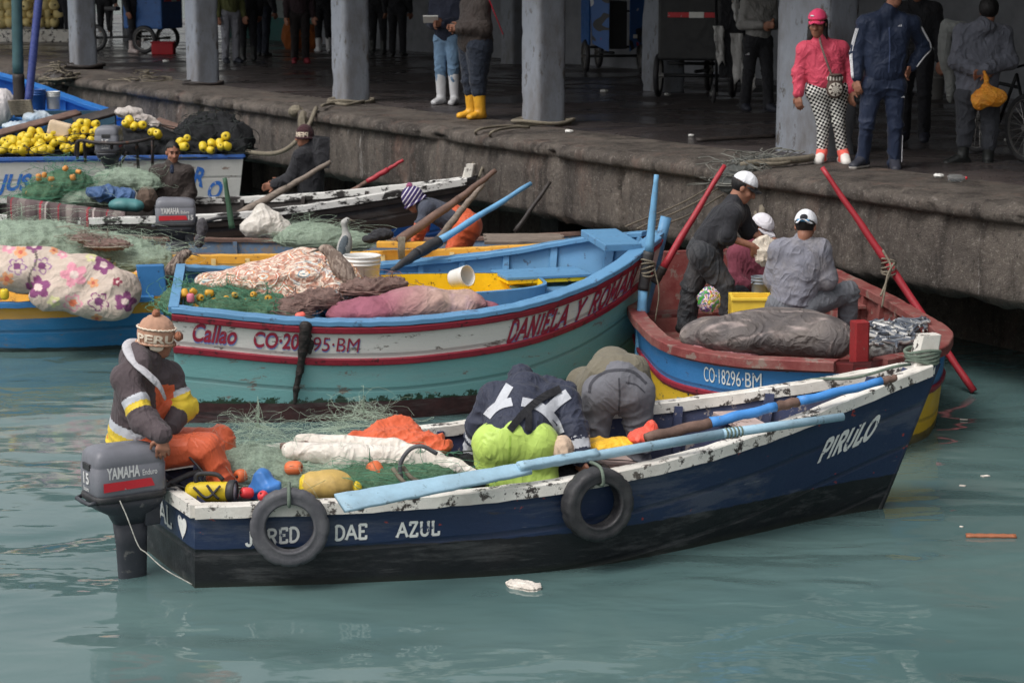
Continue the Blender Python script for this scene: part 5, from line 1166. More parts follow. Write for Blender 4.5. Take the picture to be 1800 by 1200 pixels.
# ------------------------------------------------------------------ outboard motors
m_cowl = mat('grey_motor_cowl', C(112, 113, 120), .38, .06, 5, .08, 30, dirt=C(84, 84, 90), da=.5, ds=4); m_mdark = mat('dark_motor_casting', C(58, 60, 66), .45, .15, 8, .15, 40, chip=C(110, 108, 106), ca=.36)
m_mred = mat('red_motor_stripe', C(196, 44, 54), .45, .08, 6, .05, 30, chip=C(160, 150, 150), ca=.37); m_mwhite = mat('motor_white_lettering', C(214, 212, 210), .5, .05, 6, .05, 30)
def sup(cx, cy, z, hx, hy, e=4., n=36, tilt=0.):
    return [Vector((cx+math.copysign(abs(math.cos(a))**(2/e), math.cos(a))*hx, cy+math.copysign(abs(math.sin(a))**(2/e), math.sin(a))*hy, z+tilt*math.cos(a)*hx)) for a in [2*math.pi*i/n for i in range(n)]]
def motor(pos, head, label, k=1., leg=True, small=False, tilt=0., handle=True):
    r = root('outboard_motor', pos, label, 'outboard motor', 'outboard motors on the boats', rz=math.radians(head)); r.scale = (k, k, k); r.rotation_euler = (0, math.radians(tilt), math.radians(head))
    cx = -.17
    v, f = loft([sup(cx, 0, .0, .195, .125, 7), sup(cx, 0, .03, .206, .132, 7), sup(cx, 0, .165, .209, .132, 7), sup(cx, 0, .17, .204, .127, 7), sup(cx, 0, .176, .205, .128, 7), sup(cx+.002, 0, .225, .200, .124, 7, tilt=-.03), sup(cx+.004, 0, .252, .18, .104, 6, tilt=-.05), sup(cx+.006, 0, .266, .14, .075, 5, tilt=-.06), sup(cx+.01, 0, .27, .06, .03, 4, tilt=-.06)])
    cw = mk('cowl', v, f, m_cowl, r, True)
    v, f = loft([sup(cx, 0, .014, .211, .138, 5), sup(cx, 0, .005, .214, .141, 5), sup(cx, 0, -.012, .214, .141, 5), sup(cx, 0, -.02, .21, .136, 5)]); mk('cowl_seal', v, f, m_black, r, True)
    v, f = loft([sup(cx, 0, -.02, .205, .13, 5), sup(cx+.01, 0, -.07, .185, .115, 4), sup(cx+.03, 0, -.12, .12, .075, 3), sup(cx+.03, 0, -.17, .095, .058, 3)]); mk('lower_pan', v, f, m_mdark, r, True)
    if leg:
        v, f = loft([sup(cx+.03, 0, -.17, .095, .055, 3), sup(cx+.035, 0, -.3, .088, .042, 2.6), sup(cx+.035, 0, -.48, .082, .034, 2.4), sup(cx+.03, 0, -.62, .085, .03, 2.2), sup(cx+.02, 0, -.85, .06, .024, 2.2)]); mk('leg', v, f, m_mdark, r, True)
        b = MB(); b.box((cx+.0, 0, -.56), (.14, .07, .006), bev=.004); b.build('anti_ventilation_plate', m_mdark, r)
        b = MB(); b.box((-.035, .06, -.06), (.045, .014, .13), bev=.01); b.box((-.035, -.06, -.06), (.045, .014, .13), bev=.01); b.box((.025, .06, .03), (.03, .014, .03), bev=.008); b.box((.025, -.06, .03), (.03, .014, .03), bev=.008); b.tube([(-.05, -.08, -.03), (-.05, .08, -.03)], .022, 10); b.tube([(-.04, -.07, -.16), (-.04, .07, -.16)], .014, 8); b.tube([(.05, .06, .0), (.1, .06, -.01), (.1, .085, -.01)], .008, 6); b.tube([(.05, -.06, .0), (.1, -.06, -.01), (.1, -.085, -.01)], .008, 6); b.build('clamp_bracket', m_mdark, r)
    b = MB(); b.box((cx-.209, 0, .17), (.006, .045, .018), bev=.003); b.build('grab_recess', m_black, cw)
    b = MB(); b.tube([(cx-.2, -.1, -.012), (cx-.235, -.09, -.02), (cx-.24, 0, -.02), (cx-.235, .09, -.02), (cx-.2, .1, -.012)], .012, 8); b.build('rear_latch', m_mdark, r, True)
    if handle:
        b = MB(); b.tube(spline([(.02, .0, -.02), (.16, .02, .02), (.30, .03, .05), (.46, .04, .06)], 10), .018, 8); b.build('tiller', m_black, r, True)
    # lettering on both sides
    for sy in (-1, 1):
        rt = Vector((1, 0, 0)) if sy < 0 else Vector((-1, 0, 0)); nn = Vector((0, sy, 0)); xs = cx-.17 if sy < 0 else cx+.17
        letters('brand_lettering', 'YAMAHA', flat_place((xs+(.02 if sy < 0 else -.02), sy*.134, .115), rt, (0, 0, 1), .19, .062, nn), m_mwhite, cw, bold=.04)
        letters('model_lettering', 'Enduro', flat_place((xs+(.225 if sy < 0 else -.225), sy*.134, .115), rt, (0, 0, 1), .085, .032, nn), m_mwhite, cw, bold=.02)
        b = MB(); pl = flat_place((xs, sy*.134, .045), rt, (0, 0, 1), .3, .05, nn, .002); b.add([pl(0, 0, 0), pl(.98, .1, 0), pl(.92, 1, 0), pl(0, 1, 0)], [(0, 1, 2, 3)]); b.build('red_stripe', m_mred, cw)
        if small: letters('power_lettering', '15', flat_place((xs+(.3 if sy < 0 else -.3), sy*.134, .05), rt, (0, 0, 1), .05, .05, nn), m_mwhite, cw, bold=.03)
    letters('power_lettering', '15', flat_place((cx-.2085, .045, .075), (0, -1, 0), (0, 0, 1), .075, .062, (-1, 0, 0)), m_mwhite, cw, bold=.03)
    letters('model_lettering', 'Enduro', flat_place((cx-.2085, .045, .035), (0, -1, 0), (0, 0, 1), .07, .024, (-1, 0, 0)), m_mwhite, cw, bold=.02)
    return r
motor(Vector((-2.13, 12.46, .52)), 33, 'large grey outboard motor with red stripe on the stern of the navy boat', 1.08)
p = WY(335, 392, 22.75); motor(Vector((p.x+.02, p.y, p.z)), 8, 'grey outboard motor with red stripe on the small grey-blue boat', 1.02, small=True)
p = WY(196, 262, 26.85); motor(Vector((p.x, p.y, p.z)), 92, 'grey outboard motor seen from behind inside a rail on the white transom', 1.15, handle=False)
# ------------------------------------------------------------------ tyres used as fenders
def tyre(B, px, py, R, ri, w, label, m, tiltz=0.):
    xm, d = B.find(-1, px, py); nn = B.nrm(xm/B.L, -1, B.zs(xm/B.L)-d); nw = (B.M.to_3x3() @ nn).normalized(); nw = (nw+Vector((tiltz, 0, .12))).normalized()
    p = B.world(B.surf(-1, xm, d))+nw*(w/2+.018)
    r = root('tyre', p, label, 'tyre', 'old tyres hung over the side as fenders'); h = w/2
    prof = [(ri, -h*.6), (ri+.004, -h*.85), (ri+.014, -h*.92), (ri+.02, -h*.84), ((R+ri)/2, -h*.98), (R-.022, -h*.97), (R-.008, -h*.85), (R, -h*.6), (R+.002, 0), (R, h*.6), (R-.008, h*.85), (R-.022, h*.97), ((R+ri)/2, h*.98), (ri+.02, h*.84), (ri+.014, h*.92), (ri+.004, h*.85), (ri, h*.6), (ri+.012, 0)]
    n = 72; v, f = lathe((0, 0, 0), nw, prof, n, True); V = np.array([tuple(q) for q in v]); k = len(prof)+1
    # tread blocks
    a = np.arange(len(V)) % n
    ring = np.arange(len(V))//n; tread = (ring >= 6) & (ring <= 10); g = tread & ((a % 6) < 1); rad = V-np.outer(V @ np.array(nw), np.array(nw)); rl = np.linalg.norm(rad, axis=1)[:, None]
    V[g] -= (rad/np.maximum(rl, 1e-6))[g]*.007
    mk('tyre_body', V, np.array(f) if len(set(map(len, f))) == 1 else f, m, r, True)
    up = Vector((0, 0, 1)); t = (up-nw*up.dot(nw)).normalized(); b = MB()
    c = [t*ri*.96-nw*.0, t*ri*.98+nw*(h+.006), t*(ri+R)/2+nw*(h+.012), t*R*.99+nw*(h*.8), t*(R+.014)+nw*.0, t*(R+.012)-nw*(h+.03)]
    b.tube(spline(c, 16), .011, 6); b.build('hanging_strap', m_grope, r, True); return r
tyre(B1, 510, 921, .228, .138, .11, 'dusty grey old tyre hanging nearest the stern of the navy boat', m_tyre)
tyre(B1, 1040, 880, .222, .132, .13, 'black old tyre with tread hanging amidships on the navy boat', m_black)
# ------------------------------------------------------------------ oars, poles
m_oarblue = mat('light_blue_oar_paint', C(110, 166, 206), .55, .1, 8, .25, 50, chip=C(130, 150, 160), ca=.37, cs=16, dirt=C(90, 110, 124), da=.4); m_oarbr = mat('bright_blue_oar_paint', C(70, 136, 204), .5, .12, 8, .2, 50, chip=C(120, 96, 84), ca=.36, cs=12)
m_paleb = mat('pale_chalky_blue_paint', C(150, 182, 200), .6, .1, 8, .25, 50, chip=C(112, 132, 142), ca=.385, cs=14, dirt=C(112, 120, 124), da=.45); m_oarred = mat('red_oar_paint', C(158, 44, 54), .5, .12, 8, .2, 50, chip=C(96, 50, 48), ca=.35)
def oar(name, label, segs, cat='oar', group='oars and poles on the boats'):
    """segs: [(part, A, B, rA, rB, material)]"""
    r = root(name, segs[0][1], label, cat, group)
    for (pn, A, B, ra, rb, m) in segs:
        A = Vector(A)-r.location; B = Vector(B)-r.location; n = 10; wv = random.uniform(0, 6)
        pts = [A.lerp(B, i/n)+Vector((0, 0, 1))*.004*math.sin(i*1.3+wv) for i in range(n+1)]; b = MB(); b.tube(pts, [ra+(rb-ra)*i/n*(1)+.0015*math.sin(i*2.1+wv) for i in range(n+1)], 10); b.build(pn, m, r, True)
    return r
def flat_bar(A, B, up, wa, wb, ta, tb, m, name, par, n=12, rag=.003):
    A, B, up = Vector(A), Vector(B), Vector(up).normalized(); d = (B-A).normalized(); sd = d.cross(up).normalized(); up = sd.cross(d); rings = []
    for i in range(n+1):
        t = i/n; p = A.lerp(B, t); w = (wa+(wb-wa)*t)/2+rag*math.sin(i*2.3); h = (ta+(tb-ta)*t)/2; c = min(.008, h*.5)
        rings.append([p+sd*(-w+c)+up*h, p+sd*(w-c)+up*h, p+sd*w+up*(h-c), p+sd*w-up*(h-c), p+sd*(w-c)-up*h, p-sd*(w-c)-up*h, p-sd*w-up*(h-c), p-sd*w+up*(h-c)])
    v, f = loft(rings); o = mk(name, v, f, m, par); return o
# paddle lying on the near gunwale
A, B_, C_, D_ = W(597, 884, .60), W(1050, 800, .68), W(1270, 762, .76), W(1482, 732, .80)
r = root('oar', B_, 'long chalky blue oar with broad blade lying on the near navy gunwale', 'oar', 'oars and poles on the boats')
upv = Vector((0, -.5, .85)); flat_bar(A-B_, (A.lerp(B_, .72))-B_, upv, .155, .10, .022, .03, m_paleb, 'blade', r, 16); flat_bar(A.lerp(B_, .68)-B_+Vector((0, -.01, .02)), (A.lerp(B_, 1.0))-B_+Vector((0, 0, .01)), upv, .06, .06, .05, .05, m_paleb, 'loom', r)
b = MB(); b.tube([A.lerp(B_, .93)-B_, Vector((0, 0, 0)), C_-B_], [.026, .03, .03], 10); b.build('shaft', m_paleb, r, True); b = MB(); b.tube([C_-B_, C_.lerp(D_, .5)-B_, D_-B_], [.03, .028, .025], 10); b.build('handle', m_paleb, r, True)
b = MB()
for i in range(5): b.lathe(C_.lerp(D_, .02+.03*i)-B_, D_-C_, [(.032, 0), (.036, .006), (.032, .012)], 10)
b.build('rope_lashing', m_grope, r)
E_, F_ = W(1135, 770, .70), W(1575, 664, .96)
oar('oar', 'bright blue oar with bare brown patch, lying along the bow of the navy boat', [('handle', F_.lerp(E_, .06), F_, .026, .022, m_brown), ('shaft', F_.lerp(E_, .06), E_.lerp(F_, .60), .026, .03, m_oarbr), ('worn_patch', E_.lerp(F_, .60), E_.lerp(F_, .51), .031, .031, m_brown), ('shaft', E_.lerp(F_, .51), E_.lerp(F_, .25), .03, .033, m_oarbr), ('loom', E_.lerp(F_, .25), E_, .034, .034, m_brown)])
# oars of the teal and white boat
Yb = 17.75; a_ = lambda x, y, dy=0: WY(x, y, Yb+dy)
oar('oar', 'light blue upright oar with black grip beside the bow of the teal and white boat', [('shaft', a_(1154, 308), a_(1141, 442), .020, .04, m_oarblue), ('grip', a_(1141, 442), a_(1130, 510), .047, .047, m_black), ('shaft', a_(1130, 510), a_(1120, 700), .042, .04, m_oarblue)])
oar('oar', 'light blue oar with black grip slanting over the teal boat far gunwale', [('shaft', WY(933, 323, 19.7), WY(771, 424, 18.9), .02, .034, m_oarblue), ('grip', WY(771, 424, 18.9), WY(733, 446, 18.7), .052, .05, m_black), ('loom', WY(733, 446, 18.7), WY(688, 476, 18.45), .05, .02, m_black)])
oar('oar', 'thick brown wooden oar slanting past the man in orange oilskins', [('shaft', WY(871, 300, 22.0), WY(806, 350, 21.8), .024, .036, m_brown), ('loom', WY(806, 350, 21.8), WY(700, 424, 21.5), .038, .05, m_brown)])
oar('oar', 'shorter grey-brown oar crossing under the thick brown oar', [('shaft', WY(850, 324, 22.2), WY(812, 368, 22.0), .024, .034, m_wood), ('loom', WY(812, 368, 22.0), WY(772, 420, 21.8), .036, .04, m_wood)])
oar('mooring_stick', 'thin dark stick leaning on the grey planks below the quay wall', [('shaft', WY(967, 320, 22.9), WY(905, 408, 22.7), .02, .026, m_dark)], 'stick')
oar('oar', 'grey-brown oar slanting over the tarred boat before the man in black', [('shaft', WY(581, 284, 24.3), WY(505, 330, 24.1), .024, .034, m_wood), ('loom', WY(505, 330, 24.1), WY(408, 384, 23.8), .038, .05, m_wood)])
oar('oar', 'short red oar slanting up from the tarred boat against the quay wall', [('handle', WY(709, 281, 25.3), WY(682, 298, 25.3), .02, .024, m_oarred), ('shaft', WY(682, 298, 25.3), WY(645, 320, 25.3), .034, .03, m_oarred), ('loom', WY(645, 320, 25.3), WY(606, 343, 25.3), .028, .024, m_brown)])
oar('pole', 'short green wooden pole standing in the small grey-blue boat', [('shaft', WY(395, 313, 22.7), WY(408, 402, 22.7), .022, .034, mat('green_pole_paint', C(62, 92, 72), .6, .2, 8, .3, 40))], 'pole')
oar('oar', 'red oar leaning left behind the man in black shirt', [('shaft', WY(1274, 290, 18.3), WY(1166, 470, 18.0), .02, .034, m_oarred), ('loom', WY(1166, 470, 18.0), WY(1150, 498, 18.0), .04, .035, m_dark)])
oar('oar', 'long red oar lashed to the right gunwale and dipping into the water', [('shaft', WY(1445, 295, 18.6), WY(1562, 465, 18.35), .02, .035, m_oarred), ('loom', WY(1562, 465, 18.35), WY(1712, 688, 17.75), .035, .03, m_oarred)])
oar('pole', 'dark green upright pole standing in the far blue boat', [('shaft', WY(28, -60, 31.3), WY(32, 130, 31.3), .075, .08, mat('sea_green_pole', C(58, 86, 90), .55, .2, 6, .2, 30)), ('foot', WY(32, 130, 31.3), WY(36, 205, 31.3), .085, .085, m_dark)], 'pole')
oar('pole', 'glossy blue metal pole leaning beside the dark green pole', [('shaft', WY(74, -60, 31.2), WY(49, 190, 31.2), .058, .058, mat('indigo_pole', C(66, 76, 136), .3, .15, 6, .1, 30, spec=.6))], 'pole')
# ------------------------------------------------------------------ floats, buckets, ropes, nets
def float_proto(name, label, group, m, r=.055, L=.075, cat='net float'):
    b = MB(); b.lathe((0, 0, -L), (0, 0, 1), [(r*.17, .012), (r*.45, 0), (r*.8, .012*r/.055), (r*.97, L*.45), (r, L), (r*.97, L*1.55), (r*.8, 2*L-.012*r/.055), (r*.45, 2*L), (r*.17, 2*L-.012)], 14)
    b.lathe((0, 0, -L*1.02), (0, 0, 1), [(r*.16, 0), (r*.2, .001), (r*.16, 2.04*L)], 8, 1)  # dark core stands in for the shade inside the float's hole
    o = b.build(name, [m, m_dark], None, True); tag(o, label, cat, group); return o
def scatter(proto, pts, jit=1., keep_first=True):
    for i, (p, s) in enumerate(pts):
        o = proto if i == 0 else proto.copy()
        if i: COL.objects.link(o)
        o.location = p; o.scale = (s*random.uniform(.92, 1.08), s*random.uniform(.92, 1.08), s*random.uniform(.88, 1.1)); o.rotation_euler = (random.uniform(-jit, jit)*1.6, random.uniform(-jit, jit)*1.6, random.uniform(0, 6))
def rope(name, label, pts, r, m=None, group=None, n=None, cat='rope', twist=True):
    pts = [Vector(p) for p in pts]; o = pts[0].copy(); b = MB(); b.tube(spline([p-o for p in pts], n or len(pts)*7), r, 7); ob = b.build(name, m or m_rope, None, True, loc=o)
    return tag(ob, label, cat, group) if label else ob
def bucket(p, r, h, label, m, axis=(0, 0, 1), rim=True, inner=None, handle=True):
    rt = root('bucket', p, label, 'bucket', 'buckets'); ax = Vector(axis).normalized()
    b = MB(); prof = [(.0, .0), (r*.86, 0), (r*.88, .01), (r, h*.72)]
    if rim: prof += [(r*1.05, h*.73), (r*1.05, h*.76), (r, h*.77), (r, h*.83), (r*1.06, h*.84), (r*1.06, h*.87), (r*1.01, h*.88), (r*1.01, h*.95), (r*1.06, h*.96)]
    prof += [(r*1.06, h), (r*.98, h), (r*.97, h*.9), (r*.85, .02), (0, .02)]
    b.lathe((0, 0, 0), ax, prof, 32); b.build('bucket_body', m, rt, True)
    if handle:
        a = ax.orthogonal().normalized(); c = ax.cross(a); b = MB(); b.tube(spline([a*r*1.08+ax*h*.85, a*r*.9+c*r*.8+ax*h*.6, c*r*1.15+ax*h*.5, -a*r*.9+c*r*.8+ax*h*.6, -a*r*1.08+ax*h*.85], 16), .004, 5); b.build('wire_handle', m_iron, rt, True)
    return rt
def strands_mesh(ells, n, r, seed, seg=26, out=.03, curl=1.):
    """loose net filaments looping over a heap"""
    g = np.random.default_rng(seed); b = MB()
    for _ in range(n):
        c, R = ells[g.integers(len(ells))]; c = np.array(c); R = np.array(R); th = g.uniform(0, 2*math.pi); ph = math.acos(g.uniform(-.2, 1)); pts = []
        dth = g.normal()*.14*curl; dph = g.normal()*.1*curl; w = g.uniform(.5, 2); a = g.uniform(0, 6); lift = g.uniform(0, 1)**2.5*out*4+out*.2
        for i in range(seg):
            th += dth+g.normal()*.09*curl; ph = min(max(ph+dph+g.normal()*.07*curl, 0), 1.75); k = 1+lift*abs(math.sin(i*w*.2+a))/max(.05, R.min())
            pts.append(Vector((c+R*k*np.array([math.sin(ph)*math.cos(th), math.sin(ph)*math.sin(th), math.cos(ph)])).tolist()))
        b.tube(spline(pts, seg), r*g.uniform(.6, 1.3), 3, cap=False)
    return b
def net_heap(label, ells, core_m, strand_m, n, r, seed, vox=.02, fold=.03, fs=.16, out=.03, core=True, cat='fishing net', group=None, seg=26, fold_k=.08):
    loc = Vector(ells[0][0]); rt = root('fishing_net', loc, label, cat, group)
    E2 = [(np.array(c)-np.array(loc), R) for c, R in ells]
    if core:
        s = SDF(vox, fold_k)
        for c, R in E2: s.ell(c, R)
        v, f = s.mesh(fold, fs, seed); mk('net_heap', v, f, core_m, rt)
    b = strands_mesh(E2, n, r, seed, seg, out); o = b.build('loose_mesh', strand_m, rt, True); o['kind'] = 'stuff'; return rt
def thin_net(name, col, alpha=.55):
    """gill net: a fine translucent mesh"""
    t = NT(name); c = t.mix(t.rng(t.noise(9, 6), .3, .7), tuple(x*.75 for x in col), tuple(min(1, x*1.2) for x in col))
    a = t.math('ADD', t.math('MULTIPLY', t.rng(t.noise(60, 4, .7), .42, .58), 1-alpha), alpha); t.l(a, t.b.inputs['Alpha']); t.bump(t.math('ADD', t.noise(26, 6, .75), t.noise(120, 3)), .9, .03)
    MATS[name] = t.done(c, .8, 0, .25); return MATS[name]
m_gill = thin_net('pale_gill_net', C(176, 194, 174), .72); m_gillg = thin_net('green_gill_net', C(104, 138, 108), .8); m_fil = mat('net_filament', C(178, 196, 176), .7, .15, 10, 0); m_filg = mat('green_net_filament', C(86, 140, 112), .7, .25, 10, 0); m_fild = mat('dark_net_filament', C(40, 46, 44), .8, .3, 10, 0)
e3 = lambda x, y, Y, R: (tuple(WY(x, y, Y)), R)
# ===== inside the navy boat
net_heap('pale green gill net heaped behind the helmsman in the navy boat', [e3(440, 828, 12.95, (.26, .22, .16)), e3(520, 835, 13.0, (.24, .25, .12)), e3(600, 845, 12.9, (.22, .2, .1))], m_gill, m_fil, 230, .0008, 3, .014, .02, .1, .04)
net_heap('dark green net lying between the yellow buoy and the paddle', [e3(650, 850, 12.75, (.30, .18, .10)), e3(740, 835, 12.9, (.24, .18, .09))], m_gillg, m_filg, 130, .0016, 5, .014, .02, .1, .03)
net_heap('wispy tangle of monofilament net rising behind the orange oilskin', [e3(640, 752, 13.65, (.17, .12, .10)), e3(455, 785, 13.5, (.20, .12, .12))], m_gill, m_fil, 300, .0008, 9, core=False, out=.05)
net_heap('dark tangled net on the bottom boards amidships', [e3(800, 830, 13.2, (.3, .3, .1)), e3(980, 850, 13.2, (.35, .3, .1))], m_blacknet, m_fild, 40, .004, 8, .016, .03, .12)
m_canvas = cloth('cream_canvas', C(222, 214, 204), .06, .85, 5, C(150, 136, 122), .5, .6)
rt = root('canvas_roll', WY(660, 805, 12.95), 'long roll of cream canvas lying across the nets in the navy boat', 'canvas roll'); o_ = np.array(rt.location)
q = SDF(.01, .03)
for (a, b_, ra, rb) in (((510, 792, 12.95), (600, 800, 12.95), .055, .075), ((600, 800, 12.95), (720, 806, 12.93), .075, .075), ((720, 806, 12.93), (800, 822, 12.9), .07, .055), ((800, 822, 12.9), (832, 832, 12.88), .05, .035), ((530, 776, 13.12), (690, 786, 13.1), .05, .06), ((690, 786, 13.1), (770, 806, 13.0), .055, .05)):
    q.cap(np.array(WY(*a))-o_, np.array(WY(*b_))-o_, ra, rb)
v, f = q.mesh(.008, .12, 4, (.4, 1, 1)); mk('rolled_canvas', v, f, m_canvas, rt)
b = MB(); b.box(WY(520, 784, 13.0)-rt.location, (.09, .05, .02), bev=.01, rot=.4); b.build('wooden_batten', m_brown, rt)
rt = root('oilskin', WY(690, 770, 13.3), 'crumpled orange oilskin jacket thrown on the canvas roll', 'oilskin')
def sheet_drape(pxs, Y, mname, par, amp=.03, seed=2, name='draped_cloth', th=.012):
    q = SDF(.011, .035)
    for x, y, dy, rx, ry, rz in pxs: q.ell(np.array(WY(x, y, Y+dy))-np.array(par.location), (rx, ry, rz))
    v, f = q.mesh(amp, .17, seed, (1, 1, .7)); return mk(name, v, f, mname, par)
sheet_drape([(690, 762, .0, .17, .16, .065), (650, 775, -.08, .17, .12, .05), (740, 775, -.08, .15, .12, .05), (775, 785, -.15, .07, .08, .035), (700, 752, .1, .10, .08, .055)], 13.28, m_orange, rt, .036)
b = blob('fishing_buoy', [(WY(580, 853, 12.6), (.15, .12, .095)), (WY(545, 852, 12.6), (.06, .085, .075))], mat('ochre_scuffed_buoy', C(196, 164, 92), .55, .12, 8, .25, 40, dirt=C(120, 100, 64), da=.6, ds=5), vox=.009, k=.05, fold=.004, loc=tuple(WY(580, 853, 12.6)))
tag(b, 'large scuffed ochre buoy lying by the grey tyre in the navy boat', 'buoy')
for nm, e in (('buoy_collar', (536, 853, .035, .075, .07)), ('buoy_knob', (627, 858, .035, .045, .045))):
    q = SDF(.008, .01); q.ell(np.array(WY(e[0], e[1], 12.6))-np.array(b.location), e[2:]); v, f = q.mesh(.006, .05, 3); mk(nm, v, f, m_yellow, b)
rt = root('plastic_sack', WY(465, 848, 12.62), 'crumpled bright blue plastic sack near the stern of the navy boat', 'sack'); sheet_drape([(462, 846, .0, .07, .07, .085), (480, 860, -.04, .06, .06, .06), (450, 862, .02, .06, .06, .06)], 12.62, mat('blue_plastic', C(64, 118, 184), .4, .15, 8, .3, 30), rt, .02, 6)
pr = float_proto('net_float', 'small red net float by the stern of the navy boat', 'red floats in the navy boat', m_redf, .034, .042); scatter(pr, [(WY(434, 866, 12.45), 1), (WY(464, 874, 12.42), 1), (WY(410, 868, 12.5), .9)])
pr = float_proto('net_float', 'dull orange net float among the nets of the navy boat', 'orange floats in the navy boat', mat('orange_float', C(214, 110, 66), .5, .15, 10, .1, 50), .04, .05); scatter(pr, [(WY(425, 835, 12.75), 1), (WY(516, 822, 12.8), 1.1), (WY(660, 828, 12.75), 1.3)])
# hand lamp
rt = root('hand_lamp', WY(372, 858, 12.42), 'yellow and black hand lamp on the stern corner of the navy boat', 'lamp')
q = SDF(.007, .015); q.cap((-.11, 0, -.01), (.08, 0, -.01), .048, .052); q.cap((-.10, 0, -.035), (.08, 0, -.035), .045, .045); v, f = q.mesh(); mk('lamp_body', v, f, m_yellow, rt)
b = MB(); b.tube(spline([(-.09, 0, .03), (-.09, 0, .075), (-.06, 0, .09), (.03, 0, .085), (.07, 0, .05)], 14), .014, 8); b.build('carry_handle', m_black, rt, True)
b = MB(); b.lathe((.09, 0, -.015), (1, -.15, 0), [(.05, 0), (.066, .015), (.068, .05), (.058, .055), (.052, .04), (0, .035)], 24); b.build('lamp_bezel', m_black, rt, True); b = MB(); b.lathe((.137, -.007, -.015), (1, -.15, 0), [(0, .004), (.05, 0), (.05, -.002)], 24); b.build('lens', mat('grey_lens', C(176, 178, 182), .15, .05, 5, 0), rt, True)
b = MB(); b.tube(spline([(-.1, -.05, .02), (-.02, -.062, -.04), (.06, -.06, .03)], 10), .008, 6); b.tube(spline([(-.02, -.055, .035), (.02, -.062, -.02), (.05, -.06, -.05)], 10), .008, 6); b.build('black_guard', m_black, rt, True)
b = MB(); b.tube(spline([WY(330, 800, 12.62), WY(350, 822, 12.52), WY(360, 840, 12.45), WY(340, 858, 12.45), WY(300, 850, 12.5)], 24), .007, 6); tag(b.build('fuel_hose', m_black, None, True), 'black fuel hose curling from the motor over the stern', 'hose')
b = MB(); b.tube(spline([WY(706, 845, 12.6), WY(704, 815, 12.6), WY(720, 790, 12.6), WY(742, 784, 12.6), WY(768, 797, 12.62)], 24), .013, 8); tag(b.build('hose', m_tyre, None, True), 'stiff grey hose arching out of the nets before the canvas roll', 'hose')
for i, (pts, lab) in enumerate([([(690, 822, 12.6), (705, 842, 12.55), (722, 856, 12.55)], 'thick olive rope end beside the arching hose, leftmost of the pair'), ([(705, 815, 12.65), (722, 838, 12.6), (745, 850, 12.6)], 'thick olive rope end just right of the arching hose'), ([(640, 830, 12.7), (655, 848, 12.6), (690, 852, 12.6), (715, 840, 12.7)], 'thin bright green rope curving over the dark green net')]):
    rope('rope', lab, [WY(*p) for p in pts], .014 if i < 2 else .006, m_rope if i < 2 else m_filg)
rt = root('oilskin', WY(1100, 775, 13.3), 'yellow and red oilskin lying at the feet of the man in grey trousers', 'oilskin'); sheet_drape([(1060, 782, .0, .12, .12, .045), (1095, 780, .0, .08, .1, .04)], 13.3, cloth('golden_oilskin', C(236, 182, 50), .1, .45), rt, .015, 4, 'yellow_cloth'); sheet_drape([(1128, 768, .0, .09, .1, .05), (1146, 752, .05, .04, .06, .06)], 13.3, cloth('vermilion_oilskin', C(232, 92, 74), .1, .45), rt, .015, 5, 'red_cloth')
b = blob('rag', [(WY(1168, 768, 13.35), (.07, .06, .03)), (WY(1150, 772, 13.35), (.04, .05, .03))], cloth('spotted_rag', C(214, 210, 204), .1, .9, 8, C(70, 66, 66), .8), vox=.009, fold=.01, fscale=.06, loc=tuple(WY(1168, 768, 13.35))); tag(b, 'pale dirty rag on the boards beside the oilskin', 'rag')
b = blob('sandbag', [(WY(988, 790, 13.0), (.07, .09, .09))], cloth('pale_sand_cloth', C(196, 172, 150), .1, .9, 8), vox=.01, fold=.008, fscale=.09, loc=tuple(WY(988, 790, 13.0))); tag(b, 'small beige cloth bundle under the arm of the man in lime trousers', 'bundle')
def bottle(A, B_, label, rr=.04, green=True):
    A, B_ = Vector(A), Vector(B_); rt = root('bottle', A, label, 'bottle'); d = B_-A; L = d.length; ax = d/L; t = NT('clear_plastic_'+str(len(MATS))); t.b.inputs['Transmission Weight'].default_value = .85; t.b.inputs['IOR'].default_value = 1.2; MATS['cp'+str(len(MATS))] = m = t.done(C(214, 216, 216), .12, 0, .5)
    prof = [(0, 0), (rr*.8, .002), (rr, .012), (rr*.96, L*.2), (rr, L*.25), (rr*.95, L*.4), (rr, L*.62), (rr*.75, L*.75), (rr*.35, L*.86), (rr*.33, L*.93)]; b = MB(); b.lathe((0, 0, 0), ax, prof, 20); b.build('bottle_body', m, rt, True)
    b = MB(); b.lathe((0, 0, 0), ax, [(rr*.4, L*.9), (rr*.4, L), (0, L)], 14); b.build('bottle_cap', mat('green_cap', C(40, 160, 70), .4, .1) if green else mat('red_cap', C(200, 50, 60), .4, .1), rt, True)
    if green:
        b = MB(); b.lathe((0, 0, 0), ax, [(rr*1.02, L*.55), (rr*1.03, L*.63), (rr*.9, L*.70)], 20); b.build('bottle_label', mat('green_label', C(52, 150, 80), .5, .2, 30), rt, True)
        b = MB(); b.lathe((0, 0, 0), ax, [(rr*1.015, L*.47), (rr*1.02, L*.55)], 20); b.build('label_band', mat('red_label', C(198, 70, 66), .5, .2, 30), rt, True)
bottle(W(1236, 733, .50), W(1332, 712, .56), 'clear plastic bottle with green cap lying in the bow of the navy boat', .042)
rope('rope', 'thin grey rope running inside the bow of the navy boat', [W(1190, 700, .55), W(1290, 710, .55), W(1370, 690, .7), W(1420, 668, .82), W(1500, 664, .9), W(1570, 645, 1.0), W(1600, 640, 1.0)], .010, m_grope)
b = MB(); pb = B1.world((B1.P(.985, 0, .9).x+.01, 0, 1.02))
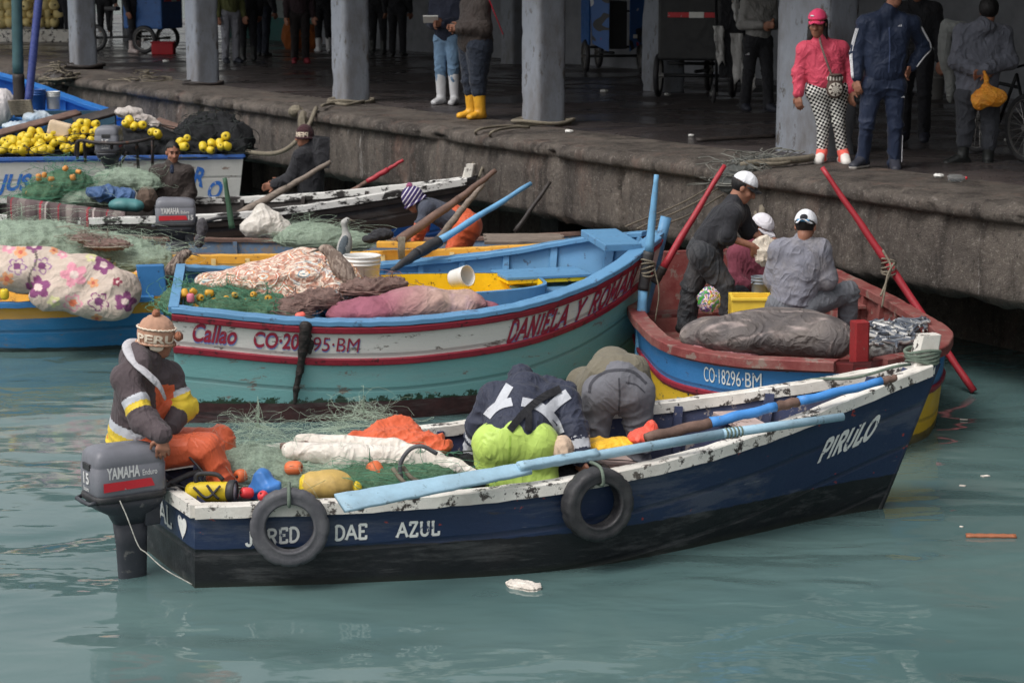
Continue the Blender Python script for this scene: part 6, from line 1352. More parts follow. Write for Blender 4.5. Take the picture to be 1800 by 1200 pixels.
for i in range(5): b.tube([pb+Vector((.105*math.cos(a)*(1+.03*i), .08*math.sin(a), -.035+.017*i+.012*math.sin(a*2+i))) for a in [2*math.pi*j/24 for j in range(25)]], .011, 6)
tag(b.build('mooring_rope', m_grope, None, True), 'grey-green rope wound round the white stem head of the navy boat', 'rope')
mm = mat('pale_cord', C(170, 168, 160), .7, .5, 40, .3)
rope('cord', 'thin pale cord trailing from the motor to the foot of the stern', [WY(205, 868, 12.2), WY(222, 905, 12.16), WY(243, 958, 12.14), WY(258, 972, 12.12), WY(290, 1000, 12.05), WY(338, 1027, 12.0)], .0035, mm)
# ===== cargo of the teal and white boat
net_heap('green net with ochre floats heaped in the stern of the teal and white boat', [e3(330, 530, 17.3, (.22, .35, .13)), e3(400, 535, 17.2, (.26, .35, .13)), e3(470, 545, 17.1, (.22, .3, .12))], m_gillg, m_filg, 260, .0018, 11, .018, .03, .1, .03)
pr = float_proto('net_float', 'small ochre float knotted in the green net of the teal and white boat', 'ochre floats in the green net', m_ochre, .030, .04)
fp = [(312, 533), (300, 540), (318, 522), (352, 523), (362, 535), (378, 530), (398, 524), (413, 518), (446, 518), (458, 530), (455, 545), (430, 530), (395, 540), (472, 525), (460, 538), (345, 540), (385, 545), (435, 552), (325, 515), (500, 555), (340, 512), (368, 515), (470, 550), (415, 545)]
scatter(pr, [(WY(x, y, 16.97+random.uniform(-.02, .06)), random.uniform(.8, 1.15)) for x, y in fp])
tag(float_proto('net_float', 'pink float in the green net of the teal and white boat', None, mat('pink_float', C(214, 120, 140), .5, .1), .032, .04), 'pink float in the green net of the teal and white boat', 'net float').location = WY(335, 524, 16.95)
def paisley():
    t = NT('patterned_bedspread'); v = t.n('TexVoronoi', feature='F1'); v.inputs['Scale'].default_value = 2.6; t.l(t.tc.outputs['Object'], v.inputs['Vector'])
    r1 = t.math('SINE', t.math('MULTIPLY', v.outputs['Distance'], 38.)); hue = t.ramp(t.noise(3.2, 2), [(0, C(196, 110, 84)), (.40, C(214, 150, 110)), (.48, C(206, 176, 158)), (.56, C(140, 168, 180)), (.62, C(222, 160, 90))], True)
    c = t.mix(t.rng(r1, .35, .5), t.mix(t.rng(t.noise(20, 2), .47, .53), C(214, 196, 180), C(186, 142, 124)), hue); c = t.mix(t.rng(r1, .86, .9), c, C(228, 220, 208)); c = t.mix(t.math('MULTIPLY', t.rng(t.noise(34, 2), .56, .6), .6), c, C(160, 104, 92))
    t.bump(t.math('ADD', t.crease(3.), t.math('MULTIPLY', t.crease(8), .35)), .75, .035); return t.done(c, .9, 0, .2)
m_pais = paisley()
rt = root('net_bundle', WY(520, 490, 17.6), 'big bundle wrapped in an orange and cream patterned bedspread', 'bundle'); o_ = np.array(rt.location)
q = SDF(.014, .07)
for x, y, Y_, R in ((470, 490, 17.6, (.36, .4, .14)), (540, 482, 17.7, (.36, .42, .20)), (590, 500, 17.6, (.24, .36, .18)), (400, 492, 17.7, (.24, .3, .07)), (500, 520, 17.35, (.30, .22, .08)), (365, 490, 17.75, (.10, .2, .03))): q.ell(np.array(WY(x, y, Y_))-o_, R)
v, f = q.mesh(.026, .36, 12, (.6, 1, 1.4)); mk('bedspread', v, f, m_pais, rt)
m_bnet = thin_net('brown_mauve_net', C(150, 124, 116), .9)
net_heap('brown net bunched at the gunwale beside the hanging black rag', [e3(520, 540, 16.95, (.14, .14, .09)), e3(565, 525, 17.05, (.15, .16, .08)), e3(485, 555, 16.95, (.06, .1, .08)), e3(640, 505, 17.3, (.2, .15, .07)), e3(690, 498, 17.4, (.12, .12, .05))], m_bnet, mat('brown_filament', C(140, 112, 104), .8, .2), 60, .003, 14, .014, .03, .1, .02)
m_sack = vcol('dyed_sack_cloth')
def sackcol(v):
    n = fnoise(v, .35, 4)[:, None]; n2 = fnoise(v, .05, 6)[:, None]; t = np.clip((v[:, :1]+.15)/.5+.25*n, 0, 1); a = np.array(C(150, 92, 108)); b_ = np.array(C(186, 158, 146)); c_ = np.array(C(168, 140, 156))
    c = a*(1-t)+b_*t; k = np.clip(n*1.2, 0, 1)*.6; c = c*(1-k)+c_*k; e = np.clip((v[:, :1]-.55)*5, 0, 1); c = c*(1-e)+a*e; return c*(1+.10*n2)
b = blob('net_sack', [(WY(655, 548, 16.98), (.26, .2, .125)), (WY(610, 552, 16.95), (.17, .17, .10)), (WY(735, 535, 17.05), (.32, .22, .15)), (WY(800, 535, 17.12), (.26, .2, .12)), (WY(855, 542, 17.2), (.12, .12, .06))], m_sack, vox=.013, k=.04, fold=.014, fscale=.22, seed=9, loc=tuple(WY(700, 545, 17.0)), col=sackcol); tag(b, 'long stuffed sack stained pink and beige lying on the near gunwale', 'sack')
bucket(WY(637, 505, 17.75), .15, .27, 'white ribbed plastic bucket standing behind the patterned bundle', m_bucket)
bucket(WY(797, 490, 18.1), .085, .17, 'white bucket lying on its side in the teal and white boat', m_bucket, axis=(.72, -.62, .25), rim=False, handle=False)
for (pts, lab, dz) in (([(955, 470), (1085, 472), (1062, 488), (965, 482)], 'upper loose blue board with yellow edge on the foredeck', 0), ([(1010, 492), (1112, 470), (1085, 494), (1030, 497)], 'lower loose blue board with yellow edge on the foredeck', 0)):
    pass
b_ = B2.world((3.25, .30, .80)); r = root('loose_board', b_, 'upper loose blue board with yellow edge lying on the foredeck', 'board'); b = MB(); b.box((0, 0, .11), (.38, .24, .012), bev=.004, rot=.3); b.build('board_top', m_b2blue, r); b = MB(); b.box((0, 0, .08), (.37, .23, .016), rot=.3, bev=.004); b.build('board_underside', m_yin, r)
b_ = B2.world((3.42, .16, .76)); r = root('loose_board', b_, 'lower loose blue board with yellow edge lying on the foredeck', 'board'); b = MB(); b.box((0, 0, .06), (.42, .22, .012), bev=.004, rot=.55); b.build('board_top', m_b2blue, r); b = MB(); b.box((0, 0, .03), (.41, .21, .016), rot=.55, bev=.004); b.build('board_underside', m_yin, r)
q = SDF(.008, .02)
xm, d = B2.find(-1, 532, 578); p0 = B2.world(B2.surf(-1, xm, d))
rt = root('hanging_rag', p0, 'torn black rag hanging down the white and teal hull', 'rag'); q = SDF(.008, .02)
pts = [WY(538, 566, 16.5), WY(534, 590, 16.42), WY(530, 615, 16.42), WY(526, 650, 16.42), WY(520, 680, 16.43), WY(517, 706, 16.45)]
pts = [B2.world(B2.surf(-1, *B2.find(-1, x, y), .035)) for x, y in ((537, 572), (535, 590), (531, 615), (527, 650), (521, 680), (518, 705))]
for i in range(5): q.cap(np.array(pts[i]-p0), np.array(pts[i+1]-p0), (.05, .045, .033, .026, .022)[i], (.045, .033, .026, .022, .014)[i])
q.cap(np.array(B2.world(B2.surf(-1, *B2.find(-1, 548, 600), .03))-p0), np.array(B2.world(B2.surf(-1, *B2.find(-1, 544, 618), .03))-p0), .02, .012); q.ell(np.array(WY(541, 562, 16.62)-p0), (.07, .08, .03))
v, f = q.mesh(.010, .07, 5); mk('rag_cloth', v, f, mat('tarry_rag', C(40, 34, 32), .6, .4, 12, .5, 40), rt)
pr = float_proto('net_float', 'coral red float on the gunwale above the hanging rag', None, mat('coral_float', C(226, 104, 90), .45, .1), .035, .042); pr.location = WY(528, 556, 16.72); pr.rotation_euler = (0, 1.4, .3)
# ===== birds
def bird(p, pose, label, mats, k=1., up=False):
    r = root('heron' if not up else 'cormorant', p, label, 'bird'); mb_, mn, ml = mats[:3]; q = SDF(.006, .03); V3 = lambda x, z, y=0: np.array((x*k, y*k, z*k)); sx = pose
    if not up:
        q.ell(V3(0, .20), (.075*k, .07*k, .13*k), rotax(.62*sx)); q.cap(V3(-.07*sx, .10), V3(-.12*sx, .02), .05*k, .02*k); q.cap(V3(.05*sx, .29), V3(.09*sx, .33), .055*k, .045*k); q.ell(V3(.125*sx, .355), (.05*k, .035*k, .035*k)); bk = (V3(.16*sx, .355), V3(.25*sx, .325), .012*k, .003*k)
        legs = (V3(.0, .1, .03), V3(.01*sx, 0, .03)), (V3(.0, .1, -.03), V3(.01*sx, 0, -.03))
    else:
        q.ell(V3(0, .18), (.08*k, .075*k, .15*k), rotax(.25*sx)); q.cap(V3(.02, .30), V3(.0, .44), .042*k, .028*k); q.cap(V3(0, .44), V3(.03, .47), .03*k, .03*k); bk = (V3(.05, .475), V3(.12, .46), .012*k, .004*k); legs = (V3(0, .06, .03), V3(0, 0, .03)), (V3(0, .06, -.03), V3(0, 0, -.03))
    v, f = q.mesh(.003, .03, 3); mk('body', v, f, mb_, r); b = MB(); b.tube([Vector(bk[0]), Vector(bk[1])], [bk[2], bk[3]], 8); b.build('beak', mn, r, True)
    for a, c in legs: b = MB(); b.tube([Vector(a), Vector(c)], .006*k, 6); b.tube([Vector(c), Vector(c)+Vector((.04*sx*k, 0, .004))], .005*k, 5); b.build('leg', ml, r, True)
    w = SDF(.006, .02); w.ell(V3(-.01*sx, .19, -.055), (.05*k, .025*k, .125*k), rotax((.66 if not up else .25)*sx)); v, f = w.mesh(.005, .03, 8); mk('wing', v, f, mats[3] if len(mats) > 3 else mb_, r)
    e = SDF(.003, .002); hd = V3(.135*sx, .362, -.03) if not up else V3(.04, .478, -.026); e.ell(hd, (.007, .005, .007)); v, f = e.mesh(); mk('eye', v, f, m_eye, r); return r
def rotax(a): return np.array([[math.cos(a), 0, -math.sin(a)], [0, 1, 0], [math.sin(a), 0, math.cos(a)]])
def feather(name, a, c):
    t = NT(name); w = t.noise(38, 4, .7, (1, 1, .35)); col = t.mix(t.rng(w, .47, .55), a, c); t.bump(t.noise(60, 3, .6, (1, 1, .3)), .4, .01); return t.done(col, .85, 0, .2)
fm = feather('streaked_brown_feathers', C(84, 72, 68), C(140, 126, 116)); fm2 = feather('grey_brown_feathers', C(124, 108, 98), C(164, 148, 136)); m_beak = mat('horn_beak', C(96, 88, 78), .5, .1); m_leg = mat('yellow_grey_leg', C(120, 116, 80), .6, .1)
bird(WY(306, 512, 20.15), 1, 'streaked brown heron perched by the blue stem post, looking right', (fm, m_beak, m_leg), 1.02)
bird(WY(602, 520, 17.35), -1, 'pale brown heron standing on the patterned bundle, looking left', (fm2, m_beak, m_leg), 1.08)
bird(WY(606, 462, 19.9), 1, 'upright grey and white seabird on the mustard yellow gunwale', (mat('pale_grey_feathers', C(164, 162, 158), .85, .15, 20), m_beak, m_leg, mat('slate_feathers', C(92, 100, 106), .8, .15, 20)), .85, True)
# ===== left boat: flowered bundle, nets
def flowers(v):
    col = np.tile(np.array(C(200, 184, 172)), (len(v), 1)); L = np.array(WY(120, 500, 19.6)); w = v+L; XY = np.array([PJ(p) for p in w]); n = fnoise(v, .2, 3)[:, None]; col = col*(1+.03*n)
    fl = [(30, 468, 17, 'v', 1), (74, 467, 17, 'v', 2), (130, 483, 24, 'p', 0), (67, 505, 22, 'u', 0), (182, 465, 19, 'u', 0), (173, 530, 19, 'u', 2), (128, 532, 17, 'p', 3), (164, 497, 10, 'o', 0), (220, 530, 20, 'u', 0), (12, 490, 13, 'o', 0), (36, 443, 12, 'o', 0), (60, 432, 14, 'u', 0), (15, 435, 12, 'p', 0), (160, 452, 10, 'y', 0), (95, 530, 12, 'y', 0), (110, 447, 9, 'p', 0), (170, 560, 10, 'o', 0), (206, 495, 9, 'r', 0), (95, 440, 8, 'o', 0)]
    cc = {'v': C(150, 112, 150), 'p': C(218, 150, 166), 'u': C(134, 76, 118), 'o': C(222, 160, 120), 'y': C(214, 210, 160), 'r': C(150, 70, 90)}
    for x, y, r, k, mode in fl:
        dx = XY[:, 0]-x; dy = (XY[:, 1]-y)*1.1; rr = np.hypot(dx, dy); th = np.arctan2(dy, dx)+x; pet = r*(.62+.42*np.abs(np.cos(2.5*th)))
        ins = rr < pet; ring = ins & (rr > pet-3.2)
        if mode == 0: col[ins] = cc[k]; col[rr < r*.34] = C(216, 196, 190) if k != 'o' else C(204, 110, 90)
        else: col[ring] = cc[k]; col[rr < r*.42] = C(120, 70, 110) if mode == 1 or mode == 2 else C(216, 120, 90)
    tie = np.abs(XY[:, 0]-(62-(XY[:, 1]-430)*.10+5*np.sin(XY[:, 1]*.1))) < 2.2; col[tie & (XY[:, 1] > 440) & (XY[:, 1] < 505)] = C(112, 104, 98)
    return col
b = blob('net_bundle', [(WY(60, 475, 19.75), (.42, .36, .22)), (WY(-30, 468, 19.85), (.45, .4, .20)), (WY(140, 495, 19.6), (.36, .32, .26)), (WY(195, 512, 19.5), (.24, .26, .22)), (WY(170, 532, 19.4), (.28, .2, .15)), (WY(226, 512, 19.55), (.11, .14, .16)), (WY(100, 520, 19.35), (.26, .16, .14)), (WY(205, 540, 19.35), (.16, .14, .12))], vcol('flowered_bedspread'), vox=.013, k=.07, fold=.016, fscale=.26, seed=15, loc=tuple(WY(120, 500, 19.6)), col=flowers, fdir=(.5, 1, 1)); tag(b, 'big bundle wrapped in a cream bedspread with pink and purple flowers', 'bundle')
net_heap('pale green gill net piled behind the flowered bundle at left', [e3(40, 425, 21.6, (.8, .5, .2)), e3(170, 440, 21.5, (.55, .4, .16)), e3(-60, 425, 21.8, (.7, .5, .2)), e3(250, 455, 21.3, (.3, .3, .12))], m_gill, m_fil, 260, .0010, 21, .025, .04, .16, .05)
net_heap('grey-brown net twist lying on the pale net behind the flowered bundle', [e3(190, 430, 21.0, (.22, .12, .06)), e3(150, 418, 21.1, (.14, .12, .04))], m_bnet, mat('grey_filament', C(150, 142, 130), .8, .2), 40, .004, 23, .014, .02, .08)
b = blob('cloth', [(WY(222, 488, 20.25), (.07, .08, .04)), (WY(245, 480, 20.3), (.05, .06, .03))], cloth('orange_pink_cloth', C(216, 158, 132), .15), vox=.012, fold=.012, fscale=.08, loc=tuple(WY(222, 488, 20.25))); tag(b, 'scrap of orange-pink cloth between the flowered bundle and blue post', 'cloth')
pr = float_proto('net_float', 'single yellow float lying on the ochre strake at far left', None, m_yellow, .04, .05); pr.location = WY(8, 517, 19.4)
# ===== grey-blue boat and mustard boat
b = blob('sack', [(WY(468, 392, 22.6), (.20, .16, .14)), (WY(445, 400, 22.55), (.14, .14, .1)), (WY(490, 402, 22.6), (.14, .14, .1)), (WY(460, 374, 22.6), (.08, .08, .1))], cloth('white_sack_cloth', C(206, 200, 192), .08, .85, 6, C(150, 140, 130), .4), vox=.012, k=.05, fold=.016, fscale=.16, loc=tuple(WY(468, 392, 22.6))); tag(b, 'crumpled white sack lying in the grey-blue boat beside the green pole', 'sack')
net_heap('pale green net lying in the grey-blue boat right of the white sack', [e3(545, 415, 22.6, (.4, .3, .13)), e3(610, 425, 22.7, (.3, .3, .1))], m_gill, m_fil, 130, .0011, 31, .02, .03, .14, .03)
b = blob('rag', [(WY(355, 400, 22.55), (.06, .06, .1)), (WY(350, 425, 22.5), (.05, .05, .07))], cloth('dark_grey_rag', C(76, 74, 78), .3, .9), vox=.012, fold=.014, fscale=.09, loc=tuple(WY(355, 400, 22.55))); tag(b, 'dark grey rag hanging in the stern of the grey-blue boat', 'rag')
b = blob('cloth', [(WY(672, 412, 21.9), (.12, .1, .06)), (WY(650, 420, 21.8), (.08, .08, .04))], c_black, vox=.012, fold=.012, fscale=.1, loc=tuple(WY(672, 412, 21.9))); tag(b, 'black jacket dropped beside the mustard yellow gunwale', 'jacket')
b = MB(); b.box((0, 0, 0), (.26, .05, .03), bev=.01, rot=-.1); o = b.build('wooden_block', m_yrail, loc=WY(708, 430, 21.55)); tag(o, 'short wooden block lashed on the mustard yellow gunwale', 'block')
b = MB()
for i in range(7): b.tube([WY(701+i*1.8, 416, 21.35), WY(700+i*1.8, 440, 21.33), WY(702+i*1.5, 462, 21.38)], .007, 5)
tag(b.build('rope_lashing', m_rope, None, True), 'rope lashing round the wooden block on the mustard gunwale', 'rope')
# ===== tarred boat
def blanket():
    t = NT('striped_brown_blanket'); sp = t.n('SeparateXYZ'); t.l(t.tc.outputs['Object'], sp.inputs[0]); x = t.math('ADD', sp.outputs[0], t.math('MULTIPLY', t.noise(3), .03)); w = t.math('FRACT', t.math('MULTIPLY', x, 1.9))
    c = t.ramp(w, [(0, C(104, 92, 92)), (.30, C(150, 60, 70)), (.35, C(104, 92, 92)), (.42, C(168, 156, 152)), (.46, C(92, 80, 80)), (.70, C(140, 54, 64)), (.73, C(100, 88, 88)), (.85, C(132, 122, 118))], True); t.bump(t.noise(140, 2), .4, .01); return t.done(c, .95, 0, .15)
rt = root('blanket', WY(118, 380, 23.55), 'brown blanket with red stripes hung over the gunwale at left', 'blanket')
V = []; nx = 60
for i in range(nx+1):
    x = 12+208*i/nx; fo = .02*math.sin(i*.9)+.012*math.sin(i*2.1)
    for j, (dy, dz, dY) in enumerate(((-4, 0, .22), (-5, 0, .1), (0, 0, 0), (18, 0, -.03), (36, 0, -.02), (52+5*math.sin(i*.35), 0, .0))):
        p = WY(x, 352+i*.45+dy, 23.92+dY+fo*(j > 1)*j*.3); V.append(p-rt.location)
F = [(i*6+j, (i+1)*6+j, (i+1)*6+j+1, i*6+j+1) for i in range(nx) for j in range(5)]; o = mk('woven_cloth', V, F, blanket(), rt, True); md = o.modifiers.new('thick', 'SOLIDIFY'); md.thickness = .012
net_heap('green net with orange floats in the tarred boat at left', [e3(115, 325, 24.9, (.32, .25, .17)), e3(80, 340, 24.8, (.26, .25, .13))], m_gillg, m_filg, 150, .002, 41, .02, .03, .12, .05)
net_heap('pale green gill net spread before the white transom boat', [e3(215, 315, 25.2, (.34, .25, .13)), e3(150, 345, 24.9, (.4, .3, .12)), e3(260, 322, 25.2, (.15, .2, .1))], m_gill, m_fil, 130, .0012, 43, .02, .03, .14, .04)
pr = float_proto('net_float', 'small orange float in the green net of the tarred boat', 'orange floats in the green net of the tarred boat', mat('rust_orange_float', C(206, 140, 70), .5, .2), .034, .04); scatter(pr, [(WY(x, y, 24.68), random.uniform(.8, 1.1)) for x, y in ((68, 312), (78, 308), (90, 315), (90, 330), (96, 345), (115, 296), (50, 340), (128, 312), (95, 352), (138, 302), (102, 338))])
rt = root('tarpaulin', WY(195, 345, 24.6), 'crumpled blue tarpaulin over the net in the tarred boat', 'tarpaulin'); sheet_drape([(185, 340, 0, .16, .15, .09), (220, 345, .02, .12, .14, .09), (165, 338, .0, .08, .1, .06)], 24.6, cloth('blue_tarp', C(66, 92, 132), .15, .5), rt, .035, 7)
b = blob('jerrycan', [(WY(215, 360, 24.4), (.16, .12, .08)), (WY(240, 362, 24.4), (.09, .1, .07))], mat('teal_plastic', C(72, 122, 124), .45, .1, 8, .1, 40), vox=.012, fold=.006, fscale=.2, loc=tuple(WY(215, 360, 24.4))); tag(b, 'teal plastic jerrycan lying below the blue tarpaulin', 'jerrycan')
b = blob('sack', [(WY(258, 350, 25.0), (.12, .15, .15))], cloth('brown_sack', C(98, 82, 72), .2), vox=.014, fold=.012, fscale=.16, loc=tuple(WY(258, 350, 25.0))); tag(b, 'brown sack beside the man in the dark brown jacket', 'sack')
# ===== white transom boat: float heap, black nets, rail
net_heap('black net holding the yellow floats on the white transom boat', [e3(60, 262, 28.0, (.8, .6, .16)), e3(160, 255, 28.0, (.6, .6, .2)), e3(240, 258, 28.0, (.6, .6, .26)), e3(330, 266, 27.9, (.5, .5, .12))], m_blacknet, m_fild, 60, .006, 51, .03, .05, .2)
net_heap('black net piled high at the right end of the white transom boat', [e3(365, 240, 28.2, (.42, .4, .25)), e3(380, 222, 28.4, (.3, .3, .18)), e3(410, 248, 28.1, (.26, .35, .26)), e3(350, 225, 28.5, (.25, .3, .14)), e3(425, 260, 27.9, (.12, .3, .12))], m_blacknet, m_fild, 60, .006, 53, .03, .05, .2)
pr = float_proto('net_float', 'yellow egg-shaped float in the heap on the white transom boat', 'yellow floats heaped on the white transom boat', m_yellow, .055, .062)
fl = [(40, 240), (55, 231), (70, 233), (85, 243), (95, 232), (28, 248), (35, 262), (22, 262), (60, 266), (70, 257), (88, 263), (95, 252), (108, 247), (112, 259), (118, 262), (124, 248), (108, 236), (132, 240), (135, 222), (142, 217), (152, 218), (168, 218), (128, 228), (133, 231), (145, 244), (158, 252), (140, 263), (163, 233), (170, 231), (46, 250), (50, 240), (15, 255), (5, 264), (80, 268), (100, 240), (120, 230), (150, 230), (228, 212), (222, 218), (236, 222), (250, 220), (268, 232), (277, 236), (318, 250), (323, 258), (357, 258), (372, 253), (386, 252), (370, 264), (397, 240), (399, 257), (388, 258), (329, 243)]
fl += [(random.randint(6, 172), random.randint(240, 266)) for _ in range(26)]
scatter(pr, [(WY(x, y, 27.36+.28*max(0, (266-y)/45)+random.uniform(-.03, .05)), random.uniform(.88, 1.08)) for x, y in fl])
b = MB(); b.box((0, 0, 0), (.14, .10, .09), bev=.03, rot=Matrix.Rotation(.25, 3, 'Y')); o = b.build('foam_block', mat('dirty_foam', C(214, 190, 160), .8, .1, 10, .3, 50), loc=WY(105, 227, 27.6)); tag(o, 'pale beige foam block among the yellow floats', 'foam block')
rt = root('cloth_bundle', WY(240, 207, 28.3), 'torn white and brown cloth bundle above the motor on the white transom boat', 'bundle'); sheet_drape([(225, 198, 0, .18, .15, .07), (250, 212, -.05, .16, .15, .08), (270, 220, -.05, .1, .12, .06)], 28.3, cloth('mottled_cloth', C(186, 178, 172), .2, .9, 8, C(110, 92, 86), .7), rt, .03, 9)
def plank(A, B_, w, th, label, m): r = flat_bar(Vector((0, 0, 0)), Vector(B_)-Vector(A), (0, -.4, .9), w, w*.9, th, th, m, 'plank', None); r.location = A; tag(r, label, 'plank')
plank(WY(-20, 240, 28.6), WY(138, 198, 29.6), .16, .05, 'long brown plank slanting behind the yellow floats', m_brown); plank(WY(130, 215, 29.2), WY(208, 194, 29.4), .2, .05, 'dark plank behind the motor on the white transom boat', m_dark); plank(WY(275, 212, 28.6), WY(330, 230, 28.4), .14, .04, 'reddish plank between the cloth bundle and the black net', m_brown)
rt = root('motor_guard', WY(205, 285, 26.6), 'rusty pipe rail round the motor on the white transom', 'rail')
b = MB(); b.tube(spline([WY(133, 272, 27.0), WY(138, 248, 26.6), WY(170, 251, 26.4), WY(215, 252, 26.35), WY(258, 246, 26.5), WY(270, 242, 26.9)], 30), .022, 8); b.build('top_rail', m_iron, rt, True).matrix_parent_inverse = Matrix.Translation(-rt.location)
for a, c in (((138, 249, 26.6), (136, 278, 27.0)), ((148, 251, 26.5), (150, 285, 26.9)), ((196, 252, 26.35), (197, 300, 26.8)), ((240, 249, 26.4), (243, 295, 26.9)), ((268, 244, 26.8), (268, 310, 26.95)), ((172, 270, 26.5), (190, 300, 26.8)), ((222, 268, 26.5), (208, 300, 26.8))):
    b = MB(); b.tube([WY(*a), WY(*c)], .016 if a[1] > 260 else .02, 7); b.build('upright', m_iron, rt, True).matrix_parent_inverse = Matrix.Translation(-rt.location)
rope('mooring_rope', 'slack rope from the white transom boat to the quay behind the man in black', [WY(415, 262, 27.8), WY(440, 268, 27.6), WY(480, 270, 27.4), WY(510, 258, 27.4), WY(540, 225, 27.6), WY(556, 190, 28.4)], .03)
# ===== far blue boat
bucket(WY(94, 192, 32.2), .105, .26, 'white plastic bucket standing in the far blue boat', m_bucket)
bucket(WY(66, 193, 32.1), .13, .30, 'blue plastic tub beside the white bucket in the far blue boat', mat('blue_tub', C(40, 84, 150), .45, .1, 8, .1, 40))
b = blob('sack', [(WY(5, 185, 31.4), (.18, .2, .24)), (WY(-8, 200, 31.4), (.2, .2, .2))], cloth('white_plastic_sack', C(196, 190, 190), .06, .6), vox=.016, fold=.014, fscale=.2, loc=tuple(WY(5, 185, 31.4))); tag(b, 'white woven sack at the far left edge by the dark green pole', 'sack')
rt = root('plastic_sheet', WY(55, 212, 31.0), 'crumpled white and blue plastic sheet in the far blue boat', 'plastic sheet'); sheet_drape([(30, 222, 0, .2, .2, .06), (65, 208, .1, .2, .2, .10), (95, 212, .1, .14, .15, .07)], 31.0, mat('white_blue_plastic', C(186, 196, 204), .35, .15, 3, .3, 20, dirt=C(96, 130, 160), da=.8, ds=2.5), rt, .03, 11)
b = MB()
for i in range(8): b.tube([WY(28+i*.8, 178+i*3.2, 31.0)+Vector((x_, .09*math.sin(x_*14), 0)) for x_ in (-.09, 0, .09, .18, .2)], .018, 6)
tag(b.build('rope_lashing', m_rope, None, True), 'brown rope lashing the two poles together at their feet', 'rope')
b = MB(); b.box((0, 0, 0), (1.45, .06, .16)); o = b.build('bulkhead', mat('dark_teal_board', C(52, 84, 104), .6, .2), loc=WY(30, 214, 31.85)); o.parent = None; tag(o, 'dark teal board across the far blue boat below the buckets', 'board')
# ===== blue, red and yellow boat cargo
def dirtysack(v):
    n = fnoise(v, .5, 4)[:, None]; n2 = fnoise(v, .18, 6)[:, None]; a = np.array(C(76, 72, 74)); b_ = np.array(C(128, 120, 116)); c_ = np.array(C(182, 166, 162)); t = np.clip(.5+.6*n, 0, 1); c = a*(1-t)+b_*t
    k = np.clip(n2*1.3-.1, 0, 1)*.7; c = c*(1-k)+c_*k; return c
b = blob('net_sack', [(WY(1320, 588, 16.55), (.42, .32, .17)), (WY(1420, 590, 16.35), (.34, .3, .18)), (WY(1255, 590, 16.8), (.28, .26, .15)), (WY(1460, 600, 16.2), (.18, .2, .14)), (WY(1370, 565, 16.6), (.36, .25, .11))], vcol('grimy_sack_cloth', .75, .6), vox=.012, k=.07, fold=.015, fscale=.42, seed=19, loc=tuple(WY(1350, 590, 16.5)), col=dirtysack, fdir=(.7, 1, 1)); tag(b, 'big grimy grey sack lying before the three men', 'sack')
b = blob('cloth', [(WY(1230, 615, 16.55), (.2, .1, .03)), (WY(1290, 622, 16.35), (.2, .1, .025))], cloth('pinkish_cloth', C(176, 120, 124), .12), vox=.012, fold=.008, fscale=.1, loc=tuple(WY(1230, 615, 16.55))); tag(b, 'pinkish cloth edge under the grimy sack', 'cloth')
def fishmesh():
    q = SDF(.006, .02); q.ell((0, 0, 0), (.11, .018, .03)); q.ell((-.10, 0, 0), (.03, .008, .012)); q.cap((-.12, 0, 0), (-.15, 0, .03), .008, .004); q.cap((-.12, 0, 0), (-.15, 0, -.03), .008, .004); return q.mesh()
t = NT('silver_fish'); sp = t.n('SeparateXYZ'); t.l(t.tc.outputs['Object'], sp.inputs[0]); cc = t.mix(t.rng(sp.outputs[2], -.005, .012), C(190, 188, 184), C(84, 90, 100)); m_fish = t.done(cc, .38, 0, .5)
v, f = fishmesh(); fo = mk('fish', v, f, m_fish); tag(fo, 'silver fish in the catch heaped in the bow of the blue and yellow boat', 'fish', 'fish of the catch in the bow')
for i in range(95):
    o = fo if i == 0 else fo.copy()
    if i: COL.objects.link(o)
    a = random.random(); x = 1530+100*random.random(); y = 574+38*random.random()**1.4-(.18*(x-1535)-8)*.3; p = WY(x, y-8, 16.72+.35*(606-y)/34)
    o.location = p+Vector((0, 0, random.uniform(-.01, .02))); o.rotation_euler = (random.uniform(-1.2, 1.2), random.uniform(-.3, .3), random.uniform(0, 6.3)); s_ = random.uniform(.5, .85); o.scale = (s_, s_, s_)
b = blob('net_heap', [(WY(1590, 604, 16.95), (.24, .22, .09)), (WY(1545, 612, 16.8), (.18, .18, .09)), (WY(1560, 592, 17.1), (.26, .24, .09))], mat('grey_wet_net', C(124, 120, 114), .7, .35, 30, .8, 90, dirt=C(70, 90, 110), da=.5), vox=.014, fold=.02, fscale=.07, loc=tuple(WY(1590, 596, 16.85))); tag(b, 'grey net under the silver catch behind the red post', 'fishing net')
rt = root('crate', WY(1320, 540, 17.35), 'yellow plastic crate between the men and the grimy sack', 'crate'); mc = mat('yellow_crate_plastic', C(232, 196, 70), .45, .08, 8, .1, 40)
for nm, c, h in (('side', (0, -.14, 0), (.17, .012, .10)), ('side', (0, .14, 0), (.17, .012, .10)), ('end', (-.158, 0, -.002), (.012, .126, .098)), ('end', (.158, 0, -.002), (.012, .126, .098)), ('crate_bottom', (0, 0, -.085), (.144, .126, .01))): b = MB(); b.box(c, h, bev=.004); b.build(nm, mc, rt)
b = MB(); b.box((0, -.155, .09), (.18, .012, .012), bev=.004); b.build('rim', mc, rt)
t = NT('colourful_wrapper'); cc = t.ramp(t.noise(14, 3, .6, dist=1.), [(0, C(70, 150, 60)), (.42, C(112, 72, 150)), (.47, C(226, 220, 210)), (.52, C(206, 90, 70)), (.57, C(90, 160, 80)), (.62, C(230, 200, 80))], True); t.bump(t.noise(20), .5, .02); mw = t.done(cc, .35, 0, .5)
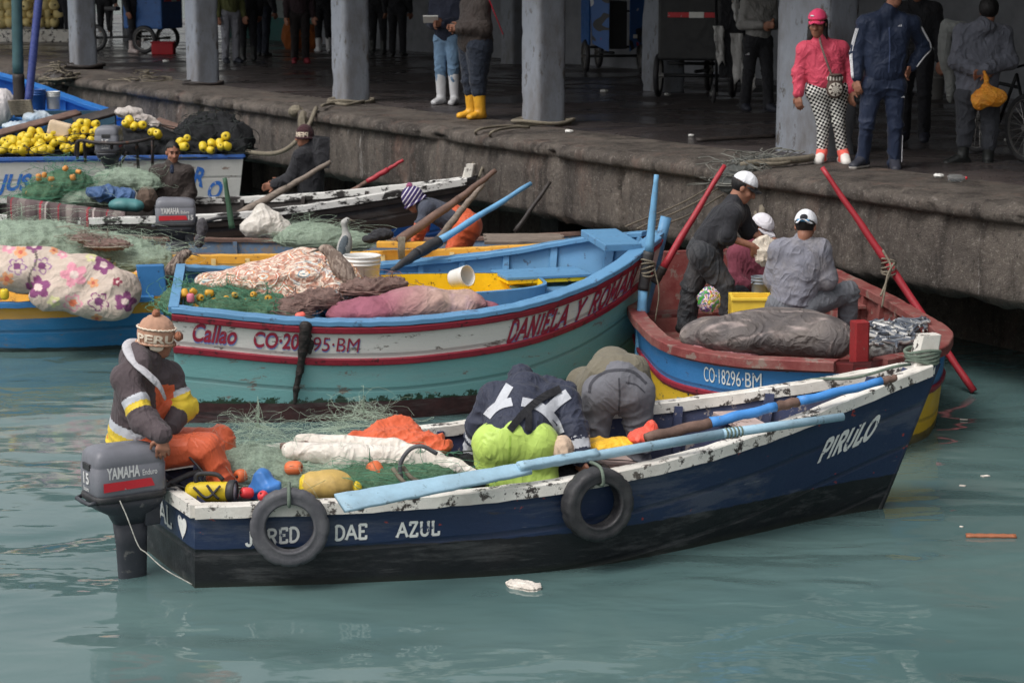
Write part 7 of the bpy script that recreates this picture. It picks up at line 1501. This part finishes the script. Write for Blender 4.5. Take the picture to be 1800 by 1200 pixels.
b = blob('plastic_bag', [(WY(1246, 528, 17.3), (.09, .07, .11))], mw, vox=.01, fold=.014, fscale=.1, loc=tuple(WY(1246, 528, 17.3))); tag(b, 'green and purple printed plastic bag at the feet of the man in black shirt', 'bag')
bucket(WY(1336, 532, 17.55), .075, .22, 'grey ribbed bucket before the person in maroon', mat('grey_plastic_bucket', C(118, 124, 132), .45, .08, 8, .1, 40))
rt = root('plastic_bag', WY(1343, 437, 17.62), 'pale crumpled bag held between the standing and seated men', 'bag'); q = SDF(.009, .03); q.ell((0, 0, .01), (.105, .04, .10)); q.ell((.0, 0, -.06), (.075, .04, .09)); v, f = q.mesh(.012, .1, 4); mk('bag_body', v, f, cloth('pale_plastic_bag', C(220, 208, 192), .08, .5), rt)
for lab, pts in (('frayed rope tying the red oar to the gunwale of the blue and yellow boat', [(1552, 440, 18.2), (1566, 470, 18.1), (1556, 500, 18.0), (1548, 520, 17.9)]), ('rope strand hanging inside the right gunwale', [(1572, 462, 18.1), (1560, 485, 18.0), (1552, 530, 17.9), (1550, 540, 17.9)])): rope('rope', lab, [WY(*p) for p in pts], .010)
b = MB(); c0 = WY(1562, 468, 18.3)
for i in range(5): b.tube([c0+Vector((.06*math.cos(a), .06*math.sin(a), -.05+.025*i+.02*math.sin(a+i))) for a in [2*math.pi*j/16 for j in range(17)]], .009, 5)
tag(b.build('rope_lashing', m_rope, None, True), 'rope wound round the long red oar at the gunwale', 'rope')
b = MB(); c0 = WY(1139, 470, 17.75)
for i in range(5): b.tube([c0+Vector((.056*math.cos(a), .056*math.sin(a), -.05+.025*i+.02*math.sin(a+i))) for a in [2*math.pi*j/16 for j in range(17)]], .008, 5)
b.tube(spline([c0+Vector((.05, -.03, 0)), c0+Vector((.09, -.05, -.2)), c0+Vector((.06, -.05, -.45))], 10), .006, 5)
tag(b.build('rope_lashing', m_rope, None, True), 'rope wound round the black grip of the upright blue oar', 'rope')
# ------------------------------------------------------------------ on the quay
def coil(px, py, R, n, label, r=.018, m=None, seed=1, flat=.5):
    c = W(px, py, 1.6); g = random.Random(seed); b = MB()
    for i in range(n):
        rr = R*(1+.12*g.uniform(-1, 1)); z = .02+r*1.4*i*.5; b.tube([c+Vector((rr*math.cos(a)+g.uniform(-.01, .01), rr*math.sin(a), z+.012*math.sin(a*3+i))) for a in [2*math.pi*j/22 for j in range(23)]], r, 6)
    return tag(b.build('rope_coil', m or m_rope, None, True), label, 'rope', 'ropes tied round the columns')
coil(955, 219, .34, 3, 'brown rope tied round the foot of the column right of the yellow boots', .022); coil(617, 180, .34, 2, 'rope tied round the foot of the column left of the white boots', .02); coil(357, 149, .33, 2, 'dark rope round the foot of the patched column', .022, m_dark); coil(147, 121, .34, 3, 'dark rope heap round the foot of the leftmost column', .03, m_dark)
p5 = W(1400, 282, 1.6)
def edge_rope(label, pts, r, m=None): rope('mooring_rope', label, pts, r, m, 'mooring ropes over the quay edge')
edge_rope('brown mooring rope dropping over the quay edge to the tarred boat, left strand', [W(915, 222, 1.62), W(880, 222, 1.64), Q(q_of(W(866, 232, 1.6))[0], .0, 1.62), WY(845, 255, 25.6), WY(832, 285, 25.0), WY(828, 310, 24.4)], .016)
edge_rope('brown mooring rope dropping over the quay edge to the tarred boat, right strand', [W(930, 224, 1.62), W(900, 224, 1.64), Q(q_of(W(882, 236, 1.6))[0], .0, 1.62), WY(864, 258, 25.5), WY(850, 290, 24.9), WY(842, 312, 24.3)], .016)
edge_rope('thick brown rope looping from the wide column down the wall behind the men', [W(1428, 276, 1.66), W(1408, 280, 1.66), Q(q_of(W(1385, 292, 1.6))[0], -.02, 1.63), WY(1362, 320, 20.9), WY(1345, 350, 20.6), WY(1338, 385, 20.2), WY(1335, 430, 19.6)], .036)
edge_rope('thinner rope hanging beside the thick brown rope on the wall', [W(1400, 281, 1.64), W(1372, 288, 1.64), Q(q_of(W(1350, 292, 1.6))[0], -.02, 1.63), WY(1340, 320, 21.1), WY(1331, 350, 20.8), WY(1328, 390, 20.3)], .02)
for i, (a, c) in enumerate((((1300, 296, 21.4), (1100, 398, 19.6)), ((1310, 300, 21.3), (1120, 402, 19.3)), ((1290, 330, 21.2), (1130, 408, 19.2)))):
    A, B_ = WY(*a), WY(*c); edge_rope(['thin dark mooring line to the bow of the teal and white boat, uppermost', 'thin mooring line to the bow of the teal and white boat, between two others', 'thin mooring line to the bow of the teal and white boat, lowest of three'][i], [A, A.lerp(B_, .5)-Vector((0, 0, .05)), B_], .008)
net_heap('tangle of grey net and cord draped over the quay edge by the wide column', [(tuple(W(1325, 288, 1.6)), (.22, .25, .06)), (tuple(Q(q_of(W(1320, 296, 1.6))[0], -.0, 1.5)), (.25, .1, .16)), (tuple(W(1360, 283, 1.6)), (.2, .2, .04))], mat('grey_cord_net', C(82, 84, 82), .9, .35, 30, .8, 90), mat('grey_cord', C(110, 110, 104), .9, .3), 70, .006, 61, .018, .03, .12)
b = blob('rope_knot', [(Q(q_of(W(556, 192, 1.6))[0], -.05, 1.42), (.07, .09, .17)), (Q(q_of(W(558, 189, 1.6))[0], -.02, 1.56), (.1, .12, .08))], m_rope, vox=.014, fold=.018, fscale=.09, loc=tuple(Q(q_of(W(556, 192, 1.6))[0], -.05, 1.42))); tag(b, 'knotted lump of rope hanging over the quay edge above the man in black', 'rope')
rope('mooring_rope', 'rope running from the lump at the quay edge to the foot of the third column', [W(566, 186, 1.66), W(585, 182, 1.64), W(612, 184, 1.63), W(640, 178, 1.63)], .022, None, 'mooring ropes over the quay edge')
net_heap('small dark rope heap lying on the quay between the first two columns', [(tuple(W(262, 142, 1.6)), (.3, .25, .06))], m_dark, m_rope, 30, .01, 63, .02, .03, .14, cat='rope')
net_heap('rope and net hung over the quay edge by the leftmost column', [(tuple(W(105, 135, 1.62)), (.25, .25, .1)), (tuple(WY(103, 142, 36.2)), (.2, .12, .2))], m_dark, m_rope, 30, .012, 65, .025, .04, .16, cat='rope')
bottle(W(1666, 313, 1.64), W(1700, 313, 1.64), 'clear bottle with red cap lying on the quay edge', .035, False)
for px, py, lab, s_ in ((1650, 309, 'scrap of white litter left of the bottle on the quay', .05), (1062, 160, 'white paper scrap on the floor by the blue tricycle', .06), (1173, 166, 'crumpled white paper at the foot of the inner column', .05), (292, 108, 'white scrap on the floor before the left tricycle', .07), (1000, 231, 'pale scrap near the rope-tied column', .05), (1215, 238, 'pale litter flake on the wet floor', .04), (1770, 246, 'white scrap by the bicycle wheel', .04)):
    b = blob('litter', [(W(px, py, 1.62), (s_, s_*.8, s_*.4))], m_bucket, vox=.012, fold=.012, fscale=.06, loc=tuple(W(px, py, 1.62))); tag(b, lab, 'litter', 'litter on the quay')
plank(W(1225, 246, 1.63), W(1362, 239, 1.63), .06, .03, 'thin dark stick lying on the quay floor', m_dark)
# tricycles
m_tblue = mat('blue_trike_paint', C(48, 96, 160), .4, .15, 6, .1, 30, chip=C(30, 40, 60), ca=.38); m_tdark = mat('black_frame_paint', C(26, 27, 30), .45, .2, 6, .1, 30)
def wheel(c, ax, R, w, par, spokes=14, name='wheel'):
    wr = bpy.data.objects.new(name, None); COL.objects.link(wr); wr.parent = par; wr.location = c; ax = Vector(ax).normalized(); h = w/2
    b = MB(); b.lathe((0, 0, 0), ax, [(R-w*1.1, -h*.6), (R-w*.4, -h), (R-.01, -h*.6), (R, 0), (R-.01, h*.6), (R-w*.4, h), (R-w*1.1, h*.6)], 36, 0, True); b.build('tyre', m_black, wr, True)
    b = MB(); b.lathe((0, 0, 0), ax, [(R-w*1.2, -h*.5), (R-w*1.05, -h*.5), (R-w*1.05, h*.5), (R-w*1.2, h*.5)], 36, 0, True); b.lathe((0, 0, 0), ax, [(0, -w), (.03, -w), (.03, w), (0, w)], 12); a = ax.orthogonal().normalized(); d = ax.cross(a)
    for i in range(spokes): q = a*math.cos(6.283*i/spokes)+d*math.sin(6.283*i/spokes); b.tube([q*.025+ax*.02*(-1)**i, q*(R-w*1.1)], .004, 4)
    b.build('rim', mat('dull_steel', C(150, 148, 146), .4, .15, 10, .1, 40, metal=.6), wr, False); return wr
def trike(px, py, yaw, label, deco, k=1.):
    p = W(px, py, 1.6); r = root('cargo_tricycle', p, label, 'tricycle', 'cargo tricycles in the hall', rz=math.radians(yaw)); r.scale = (k,)*3
    # front faces local -Y: two wheels either side of a cargo box, saddle behind
    wheel((-.46, 0, .27), (1, 0, 0), .27, .07, r); wheel((.46, 0, .27), (1, 0, 0), .27, .07, r); wheel((0, 1.35, .27), (1, 0, 0), .27, .07, r)
    b = MB(); b.tube([(-.46, 0, .27), (.46, 0, .27)], .022, 8); b.tube([(0, 0, .32), (0, 1.35, .27)], .022, 8); b.tube([(0, 1.0, .3), (0, .95, .8)], .02, 8); b.tube([(-.4, .35, .4), (.4, .35, .4)], .02, 8); b.build('frame', m_tdark, r, True)
    b = MB(); b.box((0, .95, .84), (.09, .14, .04), bev=.03); b.build('saddle', m_black, r); b = MB(); b.tube([(-.4, .48, .98), (0, .5, .95), (.4, .48, .98)], .016, 8); b.build('handlebar', m_tdark, r, True)
    if deco:
        b = MB(); b.box((0, 0, .78), (.14, .42, .38), bev=.01); b.build('cargo_box', m_tdark, r)
        t = NT('painted_tricycle_panel'); cc = t.mix(t.rng(t.math('SINE', t.math('MULTIPLY', t.noise(2.4, 1, .4), 22.)), .55, .62), C(44, 94, 160), C(24, 26, 32)); cc = t.mix(t.rng(t.noise(3.3, 1), .66, .67), cc, C(190, 194, 202)); cc = t.mix(t.rng(t.noise(4.6, 1, .4), .70, .71), cc, C(170, 36, 50)); mp_ = t.done(cc, .4, 0, .5)
        for sx in (-1, 1):
            rings = []
            for (x, y, z) in ((.17, -.50, .36), (.40, -.30, .48), (.46, -.3, 1.5), (.17, -.52, 1.5)): rings.append(Vector((sx*x, y, z)))
            b = MB(); back = [q+Vector((0, .04, 0)) for q in rings]; b.loft([rings, back]); b.build('front_panel', mp_, r)
            b = MB(); b.loft([[Vector((sx*.46, -.3, .46)), Vector((sx*.46, .45, .46)), Vector((sx*.46, .45, 1.5)), Vector((sx*.46, -.3, 1.5))], [Vector((sx*.43, -.29, .46)), Vector((sx*.43, .45, .46)), Vector((sx*.43, .45, 1.5)), Vector((sx*.43, -.29, 1.5))]]); b.build('side_panel', m_tblue, r)
        b = MB(); b.box((.27, -.455, .60), (.04, .006, .03), rot=.6); b.build('number_plate', m_bucket, r)
    else:
        b = MB(); b.box((0, .05, .85), (.42, .42, .38), bev=.03); b.build('cargo_box', m_tblue if deco is None else m_tdark, r)
        b = MB(); b.box((0, -.38, 1.02), (.3, .008, .03)); b.build('reflector_strip', m_mred, r); b = MB(); b.box((.05, -.392, 1.02), (.09, .006, .035)); b.build('number_plate', m_bucket, r)
    return r
trike(1078, 128, 8, 'blue cargo tricycle with black and white painted front panels', True, 1.05)
trike(275, 93, 70, 'blue cargo tricycle with spoked wheel beside the second column', None, 1.05)
trike(1222, 172, -12, 'dark cargo tricycle with red reflector strip behind the inner column', False, 1.15)
rt = root('crate', W(288, 96, 1.6), 'red plastic crate on the floor behind the left tricycle', 'crate'); b = MB(); b.box((0, 0, .12), (.22, .18, .12), bev=.02); b.build('crate_body', mat('red_crate', C(176, 34, 44), .5, .1), rt); b = MB(); b.box((0, 0, .245), (.235, .195, .012), bev=.005); b.build('rim', mat('red_crate', C(176, 34, 44)), rt)
rt = root('hand_truck', W(1285, 182, 1.6), 'hand truck hung with torn black and white sheeting', 'hand truck')
b = MB(); b.tube([(-.2, 0, .1), (-.22, .1, 1.5)], .02, 8); b.tube([(.2, 0, .1), (.18, .1, 1.5)], .02, 8)
for z in (.3, .7, 1.1, 1.5): b.tube([(-.2, .07*z, z), (.2, .07*z, z)], .015, 6)
b.build('frame', m_tdark, rt, True)
for sx in (-1, 1): wheel((sx*.24, 0, .13), (1, 0, 0), .13, .05, rt, 8)
for i, (x, z0, z1, w) in enumerate(((-.2, .55, 1.05, .07), (.05, .30, .95, .09), (.2, .22, .6, .10), (.02, 1.1, 1.4, .05))):
    V = []
    for j in range(9):
        z = z1+(z0-z1)*j/8
        for k_ in range(5): V.append((x+w*(k_/2-1)*(1-.25*j/8)+.05*j/8+.01*math.sin(j*1.7+k_*3), -.06-.02*math.sin(k_*2.+i+j*.5), z-.05*math.sin(k_*1.9+i)*(j == 8)))
    o = mk('torn_sheet', V, [(j*5+k_, j*5+k_+1, (j+1)*5+k_+1, (j+1)*5+k_) for j in range(8) for k_ in range(4)], cloth('torn_white_sheet', C(196, 194, 192), .08), rt, True); o.modifiers.new('thick', 'SOLIDIFY').thickness = .006
b = MB(); b.box((0, .03, .9), (.17, .03, .55), bev=.02); b.build('black_sheeting', c_black, rt)
rt = root('bicycle', W(1803, 286, 1.6), 'bicycle with black wheel at the right edge of the quay', 'bicycle', rz=.35); wheel((0, 0, .34), (1, .1, 0), .34, .05, rt, 20); wheel((.1, 1.05, .34), (1, .1, 0), .34, .05, rt, 20)
b = MB(); b.tube([(0, 0, .34), (.02, .25, .85)], .016, 7); b.tube([(.02, .25, .85), (.06, .6, .35)], .018, 7); b.tube([(.06, .6, .35), (.1, 1.05, .34)], .014, 7); b.tube([(.04, .22, .72), (.08, .8, .75)], .018, 7); b.tube([(.06, .6, .35), (.08, .8, .9)], .018, 7); b.build('frame', m_tdark, rt, True); b = MB(); b.box((.08, .8, .93), (.06, .13, .03), bev=.02); b.build('saddle', m_black, rt); b = MB(); b.tube([(-.25, .2, .98), (.02, .25, .92), (.3, .26, .98)], .013, 7); b.build('handlebar', m_tdark, rt, True)
bucket(W(1641, 174, 1.6), .15, .40, 'dim grey bin standing deep in the hall behind the tracksuit man', mat('grey_bin', C(120, 118, 116), .6, .1), handle=False)
for (px, py, h, col, lab) in ((725, 78, .55, C(196, 192, 190), 'white sacks stacked deep in the hall behind the notepad holder'), (520, 86, .75, C(150, 84, 40), 'brown sack standing behind the person with red shoes')):
    p = W(px, py, 1.6); b = blob('sack', [(p+Vector((0, 0, h*.4)), (.3, .25, h*.55)), (p+Vector((.3, .1, h*.3)), (.25, .22, h*.4))], cloth('hall_sack_%d' % px, col, .1), vox=.03, fold=.03, fscale=.25, loc=tuple(p)); tag(b, lab, 'sack')
b = MB(); b.box((0, 0, .8), (.5, .3, .8), bev=.05); o = b.build('cart_panel', mat('blue_white_cart', C(110, 140, 178), .5, .3, 2, .1), loc=W(745, 72, 1.6)); tag(o, 'pale blue and white cart standing far back in the hall', 'cart')
# pale float pile on the daylight ledge
pr = float_proto('net_float', 'pale yellow float in the pile on the white ledge in daylight', 'pale floats on the far white ledge', mat('cream_float', C(220, 200, 140), .6, .2, 10, .2, 40), .13, .13)
pts = []; pl = W(30, 72, 1.6)
for z in range(5):
    for i in range(9): pts.append((pl+Vector((-.75+i*.21+random.uniform(-.05, .05), random.uniform(-.08, .08), .42+z*.2)), random.uniform(.85, 1.1)))
scatter(pr, pts)
# ------------------------------------------------------------------ things afloat
plank(W(1698, 941, .01), W(1786, 942, .01), .035, .02, 'thin orange-brown plank floating on the water at right', mat('wet_orange_plank', C(150, 92, 64), .5, .15))
b = blob('floating_rag', [(W(918, 1030, .004), (.07, .06, .010)), (W(938, 1034, .004), (.035, .04, .008)), (W(903, 1025, .004), (.03, .04, .008))], m_canvas, vox=.008, fold=.008, fscale=.05, loc=tuple(W(918, 1030, .012))); tag(b, 'white scrap floating beside the waterline of the navy boat', 'litter')
for px, py, lab, s_ in ((1694, 737, 'pale leaf floating right of the navy bow', .03), (1732, 836, 'small pale flake floating at far right', .03), (1692, 853, 'small brown flake floating below the pale leaf', .022), (1690, 925, 'tiny white flake floating left of the orange plank', .012)):
    b = MB(); b.box((0, 0, 0), (s_, s_*.6, .003), rot=px*.1, bev=.002); o = b.build('floating_scrap', m_canvas, loc=W(px, py, .004)); tag(o, lab, 'litter', 'scraps floating on the water')
